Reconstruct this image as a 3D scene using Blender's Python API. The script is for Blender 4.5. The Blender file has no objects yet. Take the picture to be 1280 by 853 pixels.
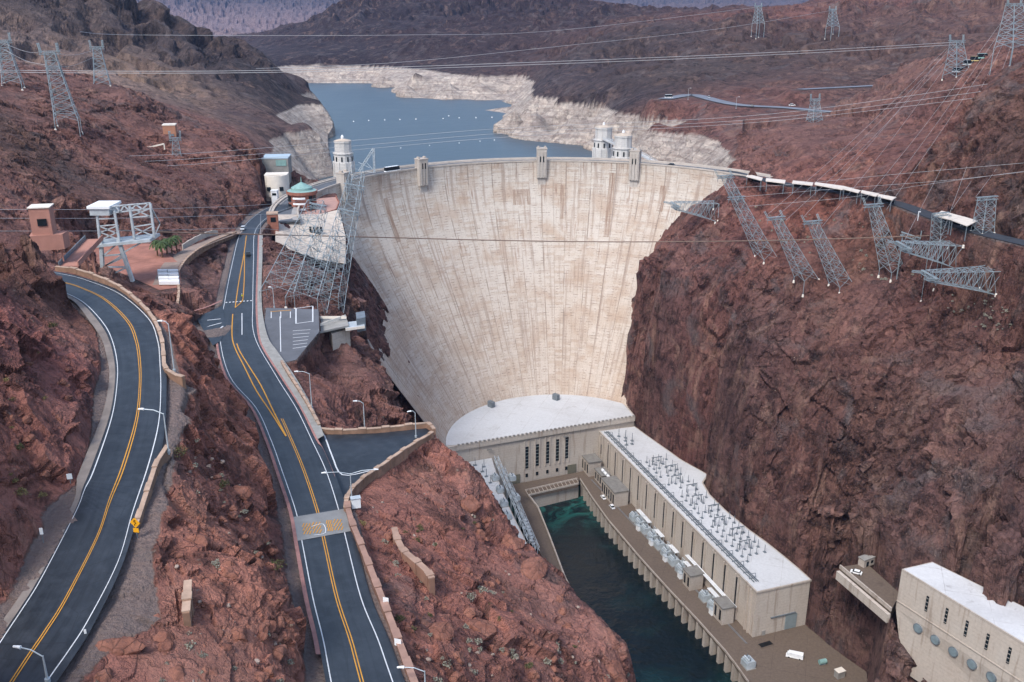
import bpy, bmesh, math, random
import numpy as np
from mathutils import Vector, Matrix

# ------------------------------------------------------------------ camera, light, exposure
scene = bpy.context.scene
COL = scene.collection
F, CX, CY, HZ, H = 1180.0, 640.0, 426.5, 10.0, 275.0
PITCH = math.atan((CY - HZ) / F)
cp, sp = math.cos(PITCH), math.sin(PITCH)
cam_d = bpy.data.cameras.new('camera')
cam = bpy.data.objects.new('camera', cam_d)
COL.objects.link(cam)
cam.location = (0, 0, H)
cam.rotation_euler = (math.pi / 2 - PITCH, 0, 0)
cam_d.sensor_width = 36
cam_d.lens = 36 * F / 1280
cam_d.clip_start = 1
cam_d.clip_end = 60000
scene.camera = cam

world = bpy.data.worlds.new('World')
scene.world = world
world.use_nodes = True
wn = world.node_tree
sky = wn.nodes.new('ShaderNodeTexSky')
sky.sky_type = 'NISHITA'
sky.sun_disc = False
SUN_EL, SUN_AZ = math.radians(52), math.radians(215)      # azimuth clockwise from +Y (behind the viewer, left)
sky.sun_elevation = SUN_EL
sky.sun_rotation = SUN_AZ
sky.air_density = 1.0
sky.dust_density = 2.0
sky.ozone_density = 0.4
bg = wn.nodes['Background']
bg.inputs['Strength'].default_value = 0.15
wn.links.new(sky.outputs[0], bg.inputs[0])
sd = bpy.data.lights.new('sun', 'SUN')
sd.energy = 1.5
sd.angle = math.radians(14)
sd.color = (1.0, 0.985, 0.96)
sun = bpy.data.objects.new('sun', sd)
COL.objects.link(sun)
sdir = Vector((math.sin(SUN_AZ) * math.cos(SUN_EL), math.cos(SUN_AZ) * math.cos(SUN_EL), math.sin(SUN_EL)))
sun.rotation_euler = sdir.to_track_quat('Z', 'Y').to_euler()
scene.view_settings.view_transform = 'Standard'
scene.view_settings.look = 'None'
scene.view_settings.exposure = 1.0
scene.view_settings.gamma = 1
scene.view_settings.use_curve_mapping = False
scene.cycles.max_bounces = 5
scene.cycles.volume_bounces = 0

# ------------------------------------------------------------------ survey helpers
def ray(px, py):
    a = (px - CX) / F; b = (py - CY) / F
    return (a, cp - b * sp, -sp - b * cp)
def U(px, py, z):                       # point of elevation z on that bearing
    d = ray(px, py); t = (z - H) / d[2]
    return Vector((d[0] * t, d[1] * t, z))
def V(px, py, Y):                       # point at distance Y on that bearing
    d = ray(px, py); t = Y / d[1]
    return Vector((d[0] * t, Y, H + d[2] * t))

DC = (28.0, 495.0)                      # centre of the dam's arc
DN = math.atan2(0.91, -0.414)
def dam_R(z):
    h = max(0.0, 178 - z)
    return 138 - 0.65 * (math.sqrt(h * h + 900) - 30)
def D(px, py):                          # point of the dam's face on that bearing
    d = ray(px, py)
    t = 495.0 / d[1]
    while t < 900:
        x, y, z = d[0] * t, d[1] * t, H + d[2] * t
        if z < 178 and math.hypot(x - DC[0], y - DC[1]) >= dam_R(z): break
        t += 0.5
    return Vector((x, y, z))
def dam_pt(a, R, z):                    # a in degrees, to the right of the dam's middle
    n = DN - math.radians(a)
    return Vector((DC[0] + R * math.cos(n), DC[1] + R * math.sin(n), z))

def link_mesh(name, verts, faces, mats=(), parent=None, smooth=False):
    me = bpy.data.meshes.new(name)
    me.from_pydata([tuple(v) for v in verts], [], faces)
    for m in (mats if isinstance(mats, (list, tuple)) else [mats]): me.materials.append(m)
    if smooth: me.polygons.foreach_set('use_smooth', [True] * len(me.polygons))
    o = bpy.data.objects.new(name, me)
    COL.objects.link(o)
    if parent: o.parent = parent
    return o
def tag(o, label=None, cat=None, group=None, kind=None):
    if label: o['label'] = label
    if cat: o['category'] = cat
    if group: o['group'] = group
    if kind: o['kind'] = kind
    return o
def empty(name, loc=(0, 0, 0), rz=0.0, label=None, cat=None, group=None):
    o = bpy.data.objects.new(name, None)
    COL.objects.link(o)
    o.empty_display_size = 0.5
    o.location = loc; o.rotation_euler = (0, 0, rz)
    return tag(o, label, cat, group)
def copy_tree(o, parent=None):
    c = o.copy(); COL.objects.link(c)
    if parent: c.parent = parent
    for ch in list(o.children): copy_tree(ch, c)
    return c

# ------------------------------------------------------------------ materials
def rgb(h):
    h = h.lstrip('#'); o = []
    for i in (0, 2, 4):
        c = int(h[i:i+2], 16) / 255
        o.append(c / 12.92 if c <= 0.04045 else ((c + 0.055) / 1.055) ** 2.4)
    return (*o, 1)
class NT:
    def __init__(s, name):
        s.m = bpy.data.materials.new(name); s.m.use_nodes = True
        s.t = s.m.node_tree; s.b = s.t.nodes['Principled BSDF']
    def n(s, typ, **kw):
        nd = s.t.nodes.new(typ)
        for k, v in kw.items(): setattr(nd, k, v)
        return nd
    def l(s, a, b): s.t.links.new(a, b)
    def noise(s, scale, detail=6, rough=0.6, vec=None, dist=0.0):
        nd = s.n('ShaderNodeTexNoise'); nd.inputs['Scale'].default_value = scale
        nd.inputs['Detail'].default_value = detail; nd.inputs['Roughness'].default_value = rough
        nd.inputs['Distortion'].default_value = dist
        if vec is not None: s.l(vec, nd.inputs['Vector'])
        return nd.outputs['Fac']
    def ramp(s, fac, stops):
        nd = s.n('ShaderNodeValToRGB'); el = nd.color_ramp.elements
        while len(el) > 1: el.remove(el[-1])
        for i, (p, c) in enumerate(stops):
            e = el[0] if i == 0 else el.new(p)
            e.position = p; e.color = c if len(c) == 4 else (*c, 1)
        s.l(fac, nd.inputs[0]); return nd.outputs[0]
    def step(s, fac, a, b):
        nd = s.n('ShaderNodeMapRange'); nd.inputs[1].default_value = a; nd.inputs[2].default_value = b
        s.l(fac, nd.inputs[0]); return nd.outputs[0]
    def mix(s, fac, a, b, typ='MIX'):
        nd = s.n('ShaderNodeMix', data_type='RGBA', blend_type=typ)
        for sock, v in ((nd.inputs[0], fac), (nd.inputs[6], a), (nd.inputs[7], b)):
            if isinstance(v, (int, float)): sock.default_value = v
            elif isinstance(v, tuple): sock.default_value = v if len(v) == 4 else (*v, 1)
            else: s.l(v, sock)
        return nd.outputs[2]
    def math(s, op, a, b=0.0):
        nd = s.n('ShaderNodeMath', operation=op)
        for i, v in enumerate((a, b)):
            if isinstance(v, (int, float)): nd.inputs[i].default_value = v
            else: s.l(v, nd.inputs[i])
        return nd.outputs[0]
    def pos(s, scale=(1, 1, 1), obj=False):
        if obj: o = s.n('ShaderNodeTexCoord').outputs['Object']
        else: o = s.n('ShaderNodeNewGeometry').outputs['Position']
        if scale == (1, 1, 1): return o
        mp = s.n('ShaderNodeMapping'); mp.inputs['Scale'].default_value = scale
        s.l(o, mp.inputs[0]); return mp.outputs[0]
    def bump(s, h, dist=0.1, strength=1.0, nrm=None):
        nd = s.n('ShaderNodeBump'); nd.inputs['Distance'].default_value = dist
        nd.inputs['Strength'].default_value = strength
        s.l(h, nd.inputs['Height'])
        if nrm is not None: s.l(nrm, nd.inputs['Normal'])
        return nd.outputs[0]
    def fin(s, col, rough=0.9, nrm=None, metal=0.0, spec=0.3):
        i = s.b.inputs
        for sock, v in ((i['Base Color'], col), (i['Roughness'], rough), (i['Metallic'], metal)):
            if isinstance(v, (int, float)): sock.default_value = v
            elif isinstance(v, tuple): sock.default_value = v if len(v) == 4 else (*v, 1)
            else: s.l(v, sock)
        i['Specular IOR Level'].default_value = spec
        if nrm is not None: s.l(nrm, i['Normal'])
        return s.m
def simple(name, col, rough=0.7, var=0.15, scale=0.6, metal=0.0, bump=0.0):
    k = NT(name); c = rgb(col) if isinstance(col, str) else (*col, 1)
    n = k.noise(scale, 5, vec=k.pos(obj=True))
    d = tuple(x * (1 - var) for x in c[:3]); u = tuple(min(1, x * (1 + var)) for x in c[:3])
    nr = k.bump(n, bump) if bump else None
    return k.fin(k.ramp(n, [(0.3, d), (0.7, u)]), rough, nr, metal)
# ------------------------------------------------------------------ terrain
rs = np.random.RandomState(7)
PERM = np.concatenate([rs.permutation(256)] * 2).astype(np.int32)
VAL = (rs.rand(256) * 2 - 1).astype(np.float32)
def vnoise(x, y, z, seed=0):
    xi = np.floor(x).astype(np.int32); yi = np.floor(y).astype(np.int32); zi = np.floor(z).astype(np.int32)
    fx = (x - xi).astype(np.float32); fy = (y - yi).astype(np.float32); fz = (z - zi).astype(np.float32)
    fx = fx * fx * (3 - 2 * fx); fy = fy * fy * (3 - 2 * fy); fz = fz * fz * (3 - 2 * fz)
    xi = (xi + seed * 17) & 255; yi &= 255; zi &= 255
    x1 = (xi + 1) & 255
    A = PERM[xi]; B = PERM[x1]
    A0 = PERM[(A + yi) & 255]; A1 = PERM[(A + yi + 1) & 255]
    B0 = PERM[(B + yi) & 255]; B1 = PERM[(B + yi + 1) & 255]
    def zl(h):
        v0 = VAL[PERM[(h + zi) & 255]]; v1 = VAL[PERM[(h + zi + 1) & 255]]
        return v0 + (v1 - v0) * fz
    a = zl(A0); a += (zl(A1) - a) * fy
    b = zl(B0); b += (zl(B1) - b) * fy
    return a + (b - a) * fx
def facets(x, y, z, seed):
    # distance-to-nearest-cell tilt: every cell is a tilted flat block
    best = np.full(x.shape, 1e9, np.float32); out = np.zeros(x.shape, np.float32)
    xi = np.floor(x - .5).astype(np.int32); yi = np.floor(y - .5).astype(np.int32); zi = np.floor(z - .5).astype(np.int32)
    for dx in (0, 1):
        for dy in (0, 1):
            for dz in (0, 1):
                cx, cy, cz = xi + dx, yi + dy, zi + dz
                h = PERM[(PERM[(PERM[(cx + seed * 31) & 255] + cy) & 255] + cz) & 255]
                ox = x - (cx + .5 + .42 * VAL[h]); oy = y - (cy + .5 + .42 * VAL[(h + 85) & 255]); oz = z - (cz + .5 + .42 * VAL[(h + 170) & 255])
                d = ox * ox + oy * oy + oz * oz
                t = .45 * VAL[(h + 40) & 255] + 1.25 * (ox * VAL[(h + 11) & 255] + oy * VAL[(h + 99) & 255] + oz * VAL[(h + 200) & 255])
                m = d < best
                best = np.where(m, d, best).astype(np.float32); out = np.where(m, t, out).astype(np.float32)
    return out

# roads: (x left, x right, row, elevation) of the two edge lines
MID = [(414,491,853,193),(404,472.5,800,191.5),(391,451,747,190),(378,434,680,188),(370,424,640,187),(353,408,590,186),(339,390,551,185.5),(320,370,510,185),(287,345,470,184.5),(275,318,420,184),(281,316,377,183),(291.6,317,324,181),(300,318,293,180)]
midL = [U(l, y, z) for l, r, y, z in MID]; midR = [U(r, y, z) for l, r, y, z in MID]
midL.insert(0, midL[0] + (midL[0] - midL[1]) * 5); midR.insert(0, midR[0] + (midR[0] - midR[1]) * 5)
midL.append(U(312, 276, 179)); midR.append(U(327, 278, 179))
midL.append(U(331, 262, 178.2)); midR.append(U(345, 266, 178.2))
midL.append(dam_pt(-68, 151, 178.1)); midR.append(dam_pt(-68, 139, 178.1))
LZ = [(0,804,59,852,209),(27.5,762.5,85,815,209.6),(52.5,722,110,776,210),(95,640,147.5,702.5,211),(106,612,166,640,211.5),(118,586.5,185.5,581.5,212),(140,521,198,531,213),(146.6,476,201,489,214),(146,450,200,455,214.5),(140,425,197,426,215),(130,405.5,185,398,215.6),(110,383,150,368,216),(92,371,112,352,216.5),(72,364,88,345,217),(48,362,55,339,217.5)]
lefL = [U(a, b, z) for a, b, c, d, z in LZ]; lefR = [U(c, d, z) for a, b, c, d, z in LZ]
lefL.insert(0, lefL[0] + (lefL[0] - lefL[2]) * 1.2); lefR.insert(0, lefR[0] + (lefR[0] - lefR[2]) * 1.2)
SIDE = [(U(244, 396, 185), U(262, 432, 185)), (U(262, 391, 184), U(276, 418, 184)), (U(281, 379, 183.3), U(290, 406, 183.6))]
LOT = [U(333, 386, 183), U(398, 388, 183), U(399, 414, 183.5), U(370, 447, 184), U(345, 452, 184.2), U(328, 420, 184)]    # small car park
RIM = [U(905, 213, 178), U(930, 219, 178.5), U(960, 226, 179), U(1000, 233, 180), U(1060, 241, 181), U(1120, 254, 182), U(1170, 272, 183), U(1220, 289, 184), U(1290, 306, 185), U(1400, 330, 187)]
def cat_rom(pts, k=6):
    out = []
    n = len(pts)
    for i in range(n - 1):
        p0, p1, p2, p3 = pts[max(0, i-1)], pts[i], pts[i+1], pts[min(n-1, i+2)]
        for j in range(k):
            t = j / k
            out.append(0.5 * ((2*p1) + (p2-p0)*t + (2*p0-5*p1+4*p2-p3)*t*t + (3*p1-p0-3*p2+p3)*t**3))
    out.append(pts[-1].copy()); return out
mL, mR = cat_rom(midL), cat_rom(midR)
lL, lR = cat_rom(lefL), cat_rom(lefR)

# control points of the rock: bearing (column,row) and elevation z, or ('Y', distance)
CPS = []
def zc(*rows, hz=None):
    for px, py, z in rows: CPS.append(tuple(U(px, py, z)))
def yc(*rows):
    for px, py, Y in rows: CPS.append(tuple(V(px, py, Y)))
def wc(*rows): CPS.extend(rows)
def line(pts, n):
    P = [Vector(p) for p in pts]; L = [(P[i+1] - P[i]).length for i in range(len(P)-1)]; T = sum(L)
    for k in range(n):
        s = T * k / (n - 1); i = 0
        while i < len(L) - 1 and s > L[i]: s -= L[i]; i += 1
        CPS.append(tuple(P[i].lerp(P[i+1], min(1, s / L[i]))))
# roads
for A, B in ((midL, midR), (lefL, lefR)):
    for a, b in zip(A, B):
        m = (a + b) / 2; CPS.append(tuple(m - Vector((0, 0, .4))))
        for q, e in ((a, a - b), (b, b - a)):
            e = e.normalized(); CPS.append(tuple(q + e * 2.5 - Vector((0, 0, .4))))
for p in RIM: CPS.append((p.x, p.y, p.z - .3))
for p in RIM: CPS.append((p.x + 5, p.y + 10, p.z - .1))
# left bank above the left road
zc((0,430,228),(60,430,222),(110,430,217.5),(0,520,222),(60,520,218),(110,520,215),(0,600,216.5),(60,600,214),(0,690,212.5),(40,690,211.8),(-120,430,240),(-120,600,226),(-120,700,219),(-200,853,215),(-100,800,212),(-250,500,245),(-300,700,232))
yc((0,292,178),(30,288,186),(52,305,190),(72,325,196),(88,362,196),(0,350,176),(40,360,184),(70,385,190),(-100,280,160),(-250,250,150),(-100,350,165))
zc((88,395,216.5),(70,410,219),(40,400,224))
# hidden saddle behind that rock: the road cut
wc((-135,228,216),(-150,215,219),(-160,250,214),(-175,200,232),(-190,230,225))
# hill between the two roads
zc((215,700,209),(190,760,208.5),(120,853,208.8),(180,853,207),(240,853,205.5),(300,853,203.5),(350,853,201.5),(385,853,197),(250,790,206.5),(320,780,203),(362,780,199),(378,760,192.5),
   (230,700,208),(290,700,206),(340,690,199),(358,690,191),(230,640,208),(290,640,203),(330,640,197),(352,655,189.5),(215,590,210.5),(250,580,207),(300,590,199),(330,590,190),
   (220,530,211.5),(255,520,207),(290,520,198),(312,530,188),(225,485,213),(255,470,208),(280,480,198),(296,500,189),(215,440,213.5),(240,430,208),(262,445,198),
   (206,400,213),(228,400,207),(245,415,200),(170,372,214),(195,378,208),(215,385,201),(235,405,194),(125,350,214.5),(110,345,213))
# beyond the hairpin: yard round the gantry
zc((165,352,190),(200,352,188.5),(215,352,188),(228,372,187),(246,385,186),(130,335,192),(100,322,194),(180,330,189),(200,315,188),(225,300,187),(250,290,185),(268,284,182),(230,330,186),(262,330,180),(250,360,182),(270,350,181.5),(280,300,180.5),(150,310,191),(120,300,193),(90,300,195),(245,310,184))
# hills left of the dam
zc((60,285,205),(100,275,200),(160,278,197),(210,275,193),(260,268,188),(300,262,182))
yc((20,240,330),(60,240,345),(100,240,370),(160,240,400),(220,235,430),(280,235,460),(310,245,470),(0,200,350),(60,200,390),(120,200,430),(180,205,460),(240,200,500),(300,195,530),(325,185,545),(330,215,520),
   (0,150,400),(60,155,440),(100,150,470),(150,150,520),(165,112,560),(120,108,560),(60,110,520),(20,108,500),(-60,108,470),(190,125,580),(215,165,560),(250,160,600),(290,158,640),(310,170,630),(205,190,500),(-60,200,330),(-60,150,380),(-200,120,380))
# behind the near ridge: gully, then the tall dark hill
yc((60,100,760),(0,92,720),(120,102,800),(170,100,850),(210,118,850),(250,135,860),(300,130,880),(340,140,880),(380,152,850),(350,158,800),(370,156,820),(320,165,760),(392,160,860))
yc((0,50,860),(0,0,960),(0,-60,1050),(60,55,900),(60,0,1000),(120,60,930),(130,0,1040),(170,70,950),(190,30,1050),(215,2,1120),(262,32,1150),(300,48,1170),(345,70,1200),(383,97,1300),(250,80,1000),(300,90,1030),(340,105,1080),(370,118,1130),(150,-50,1150),(-200,-50,900),(-400,-80,800))
zc((366,127,175),(388,124,175),(402,124,176),(375,158,139),(395,157,138),(418,153,137),(412,135,139),(400,128,150),(350,162,173),(392,158,174) if False else (352,163,172))
wc((-262,1650,120),(-330,1500,135),(-420,1700,140),(-600,1600,150),(-900,1800,170))
# left shore spurs by the visitor centre
zc((325,166,186),(355,163,176),(385,162,175.5),(400,166,172),(411,172,139),(418,183,138.4),(415,200,135),(345,185,172),(370,190,160),(385,205,150),(330,205,178),(395,225,178),(360,235,178),(345,245,178),(420,220,130))
# lake bed
wc((-60,700,110),(0,700,100),(60,690,110),(20,850,105),(-60,900,105),(-100,1100,110),(-150,800,118),(-110,1400,115),(0,1150,118),(60,900,112),(-200,1300,118),(-200,1550,120),(-300,1780,120),(110,760,120))
# far shore, right shore: (column,row) of the waterline, then the bed just off it
def shore(pts, dx, dy, bed=124):
    for px, py in pts:
        CPS.append(tuple(U(px, py, 138.2))); CPS.append(tuple(U(px + dx, py + dy, bed)))
shore([(382,104),(420,104),(460,104),(490,113),(510,122),(540,124),(580,124),(640,125)], 0, 7)
yc((378,85,1916),(420,86,1916),(455,87,1912),(478,92,1790),(508,97,1590),(560,97,1575),(655,97,1560),(600,97,1570))
shore([(622,160),(640,168),(655,175),(700,179),(735,181)], -3, 7)
shore([(418,153),(400,157)], 8, 6)
zc((618,136,140.5),(590,137,139.5),(640,131,141),(604,143,128),(632,144,136),(632,150,150),(758,131,174),(765,141,176),(820,158,176.5),(875,166,177),(888,172,176.5))
zc((760,192,137),(800,205,137.5),(840,212,138))
yc((645,125,1125),(668,128,1088),(720,129,1048))
zc((450,120,118),(560,135,118),(480,145,115),(560,165,112),(480,180,108),(600,190,105),(660,195,105),(440,170,115),(430,135,118))
wc((150,640,178),(160,665,178),(128,690,140),(140,700,160),(170,720,176))
zc((905,170,178),(915,200,182),(930,185,195),(940,205,190))
# far dark mountain
yc((330,60,2500),(312,52,2700),(370,32,2700),(440,2,2700),(510,-20,2800),(600,-30,2900),(700,-8,2700),(760,8,2500),(830,14,2500),(400,70,2000),(450,60,2100),(520,55,2000),(600,60,1900),(650,70,1850),(480,30,2400),(580,10,2500),(650,20,2300),(700,30,2000),(340,80,1960),(420,80,1985),(470,82,1960),(520,89,1660),(600,89,1640))
wc((-900,2600,140),(-1300,3200,160),(-500,3400,200),(0,3500,230),(600,3300,220),(-1900,2500,250),(1500,3300,240),(-1100,4500,140),(-1500,4600,200))
# dark hill right of the lake
yc((668,120,1220),(680,100,1280),(700,70,1400),(725,45,1550),(760,22,1700),(820,18,1750),(880,22,1700),(930,15,1750),(760,60,1350),(820,60,1300),(880,60,1250),(760,100,1130),(820,110,1050),(780,128,1020),(850,95,1080),(900,90,1080),(700,118,1120),(745,118,1090),(790,150,960),(830,158,900))
yc((960,5,1800),(1020,5,1750),(1080,-4,1800),(1150,8,1700),(1200,10,1600),(1280,0,1500),(1400,-20,1400),(960,60,1250),(1040,50,1200),(1120,60,1100),(1040,90,1000),(1120,90,950),(960,95,1050))
# visitor car-park terraces
zc((835,122,192),(870,118,193),(910,128,192),(880,140,190),(930,133,191),(980,136,191),(1040,141,191),(1090,142,192),(1000,112,200),(1060,106,203),(1110,104,205),(1160,105,206),(1000,125,193),(1100,125,196),(1150,125,205),(860,150,186),(820,150,184))
# rocks above the rim road
zc((940,165,192),(980,158,194),(1020,155,196),(930,215,179.5),(1000,222,184),(1080,232,186),(1130,243,187),(1190,262,188),(1280,285,191),(1000,200,189),(1050,165,198),(1100,150,203),(1060,200,192),(1120,205,197),(1160,160,205),(1200,185,205),(1180,225,196),(1230,240,197),(1280,250,198),(1400,280,200))
yc((1210,130,480),(1240,100,500),(1280,90,500),(1280,160,440),(1220,160,520),(1190,97,640),(1150,80,760),(1230,60,700),(1280,60,620),(1400,60,520),(1400,180,400),(1250,200,430))
# slope under the rim road (carries the pylons)
zc((905,228,172),(880,245,165),(870,262,160),(960,245,173),(960,270,166),(1000,255,174),(1000,300,158),(930,290,158),(1060,265,174),(1060,310,158),(1060,345,150),(1120,275,176),(1120,310,164),(1120,345,154),(1170,300,172),(1170,340,158),(1220,320,172),(1220,360,158),(1280,330,176),(1280,375,162),(1280,410,152),(1400,380,165),
   (1000,345,148),(950,330,148),(900,300,152),(860,310,146),(830,330,140),(1180,375,148),(1240,395,150),(1400,470,140))
# top of the cliff and the cliff itself, down to the powerhouse
for px, rows in {
  800: [(500,534),(450,538),(400,542),(350,547),(315,552)],
  830: [(530,498),(490,501),(440,506),(380,514),(335,528)],
  855: [(560,479),(500,486),(440,494),(380,504),(330,520)],
  880: [(560,466),(500,473),(440,482),(380,494),(325,512)],
  905: [(600,428),(540,440),(480,452),(420,466),(360,484)],
  930: [(620,408),(560,418),(500,432),(440,448),(380,468),(330,488)],
  965: [(660,386),(600,398),(520,418),(440,440),(380,460)],
  1000: [(680,373),(640,380),(600,388),(520,408),(440,430),(385,450)],
  1035: [(680,350),(620,364),(540,386),(460,410),(390,436)],
  1070: [(690,335),(640,345),(580,362),(500,385),(440,405),(390,424)],
  1105: [(690,328),(640,337),(560,360),(480,384),(400,410)],
  1140: [(700,318),(640,328),(580,345),(500,368),(440,388),(400,402)],
  1175: [(700,304),(640,316),(560,338),(480,362),(410,390)],
  1210: [(720,292),(660,305),(580,322),(500,345),(430,372)],
  1245: [(750,276),(680,290),(600,308),(520,332),(440,362)],
  1285: [(780,264),(700,280),(600,303),(510,330),(440,355)],
  1400: [(780,250),(700,262),(600,290),(450,340)]}.items():
    for row, Y in rows: yc((px, row, Y))
# foot of the right cliff behind the powerhouse wing
def ph(px, py, z): CPS.append(tuple(U(px, py, z)))
line([U(800, 534, 30), U(835, 572, 28), U(880, 602, 27), U(888, 628, 26)], 5)
line([U(905, 645, 26), U(950, 680, 24), U(990, 700, 24), U(1018, 732, 22)], 5)
wc((139, 372, 14), (140, 352, 9), (141, 345, 9))
zc((1020,800,8),(1036,832,8))
yc((1047,770,337),(1047,800,335),(1052,840,326),(1060,770,329),(1062,800,325),(1065,850,318),(1080,762,317),(1080,800,313),(1080,853,306),(1100,785,306),(1100,820,302),(1100,860,294),(1116,790,299),(1130,830,290),(1160,865,276),(1200,900,262))
# outlet works bench
zc((1055,712,60),(1080,740,60),(1110,765,60),(1085,705,60),(1120,745,60))
wc((152,290,36),(162,270,36),(174,250,36),(188,230,36),(207,200,36),(138,278,20),(150,250,20),(162,228,20),(178,200,20),(120,290,0),(135,250,0),(150,215,0),(175,160,0),
   (168,300,66),(180,280,68),(195,258,72),(215,235,78),(240,200,90))
# left gorge: bluff above, lip, wall, foot
zc((345,300,181),(352,340,176),(360,380,182),(410,400,178),(430,330,168),(400,300,168),(420,360,172),(450,370,165),(445,410,166),(400,420,178),(420,450,172),(460,450,162),(380,460,181),(400,500,182),(440,490,174),(470,510,172),(500,500,158),(515,520,160),(400,535,183.4),(450,540,183.6),(530,538,183.4),(505,538,183),(480,470,160))
for q in ((434,312),(455,335),(478,372),(500,420),(520,465),(530,500),(536,528)):
    d = D(*q); CPS.append(tuple(d)); v = Vector((d.x, d.y, d.z - 4)); CPS.append((d.x - 4, d.y - 9, d.z + 3))
for q in ((905,216),(885,233),(858,250),(830,265),(810,290),(798,310),(788,345),(780,385),(773,420),(771,460),(771,497)):
    d = D(q[0] + 9, q[1] + 1); CPS.append(tuple(d)); CPS.append((d.x + 4, d.y - 4, d.z - 1))
# terrace with the turn-out and the slope to the lip
zc((400,560,184.6),(450,560,184),(500,560,183.6),(540,550,183.4),(410,590,185.5),(470,600,184.2),(440,620,186),(445,680,187.5),(460,760,189.5),(500,853,192),
   (520,590,181),(560,600,178),(500,650,183),(560,660,178),(600,640,174),(630,680,168),(520,720,185),(600,720,176),(660,740,168),(540,780,187),(620,780,178),(700,780,164),(560,853,187),(640,853,177),(720,853,166),(770,853,160))
line([U(546, 548, 180), U(575, 572, 177), U(600, 590, 173), U(630, 630, 168), U(655, 672, 164), U(690, 705, 161), U(716, 728, 158), U(740, 765, 156), U(772, 790, 153), U(795, 830, 151), U(800, 880, 149)], 22)
lipW = [U(546, 548, 180), U(600, 590, 173), U(655, 672, 164), U(716, 728, 158), U(772, 790, 153), U(800, 870, 149)]
line([p + Vector((9, 6, -40 - (p.z - 150) * .5)) for p in lipW], 14)
line([p + Vector((20, 16, -100 - (p.z - 150))) for p in lipW], 12)
line([Vector((-52, 470, 8)), Vector((-48, 420, 4)), Vector((-36, 380, 0)), Vector((-22, 330, -4)), Vector((0, 280, -6)), Vector((20, 240, -6)), Vector((48, 190, -6)), Vector((62, 150, -6)), Vector((70, 60, -6))], 16)
line([Vector((-62, 480, 60)), Vector((-70, 420, 75)), Vector((-60, 370, 60)), Vector((-46, 320, 60))], 6)
wc((-50,300,130),(-66,340,150),(-48,250,160),(-30,240,120),(-84,400,150))
# river bed
wc((20,480,-8),(40,420,-8),(60,340,-8),(80,280,-8),(100,200,-8),(110,120,-8),(60,440,-6),(100,330,-6),(40,340,-8),(30,380,-8),(0,440,-6),(120,60,-8),(10,520,4),(50,520,4),(-30,500,6))
# under the powerhouse and inside the dam
for a in (-60, -30, 0, 30, 60):
    p = dam_pt(a, 40, 5); CPS.append(tuple(p))
for a in (-50, -25, 0, 25, 50):
    CPS.append(tuple(dam_pt(a, 149, 95))); CPS.append(tuple(dam_pt(a, 175, 100)))
for a in (-72, -60, 66, 74): CPS.append(tuple(dam_pt(a, 145, 172)))
wc((230,300,100),(260,250,120),(300,330,190),(330,260,180),(400,200,220),(150,60,0),(200,60,60),(-300,60,250),(-150,60,225),(-90,60,212),(-10,60,196),(20,60,180))
# distant ground and blue mountains
yc((275,48,5200),(330,50,5000),(300,36,6000),(200,40,5500),(100,40,5500),(480,40,5500),(640,30,5500),(800,25,5500),(1000,25,5500),(1280,20,5500),(0,40,5000),(-300,40,5000),(1500,20,5000),
   (215,-30,9000),(260,-15,8800),(290,-4,9000),(330,-20,9500),(370,-35,9500),(430,-50,9800),(560,-40,9500),(700,-15,9000),(745,-5,9000),(790,2,9000),(830,8,9500),(870,11,10000),(905,3,10000),(950,-14,9500),(1000,-12,9500),(1060,6,10000),(1110,-12,9500),(1165,4,10000),(1220,0,11000),(1280,-10,10000),(0,-60,9000),(100,-60,9000),(-300,-60,9000),(1500,-20,10000),
   (0,-10,16000),(300,-10,16000),(640,-5,16000),(900,-2,16000),(1280,-5,16000),(1500,0,16000),(-300,0,16000))

P = np.array(CPS, dtype=np.float64)
P = P[P[:, 1] > 40]
cu = np.stack([P[:, 0] / P[:, 1], np.log(P[:, 1])], 1)
keep = []
for i in range(len(cu)):
    if all((cu[i, 0] - cu[j, 0]) ** 2 + (cu[i, 1] - cu[j, 1]) ** 2 > 3.6e-5 for j in keep): keep.append(i)
P = P[keep]; cu = cu[keep]
N = len(P)
dd = np.sqrt(((cu[:, None] - cu[None]) ** 2).sum(-1))
A = np.zeros((N + 3, N + 3)); A[:N, :N] = -dd + np.eye(N) * 1e-3
A[:N, N] = 1; A[:N, N+1:] = cu; A[N, :N] = 1; A[N+1:, :N] = cu.T
rhs = np.zeros(N + 3); rhs[:N] = P[:, 2]
W = np.linalg.solve(A, rhs)
def base_z(u, v):
    out = np.empty(u.shape)
    uf, vf, of = u.ravel(), v.ravel(), out.ravel()
    for s in range(0, len(uf), 20000):
        a, b = uf[s:s+20000], vf[s:s+20000]
        r = np.sqrt((a[:, None] - cu[None, :, 0]) ** 2 + (b[:, None] - cu[None, :, 1]) ** 2)
        of[s:s+20000] = -r @ W[:N] + W[N] + a * W[N+1] + b * W[N+2]
    return of.reshape(u.shape)

QUAL = 1.0
def seg(a, b, st): return np.linspace(math.log(a), math.log(b), max(2, int(math.log(b / a) / (st / QUAL))), endpoint=False)
vv = np.concatenate([seg(56, 250, .0028), seg(250, 340, .0020), seg(340, 560, .00085), seg(560, 700, .002), seg(700, 3200, .0042), seg(3200, 17000, .012)])
uu = np.concatenate([np.linspace(-1.3, -.72, 60, endpoint=False), np.linspace(-.72, .72, int(980 * QUAL), endpoint=False), np.linspace(.72, 1.3, 60)])
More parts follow.
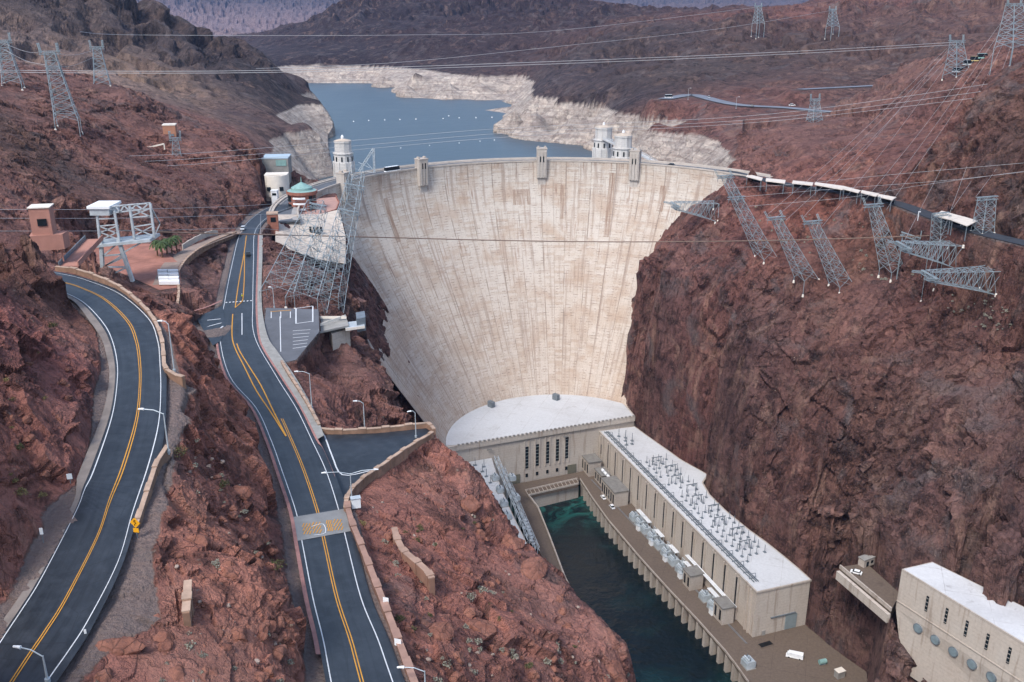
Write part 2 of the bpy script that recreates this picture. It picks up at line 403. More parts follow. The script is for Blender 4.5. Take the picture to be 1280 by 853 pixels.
# base evaluated on a coarser lattice, then interpolated
vc = vv[::3]; uc = uu[::3]
if vc[-1] < vv[-1]: vc = np.append(vc, vv[-1])
if uc[-1] < uu[-1]: uc = np.append(uc, uu[-1])
Zc = base_z(*np.meshgrid(uc, vc))
Zu = np.stack([np.interp(uu, uc, row) for row in Zc])
Z = np.empty((len(vv), len(uu)))
idx = np.clip(np.searchsorted(vc, vv, side='right') - 1, 0, len(vc) - 2)
tt = ((vv - vc[idx]) / (vc[idx+1] - vc[idx]))[:, None]
Z = Zu[idx] * (1 - tt) + Zu[idx+1] * tt
UU, VV = np.meshgrid(uu, vv)
Yg = np.exp(VV); Xg = UU * Yg

# masks: flatten under roads, yards and buildings
flat = np.zeros(Z.shape, np.float32)         # 1 where the ground must stay smooth
grav = np.zeros(Z.shape, np.float32)         # gravel and dust
def carve(cl, half, blend, drop=0.35, gw=1.0):
    global Z
    cl = np.array([[p.x, p.y, p.z, h] for p, h in zip(cl, half)])
    m = (Xg > cl[:, 0].min() - 30) & (Xg < cl[:, 0].max() + 30) & (Yg > cl[:, 1].min() - 30) & (Yg < cl[:, 1].max() + 30)
    x, y = Xg[m], Yg[m]
    best = np.full(x.shape, 1e9); bz = np.zeros(x.shape); bh = np.ones(x.shape)
    for a, b in zip(cl[:-1], cl[1:]):
        d = b[:2] - a[:2]; L = (d ** 2).sum() + 1e-9
        t = np.clip(((x - a[0]) * d[0] + (y - a[1]) * d[1]) / L, 0, 1)
        ds = np.hypot(x - a[0] - t * d[0], y - a[1] - t * d[1]); h = a[3] + t * (b[3] - a[3])
        k = ds - h < best
        best[k] = (ds - h)[k]; bz[k] = (a[2] + t * (b[2] - a[2]))[k]
    w = np.clip(1 - best / blend, 0, 1); w = w * w * (3 - 2 * w)
    Z[m] = Z[m] * (1 - w) + (bz - drop) * w
    flat[m] = np.maximum(flat[m], w)
    grav[m] = np.maximum(grav[m], np.clip(1 - best / 1.6, 0, 1) * gw)
carve([(a + b) / 2 for a, b in zip(mL, mR)], [(a - b).length / 2 + 2.2 for a, b in zip(mL, mR)], 3.0, .5)
carve([(a + b) / 2 for a, b in zip(lL, lR)], [(a - b).length / 2 * (.72 if (a - b).length > 12 else 1) + 1.2 for a, b in zip(lL, lR)], 3.0, .5)
carve([(a + b) / 2 for a, b in SIDE], [5.5] * 3, 3)
UP1 = [U(830, 124, 192), U(850, 120.5, 192), U(868, 119, 192), U(900, 127, 192), U(930, 132, 192), U(985, 135, 192), U(1040, 140, 192), U(1092, 140, 192)]
UP2 = [U(1000, 112, 203), U(1060, 109, 203), U(1110, 106.5, 204), U(1165, 105, 204)]
carve(UP1, [11] * len(UP1), 22, .5, .5); carve(UP2, [9] * len(UP2), 18, .5, .5)
carve(RIM, [5] * len(RIM), 5, gw=.6)
def poly_mask(poly, grow=2.0):
    P2 = [(p[0], p[1]) for p in poly]
    xs = [p[0] for p in P2]; ys = [p[1] for p in P2]
    m = (Xg > min(xs) - 12) & (Xg < max(xs) + 12) & (Yg > min(ys) - 12) & (Yg < max(ys) + 12)
    x, y = Xg[m], Yg[m]; inside = np.zeros(x.shape, bool); dist = np.full(x.shape, 1e9)
    n = len(P2)
    for i in range(n):
        (x1, y1), (x2, y2) = P2[i], P2[(i+1) % n]
        c = ((y1 > y) != (y2 > y)) & (x < (x2 - x1) * (y - y1) / (y2 - y1 + 1e-12) + x1)
        inside ^= c
        d = np.array([x2 - x1, y2 - y1]); L = (d ** 2).sum() + 1e-9
        t = np.clip(((x - x1) * d[0] + (y - y1) * d[1]) / L, 0, 1)
        dist = np.minimum(dist, np.hypot(x - x1 - t * d[0], y - y1 - t * d[1]))
    return m, np.clip(np.where(inside, 1, 1 - dist / grow), 0, 1)
def V3_(p): return (p[0], p[1], 0)
def plat(poly, z, grow=2.0, g=0.0):
    m, w = poly_mask(poly, grow); w = w * w * (3 - 2 * w)
    Z[m] = Z[m] * (1 - w) + z * w
    flat[m] = np.maximum(flat[m], w); grav[m] = np.maximum(grav[m], w * g)
TURN = [U(391, 543, 185.2), U(402, 540, 185), U(470, 541, 184.5), U(533, 536, 184.2), U(543, 545, 184.2), U(500, 568, 184.8), U(462, 590, 185.3), U(440, 612, 185.8), U(428, 636, 186.4)]
plat(LOT, 183.2, 2.5, .6)
plat(TURN, 184.2, 2.5, .5)
YARD = [U(150, 340, 190), U(200, 362, 190), U(226, 358, 190), U(225, 330, 190), U(198, 305, 190), U(120, 300, 190), U(95, 318, 190)]
plat(YARD, 189.6, 8, .5)
BENCH = [U(1052, 710, 60), U(1095, 705, 60), U(1122, 745, 60), U(1113, 768, 60)]
plat(BENCH, 59.6, 2.0, .3)
VC = [U(350, 262, 178), U(350, 244, 178), U(420, 236, 178), U(425, 256, 178)]
plat(VC, 175.5, 3.0, .2)
_ph = [(-36, 486), (-31.9, 486.2), (5, 500), (38, 511), (76, 527)] + [(p.x, p.y) for p in [dam_pt(a, 66, 0) for a in range(64, -77, -4)]]
plat([V3_(p) for p in _ph], -14, 1.5)
plat([V3_(p) for p in [(-33,489),(-30,470),(-22,430),(-10,390),(3,350),(26,340),(36,300),(50,250),(70,220),(100,230),(112,290),(118,330),(133.5,361),(132,370),(126.5,384),(116,406),(109,424),(104,441),(103,454),(107.5,463),(104.5,468),(95.5,483),(91,493),(81.5,512),(74.8,527)]], -14, 1.5)
plat([V3_(p) for p in [(96,338),(98,300),(140,298),(150,330),(140,347),(134,361)]], 8.2, 1.5)
# gravel apron between the left road and its wall
APR = [U(150, 715, 210.2), U(175, 670, 210.4), U(188, 640, 210.6), U(182, 700, 210.2), U(190, 760, 209.8), U(140, 800, 209.3), U(85, 850, 208.9)]
m_, w_ = poly_mask(APR, 1.5); grav[m_] = np.maximum(grav[m_], w_)
m_, w_ = poly_mask([U(205, 520, 213), U(232, 480, 213.4), U(225, 520, 213), U(212, 560, 212), U(205, 600, 211.6), U(190, 640, 211)], 1.5); grav[m_] = np.maximum(grav[m_], w_)

# rock relief, pushed out along the surface normal
gy, gx = np.gradient(Z)
dXu = np.gradient(Xg, axis=1); dYv = np.gradient(Yg, axis=0); dXv = np.gradient(Xg, axis=0)
zx = gx / dXu
zy = (gy - zx * dXv) / dYv
nl = np.sqrt(zx ** 2 + zy ** 2 + 1)
nx, ny, nz = -zx / nl, -zy / nl, 1 / nl
f32 = np.float32
x, y, z = Xg.astype(f32), Yg.astype(f32), Z.astype(f32)
dist = np.sqrt(x * x + y * y)
def amp(size): return np.clip(size / (dist * .004) , 0, 1).astype(f32)     # features finer than the mesh fade out
steep = np.clip((1 - nz) * 2.2, 0, 1).astype(f32)
wx = vnoise(x / 30, y / 30, z / 30, 3) * 9; wy = vnoise(x / 30, y / 30, z / 30, 4) * 9
big = np.clip((dist - 480) / 800, 0, 1)
disp = np.zeros_like(x)
ridge = lambda s, q, zs=1.0: .45 - np.abs(vnoise((x + wx) / s, (y + wy) / s, z / (s * zs), q)) * 2
disp += big * (ridge(420, 11) * 34 + ridge(190, 12) * 24 + ridge(85, 13) * 15 + ridge(38, 14) * 7)
disp += (.35 + .65 * steep) * (ridge(46, 1, 2.2) * 3.2 * (1 + .4 * big) + vnoise(x / 21, y / 21, z / 34, 2) * 2.2)
disp += (.45 + .75 * steep) * (facets((x + wx * .35) / 11, (y + wy * .35) / 11, z / 16, 1) * 2.7)
disp += (.5 + .7 * steep) * amp(4.5) * facets((x + wx * .15) / 4.6, (y + wy * .15) / 4.6, z / 6.0, 2) * 1.6
disp += (.55 + .45 * steep) * amp(1.8) * facets(x / 1.9, y / 1.9, z / 2.3, 3) * .52
disp += amp(.8) * facets(x / .8, y / .8, z / .9, 4) * .15
disp += amp(.8) * vnoise(x / .6, y / .6, z / .6, 5) * .07
near = np.clip((300 - dist) / 120, 0, 1)
soft = vnoise(x / 17, y / 17, z / 17, 8) * .5 + .5                       # scree and dust pockets, rocks elsewhere
calm = np.clip((soft - .40) * 3.5, 0, 1) * (1 - steep * .9) * .85
disp *= (1 - calm) * (.55 + .45 * (1 - near))
disp *= (1 - flat)
lakeside = np.clip((Yg - 560) / 80, 0, 1) * np.clip((3000 - Yg) / 500, 0, 1) * ((UU < .24) | (Yg > 800))
disp *= 1 - lakeside * (1 - np.clip((z - 184) / 55, .05, 1))
# keep the shoreline and buildings' footprints clear
for poly in ([(80, 532), (96, 498), (112, 468), (122, 425), (138, 380), (142, 355), (125, 340), (90, 350), (60, 400), (20, 500), (-20, 480), (-45, 500), (-40, 530)],):
    m_, w_ = poly_mask(poly, 6); disp[m_] = np.minimum(disp[m_], disp[m_] * (1 - .7 * w_))
rr = np.hypot(x - DC[0], y - DC[1])
disp *= np.where((rr < 158) & (rr > 60) & (z > -5), np.clip(np.abs(disp) * 0 + .55, 0, 1), 1)
VX = x + disp * nx; VY = y + disp * ny; VZ = z + disp * nz
VX, VY, VZ = [a.astype(f32) for a in (VX, VY, VZ)]

# keep the sight lines the photograph has over the gorge, the roads and the lake
def proj(x, y, z):
    dz = z - H; dep = y * cp - dz * sp; up = y * sp + dz * cp
    return CX + F * x / dep, CY - F * up / dep
def in_poly(px, py, poly):
    ins = np.zeros(px.shape, bool); n = len(poly)
    for i in range(n):
        (x1, y1), (x2, y2) = poly[i], poly[(i + 1) % n]
        ins ^= ((y1 > py) != (y2 > py)) & (px < (x2 - x1) * (py - y1) / (y2 - y1 + 1e-12) + x1)
    return ins
def clear_view(poly, cand, step, n, floor=None):
    global VZ
    ids = np.nonzero(cand.ravel())[0]
    xs, ys, zs = VX.ravel()[ids], VY.ravel()[ids], VZ.ravel()[ids].copy()
    fl_ = np.full(zs.shape, -30.) if floor is None else floor
    for _ in range(n):
        px, py = proj(xs, ys, zs); m = in_poly(px, py, poly) & (zs > fl_)
        if not m.any(): break
        zs[m] -= step
    v = VZ.ravel(); v[ids] = zs; VZ = v.reshape(VZ.shape)
VZ0 = VZ.copy()
GORGE = [(438,246),(905,213),(885,231),(858,247),(832,262),(813,287),(800,308),(790,345),(782,385),(775,420),(773,460),(773,500),(795,521),(797,535),(832,566),(852,582),(880,594),(878,603),(884,622),(906,642),(945,668),(985,695),(1012,727),(1003,790),(1020,800),(1046,836),(1050,856),(930,860),(797,860),(785,805),(745,765),(720,742),(705,716),(678,694),(655,672),(632,640),(600,590),(575,568),(546,546),(533,528),(526,492),(515,455),(500,420),(480,376),(457,342),(436,312)]
rr0 = np.hypot(VX - DC[0], VY - DC[1])
clear_view(GORGE, (VY < 645) & ((rr0 < 148) | (VY < 490)) & (VX > -130) & (VX < 190), 1.5, 90)
def edge_px(Lp, Rp, eL, eR, n0=2, n1=None):
    A = [proj(*(a - (b - a).normalized() * eL)) for a, b in zip(Lp, Rp)][n0:n1]; B = [proj(*(b + (b - a).normalized() * eR)) for a, b in zip(Lp, Rp)][n0:n1]
    return A + B[::-1]
clear_view(edge_px(mL, mR, .9, 2.2, 1, None), (flat < .6) & (VY < 480) & (VX < 0), .3, 60)
clear_view(edge_px(lL, lR, .9, 2.0, 1, 80), (flat < .6) & (VY < 235) & (VX < 0), .3, 60)
clear_view([(1049,702),(1072,697),(1084,688),(1099,688),(1124,708),(1126,748),(1116,775),(1048,724)], (VY < 345) & (VX > 110) & (VX < 215), 1.0, 80, 54.5)
clear_view([(1113,764),(1122,706),(1168,690),(1215,706),(1300,760),(1300,880),(1182,880),(1150,835),(1126,800)], (VY < 345) & (VX > 110) & (VX < 215), 1.0, 80, 38.0)
clear_view([(88,296),(88,335),(125,348),(165,363),(200,370),(225,380),(250,393),(275,380),(292,300),(300,288),(260,284),(230,292),(228,260),(112,248)], (VY < 292) & (flat < .5) & (VX < -60), .6, 90, 182.0)
clear_view([(336,258),(352,225),(410,225),(425,256),(434,262),(434,334),(400,324),(362,308),(338,300)], (VY < 446) & (VX < -50) & (VX > -150) & (flat < .5), 1.0, 60, 140.0)
clear_view([(326,196),(366,192),(412,170),(450,165),(450,232),(400,248),(352,262),(336,262),(326,240)], (VY < 570) & (VY > 440) & (rr0 > 153) & (VX < -60), 1.0, 70, 172.0)
clear_view([(830,118),(870,114),(905,123),(1095,136),(1095,146),(1030,146),(930,138),(880,128),(830,128)], (VY < 830) & (flat < .5) & (VX > 80), 1.0, 50, 170.)
clear_view([(1000,108),(1060,104),(1165,101),(1165,110),(1000,117)], (VY < 860) & (flat < .5) & (VX > 150), 1.0, 50, 170.)
clear_view([(905,211),(1000,228),(1120,246),(1180,262),(1240,285),(1300,302),(1300,314),(1220,296),(1160,280),(1060,246),(905,221)], (VY < 600) & (flat < .5) & (VX > 100), .5, 40, 150.)
dlt = VZ - VZ0; b_ = dlt.copy()
for _ in range(14):
    b_ = (b_ + np.roll(b_, 1, 0) + np.roll(b_, -1, 0) + np.roll(b_, 1, 1) + np.roll(b_, -1, 1)) / 5
b_ *= (flat < .5)
VZ = (VZ0 + np.minimum(dlt, b_)).astype(f32)
LAKEP = [(380,105),(460,105),(490,113),(512,123),(580,126),(640,127),(640,133),(600,138),(600,150),(622,160),(640,168),(655,176),(700,180),(735,182),(760,195),(800,207),(420,225),(412,190),(410,172),(418,155),(410,140),(395,120)]
clear_view(LAKEP, (VY > 610) & (VY < 1950) & (VZ > 130) & (UU < .25), 2.0, 60, 132.0)
Z = VZ - disp * nz

# base colour of the rock by district (smooth) : near red, right cliff plum brown, uplands dark
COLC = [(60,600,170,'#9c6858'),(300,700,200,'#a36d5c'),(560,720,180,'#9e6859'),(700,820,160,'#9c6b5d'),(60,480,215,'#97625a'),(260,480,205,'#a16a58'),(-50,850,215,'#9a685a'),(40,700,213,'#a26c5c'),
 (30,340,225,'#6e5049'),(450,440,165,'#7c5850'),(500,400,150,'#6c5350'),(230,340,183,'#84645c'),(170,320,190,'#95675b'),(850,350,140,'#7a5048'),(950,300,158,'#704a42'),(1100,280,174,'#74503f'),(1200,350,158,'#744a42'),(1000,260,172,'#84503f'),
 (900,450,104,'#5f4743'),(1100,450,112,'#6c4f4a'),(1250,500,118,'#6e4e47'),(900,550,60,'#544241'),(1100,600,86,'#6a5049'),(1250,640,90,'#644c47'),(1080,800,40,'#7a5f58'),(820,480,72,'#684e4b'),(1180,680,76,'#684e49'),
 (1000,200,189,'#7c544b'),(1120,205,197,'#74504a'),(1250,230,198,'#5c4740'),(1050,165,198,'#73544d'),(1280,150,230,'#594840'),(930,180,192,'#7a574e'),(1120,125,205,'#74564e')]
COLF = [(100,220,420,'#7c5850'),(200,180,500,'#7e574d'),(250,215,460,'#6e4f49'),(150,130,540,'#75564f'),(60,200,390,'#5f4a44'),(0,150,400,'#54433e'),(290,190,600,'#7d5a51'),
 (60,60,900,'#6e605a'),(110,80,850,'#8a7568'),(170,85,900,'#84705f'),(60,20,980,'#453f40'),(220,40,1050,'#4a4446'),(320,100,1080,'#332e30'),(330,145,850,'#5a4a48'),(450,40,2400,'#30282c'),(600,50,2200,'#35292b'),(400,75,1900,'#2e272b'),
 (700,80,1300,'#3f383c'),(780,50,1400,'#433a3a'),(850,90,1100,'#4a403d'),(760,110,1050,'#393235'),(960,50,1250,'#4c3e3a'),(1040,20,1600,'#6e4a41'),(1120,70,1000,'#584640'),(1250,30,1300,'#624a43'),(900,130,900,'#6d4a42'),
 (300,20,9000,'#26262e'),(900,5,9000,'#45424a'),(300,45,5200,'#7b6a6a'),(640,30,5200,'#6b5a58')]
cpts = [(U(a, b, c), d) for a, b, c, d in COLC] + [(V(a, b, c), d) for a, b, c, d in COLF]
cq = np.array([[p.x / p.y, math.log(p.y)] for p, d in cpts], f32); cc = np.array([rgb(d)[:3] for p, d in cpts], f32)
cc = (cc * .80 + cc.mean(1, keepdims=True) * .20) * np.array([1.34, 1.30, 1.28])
UUf, VVf = np.meshgrid(uu[::6].astype(f32), vv[::6].astype(f32))
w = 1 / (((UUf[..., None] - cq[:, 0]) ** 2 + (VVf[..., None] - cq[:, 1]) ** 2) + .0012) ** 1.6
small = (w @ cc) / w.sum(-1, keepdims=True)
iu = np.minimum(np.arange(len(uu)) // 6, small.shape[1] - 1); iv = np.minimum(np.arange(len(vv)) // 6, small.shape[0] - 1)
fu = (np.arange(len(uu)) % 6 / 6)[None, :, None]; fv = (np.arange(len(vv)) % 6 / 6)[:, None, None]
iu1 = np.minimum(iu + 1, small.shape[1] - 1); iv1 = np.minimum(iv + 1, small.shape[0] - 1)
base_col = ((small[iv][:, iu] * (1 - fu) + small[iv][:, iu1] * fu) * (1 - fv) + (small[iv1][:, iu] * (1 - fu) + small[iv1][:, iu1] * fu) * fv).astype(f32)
# the pale band the falling lake has left
ring = ((np.hypot(Xg - DC[0], Yg - DC[1]) > 150) & (Yg > 560) & (Yg < 2300)).astype(f32)
right_cut = (Xg > 165) & (Yg < 900)
ring[right_cut] = 0
rtop = np.interp(Yg, [700, 950, 1150, 1560, 1950], [176.2, 174.5, 170.5, 167.5, 164.5])
ring *= np.clip((rtop + vnoise(x / 40, y / 40, z * 0, 9) * .8 - VZ) / .8, 0, 1)
ring[(UU > -.36) & (UU < -.20) & (Yg < 700)] *= .6

nr, nc = Z.shape
me = bpy.data.meshes.new('ground')
me.vertices.add(nr * nc)
co = np.empty((nr * nc, 3), f32); co[:, 0] = VX.ravel(); co[:, 1] = VY.ravel(); co[:, 2] = VZ.ravel()
me.vertices.foreach_set('co', co.ravel())
ii = (np.arange(nr - 1)[:, None] * nc + np.arange(nc - 1)[None]).ravel().astype(np.int32)
quads = np.stack([ii, ii + 1, ii + nc + 1, ii + nc], 1)
me.loops.add(quads.size); me.loops.foreach_set('vertex_index', quads.ravel())
me.polygons.add(len(quads)); me.polygons.foreach_set('loop_start', np.arange(0, quads.size, 4, dtype=np.int32))
me.polygons.foreach_set('use_smooth', np.zeros(len(quads), bool))
me.update(calc_edges=True)
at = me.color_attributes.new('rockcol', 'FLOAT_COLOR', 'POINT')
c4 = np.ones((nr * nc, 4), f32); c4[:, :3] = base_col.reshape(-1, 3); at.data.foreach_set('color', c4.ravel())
at = me.color_attributes.new('masks', 'FLOAT_COLOR', 'POINT')
c4 = np.ones((nr * nc, 4), f32); c4[:, 0] = ring.ravel(); c4[:, 1] = grav.ravel(); c4[:, 2] = calm.ravel(); at.data.foreach_set('color', c4.ravel())

def terrain_mat():
    k = NT('canyon_rock')
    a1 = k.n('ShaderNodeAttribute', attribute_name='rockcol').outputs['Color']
    sep = k.n('ShaderNodeSeparateColor'); k.l(k.n('ShaderNodeAttribute', attribute_name='masks').outputs['Color'], sep.inputs[0])
    ringf, gravf, calmf = sep.outputs[0], sep.outputs[1], sep.outputs[2]
    geo = k.n('ShaderNodeNewGeometry'); pos = geo.outputs['Position']
    nz = k.n('ShaderNodeSeparateXYZ'); k.l(geo.outputs['True Normal'], nz.inputs[0])
    steep = k.step(nz.outputs[2], .75, .35)
    n1 = k.noise(.035, 8, .65, pos, .6); n2 = k.noise(.16, 8, .7, pos, .4); n3 = k.noise(.9, 8, .7, pos)
    st = k.noise(.35, 7, .65, k.pos((1, 1, .16)), .8)      # vertical streaks on steep faces
    st2 = k.noise(.07, 5, .6, k.pos((1, 1, .35)), 1.2)
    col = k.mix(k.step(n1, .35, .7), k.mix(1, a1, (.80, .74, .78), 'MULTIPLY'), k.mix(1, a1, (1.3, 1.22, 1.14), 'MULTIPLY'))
    # desert varnish
    dark = k.mix(1, a1, (.33, .34, .37), 'MULTIPLY')
    dk = k.math('MULTIPLY', k.step(n2, .49, .60), .92)
    col = k.mix(dk, col, dark)
    streak = k.math('MULTIPLY', k.step(st, .54, .68), k.math('MULTIPLY', steep, .75))
    col = k.mix(streak, col, dark)
    tan = k.mix(.55, k.mix(1, a1, (1.6, 1.5, 1.45), 'MULTIPLY'), (.36, .24, .18))
    tm = k.math('MULTIPLY', k.step(st2, .55, .66), k.math('ADD', k.math('MULTIPLY', steep, .5), .2))
    col = k.mix(tm, col, tan)
    band = k.noise(1.0, 6, .6, k.pos((.03, .03, .42)), .7)
    col = k.mix(k.math('MULTIPLY', k.step(band, .56, .66), k.math('MULTIPLY', steep, .45)), col, dark)
    face = k.noise(.045, 7, .62, k.pos((1, 1, .7)), .9)
    col = k.mix(k.math('MULTIPLY', k.step(face, .56, .66), .55), col, k.mix(.6, k.mix(1, a1, (1.5, 1.45, 1.4), 'MULTIPLY'), (.32, .215, .17)))
    gry = k.noise(.03, 6, .6, pos, 1.4)
    col = k.mix(k.math('MULTIPLY', k.step(gry, .54, .66), .6), col, k.mix(1, (.135, .115, .115), k.mix(k.step(n2, .3, .7), (.7, .7, .7), (1.5, 1.5, 1.5)), 'MULTIPLY'))
    # scattered pale stones and shrubs too small to stand alone
    vor = k.n('ShaderNodeTexVoronoi'); vor.inputs['Scale'].default_value = .55; k.l(pos, vor.inputs['Vector'])
    sp1 = k.math('MULTIPLY', k.step(vor.outputs['Distance'], .17, .12), k.step(n2, .5, .58))
    sc = k.n('ShaderNodeSeparateColor'); k.l(vor.outputs['Color'], sc.inputs[0])
    col = k.mix(k.math('MULTIPLY', sp1, .65), col, k.mix(sc.outputs[0], (.34, .30, .24), (.26, .16, .13)))
    col = k.mix(k.step(n3, .3, .75), k.mix(1, col, (.74, .74, .76), 'MULTIPLY'), k.mix(1, col, (1.2, 1.17, 1.13), 'MULTIPLY'))
    dust = k.mix(k.step(n3, .3, .7), k.mix(1, a1, (1.1, 1.02, .98), 'MULTIPLY'), k.mix(1, a1, (.85, .85, .86), 'MULTIPLY'))
    col = k.mix(k.math('MULTIPLY', calmf, .6), col, dust)
    # bathtub ring
    strata = k.noise(.2, 6, .6, k.pos((.12, .12, 2.2)), .5)
    rn = k.noise(.12, 8, .7, pos, .5)
    rc = k.mix(k.step(strata, .35, .65), (.56, .49, .42), (.36, .295, .25))
    rc = k.mix(k.step(rn, .5, .72), rc, (.27, .21, .18))
    col = k.mix(k.math('MULTIPLY', ringf, .95), col, rc)
    gr = k.mix(k.step(k.noise(1.6, 6, .7, pos), .3, .7), (.20, .165, .15), (.30, .255, .235))
    gm = k.math('MULTIPLY', k.step(k.math('ADD', gravf, k.math('MULTIPLY', k.math('SUBTRACT', n3, .5), .9)), .45, .62), .85)
    col = k.mix(gm, col, gr)
    nn = k.n('ShaderNodeTexNoise'); nn.inputs['Scale'].default_value = .22; nn.inputs['Detail'].default_value = 5; k.l(pos, nn.inputs['Vector'])
    sc2 = k.n('ShaderNodeVectorMath', operation='MULTIPLY_ADD'); sc2.inputs[1].default_value = (13, 13, 13); k.l(nn.outputs['Color'], sc2.inputs[0]); k.l(pos, sc2.inputs[2])
    mp = k.n('ShaderNodeMapping'); mp.inputs['Scale'].default_value = (1.15, .9, .42); mp.inputs['Rotation'].default_value = (.25, .15, .4); k.l(sc2.outputs[0], mp.inputs[0])
    hs = None; ck = None
    for scl, wd, amt in ((.085, .035, 1.0), (.31, .04, .45)):
        v2 = k.n('ShaderNodeTexVoronoi', feature='DISTANCE_TO_EDGE'); v2.inputs['Scale'].default_value = scl; k.l(mp.outputs[0], v2.inputs['Vector'])
        v3 = k.n('ShaderNodeTexVoronoi', feature='F1'); v3.inputs['Scale'].default_value = scl; k.l(mp.outputs[0], v3.inputs['Vector'])
        e = k.step(v2.outputs['Distance'], 0, wd); s3 = k.n('ShaderNodeSeparateColor'); k.l(v3.outputs['Color'], s3.inputs[0])
        h_ = k.math('MULTIPLY', k.math('ADD', k.math('MULTIPLY', e, .35), k.math('MULTIPLY', s3.outputs[0], .65)), amt)
        hs = h_ if hs is None else k.math('ADD', hs, h_)
        ck = e if ck is None else k.math('MULTIPLY', ck, k.math('ADD', k.math('MULTIPLY', e, .6), .4))
        tone = k.mix(s3.outputs[1], (.80, .80, .82), (1.2, 1.19, 1.17)); col = k.mix(k.math('MULTIPLY', k.math('SUBTRACT', 1, gm), .8), col, k.mix(1, col, tone, 'MULTIPLY'))
    cm = k.math('MULTIPLY', k.math('SUBTRACT', 1, ck), k.math('MULTIPLY', k.math('MULTIPLY', k.math('SUBTRACT', 1, gm), .6), k.step(k.noise(.09, 4, .6, pos, .8), .45, .62)))
    col = k.mix(cm, col, k.mix(1, col, (.35, .35, .38), 'MULTIPLY'))
    h = k.math('ADD', k.math('ADD', k.math('MULTIPLY', n3, 1.0), k.math('MULTIPLY', k.math('MULTIPLY', st, steep), 1.3)), k.math('ADD', k.math('MULTIPLY', n2, .5), k.math('MULTIPLY', hs, k.math('SUBTRACT', 1, gm))))
    nrm = k.bump(h, 1.9, 1.0)
    return k.fin(col, .93, nrm, spec=.15)
me.materials.append(terrain_mat())
ground = bpy.data.objects.new('ground', me); COL.objects.link(ground)
tag(ground, kind='structure')
ZG = VZ
def gz(X, Y):                            # ground elevation at a plan position
    i = np.searchsorted(vv, math.log(max(Y, 57))); j = np.searchsorted(uu, X / Y)
    i = min(max(i, 1), nr - 1); j = min(max(j, 1), nc - 1)
    return float(Z[i, j] + (disp[i, j] * nz[i, j]))
def GP(px, py, lo=60, hi=2500):          # where the bearing first meets the ground
    d = ray(px, py); t = lo
    while t < hi:
        X, Y, zz = d[0] * t, d[1] * t, H + d[2] * t
        if zz < gz(X, Y): break
        t += .3 + t * .0015
    return Vector((X, Y, zz))
# ------------------------------------------------------------------ water
def water_mat(name, deep, lite, wave, s2=.03):
    k = NT(name); pos = k.pos()
    c = k.mix(k.step(k.noise(s2, 4, .5, pos, 1.0), .52, .72), deep, lite)
    h = k.math('ADD', k.noise(wave, 6, .6, pos), k.math('MULTIPLY', k.noise(wave * .22, 3, .5, pos), 2))
    
    if name == 'river_water':
        sp_ = k.n('ShaderNodeSeparateXYZ'); k.l(pos, sp_.inputs[0])
        a = k.math('MULTIPLY', k.step(sp_.outputs[1], 455, 492), k.step(k.noise(.06, 5, .6, pos, 1.5), .42, .62)); c = k.mix(a, c, (.02, .12, .10))
        b = k.math('MULTIPLY', k.step(sp_.outputs[1], 350, 310), k.step(k.noise(.05, 4, .6, pos, 1.0), .40, .62)); c = k.mix(b, c, (.01, .055, .055))
    m = k.fin(c, .12 if name == 'river_water' else .38, k.bump(h, .5, .7), spec=.5 if name != 'river_water' else .32); return m
river = link_mesh('river', [(-60, 520, 0), (-80, 40, 0), (220, 40, 0), (170, 380, 0), (120, 560, 0)], [(0, 1, 2, 3, 4)], water_mat('river_water', (.0015, .007, .009), (.004, .022, .024), .45))
tag(river, kind='structure')
arc = [dam_pt(a, 149, 138) for a in range(-76, 81, 3)]
lk = [Vector((-320, 480, 138))] + arc + [Vector((260, 640, 138)), Vector((900, 2300, 138)), Vector((-1500, 2300, 138))]
lake = link_mesh('lake', lk, [tuple(range(len(lk)))[::-1]], water_mat('lake_water', (.038, .060, .074), (.058, .082, .096), .12, .008))
bm = bmesh.new(); bm.from_mesh(lake.data); bmesh.ops.triangulate(bm, faces=bm.faces[:]); bmesh.ops.recalc_face_normals(bm, faces=bm.faces[:])
if bm.faces[0].normal.z < 0: bmesh.ops.reverse_faces(bm, faces=bm.faces[:])
bm.to_mesh(lake.data); bm.free()
tag(lake, kind='structure')

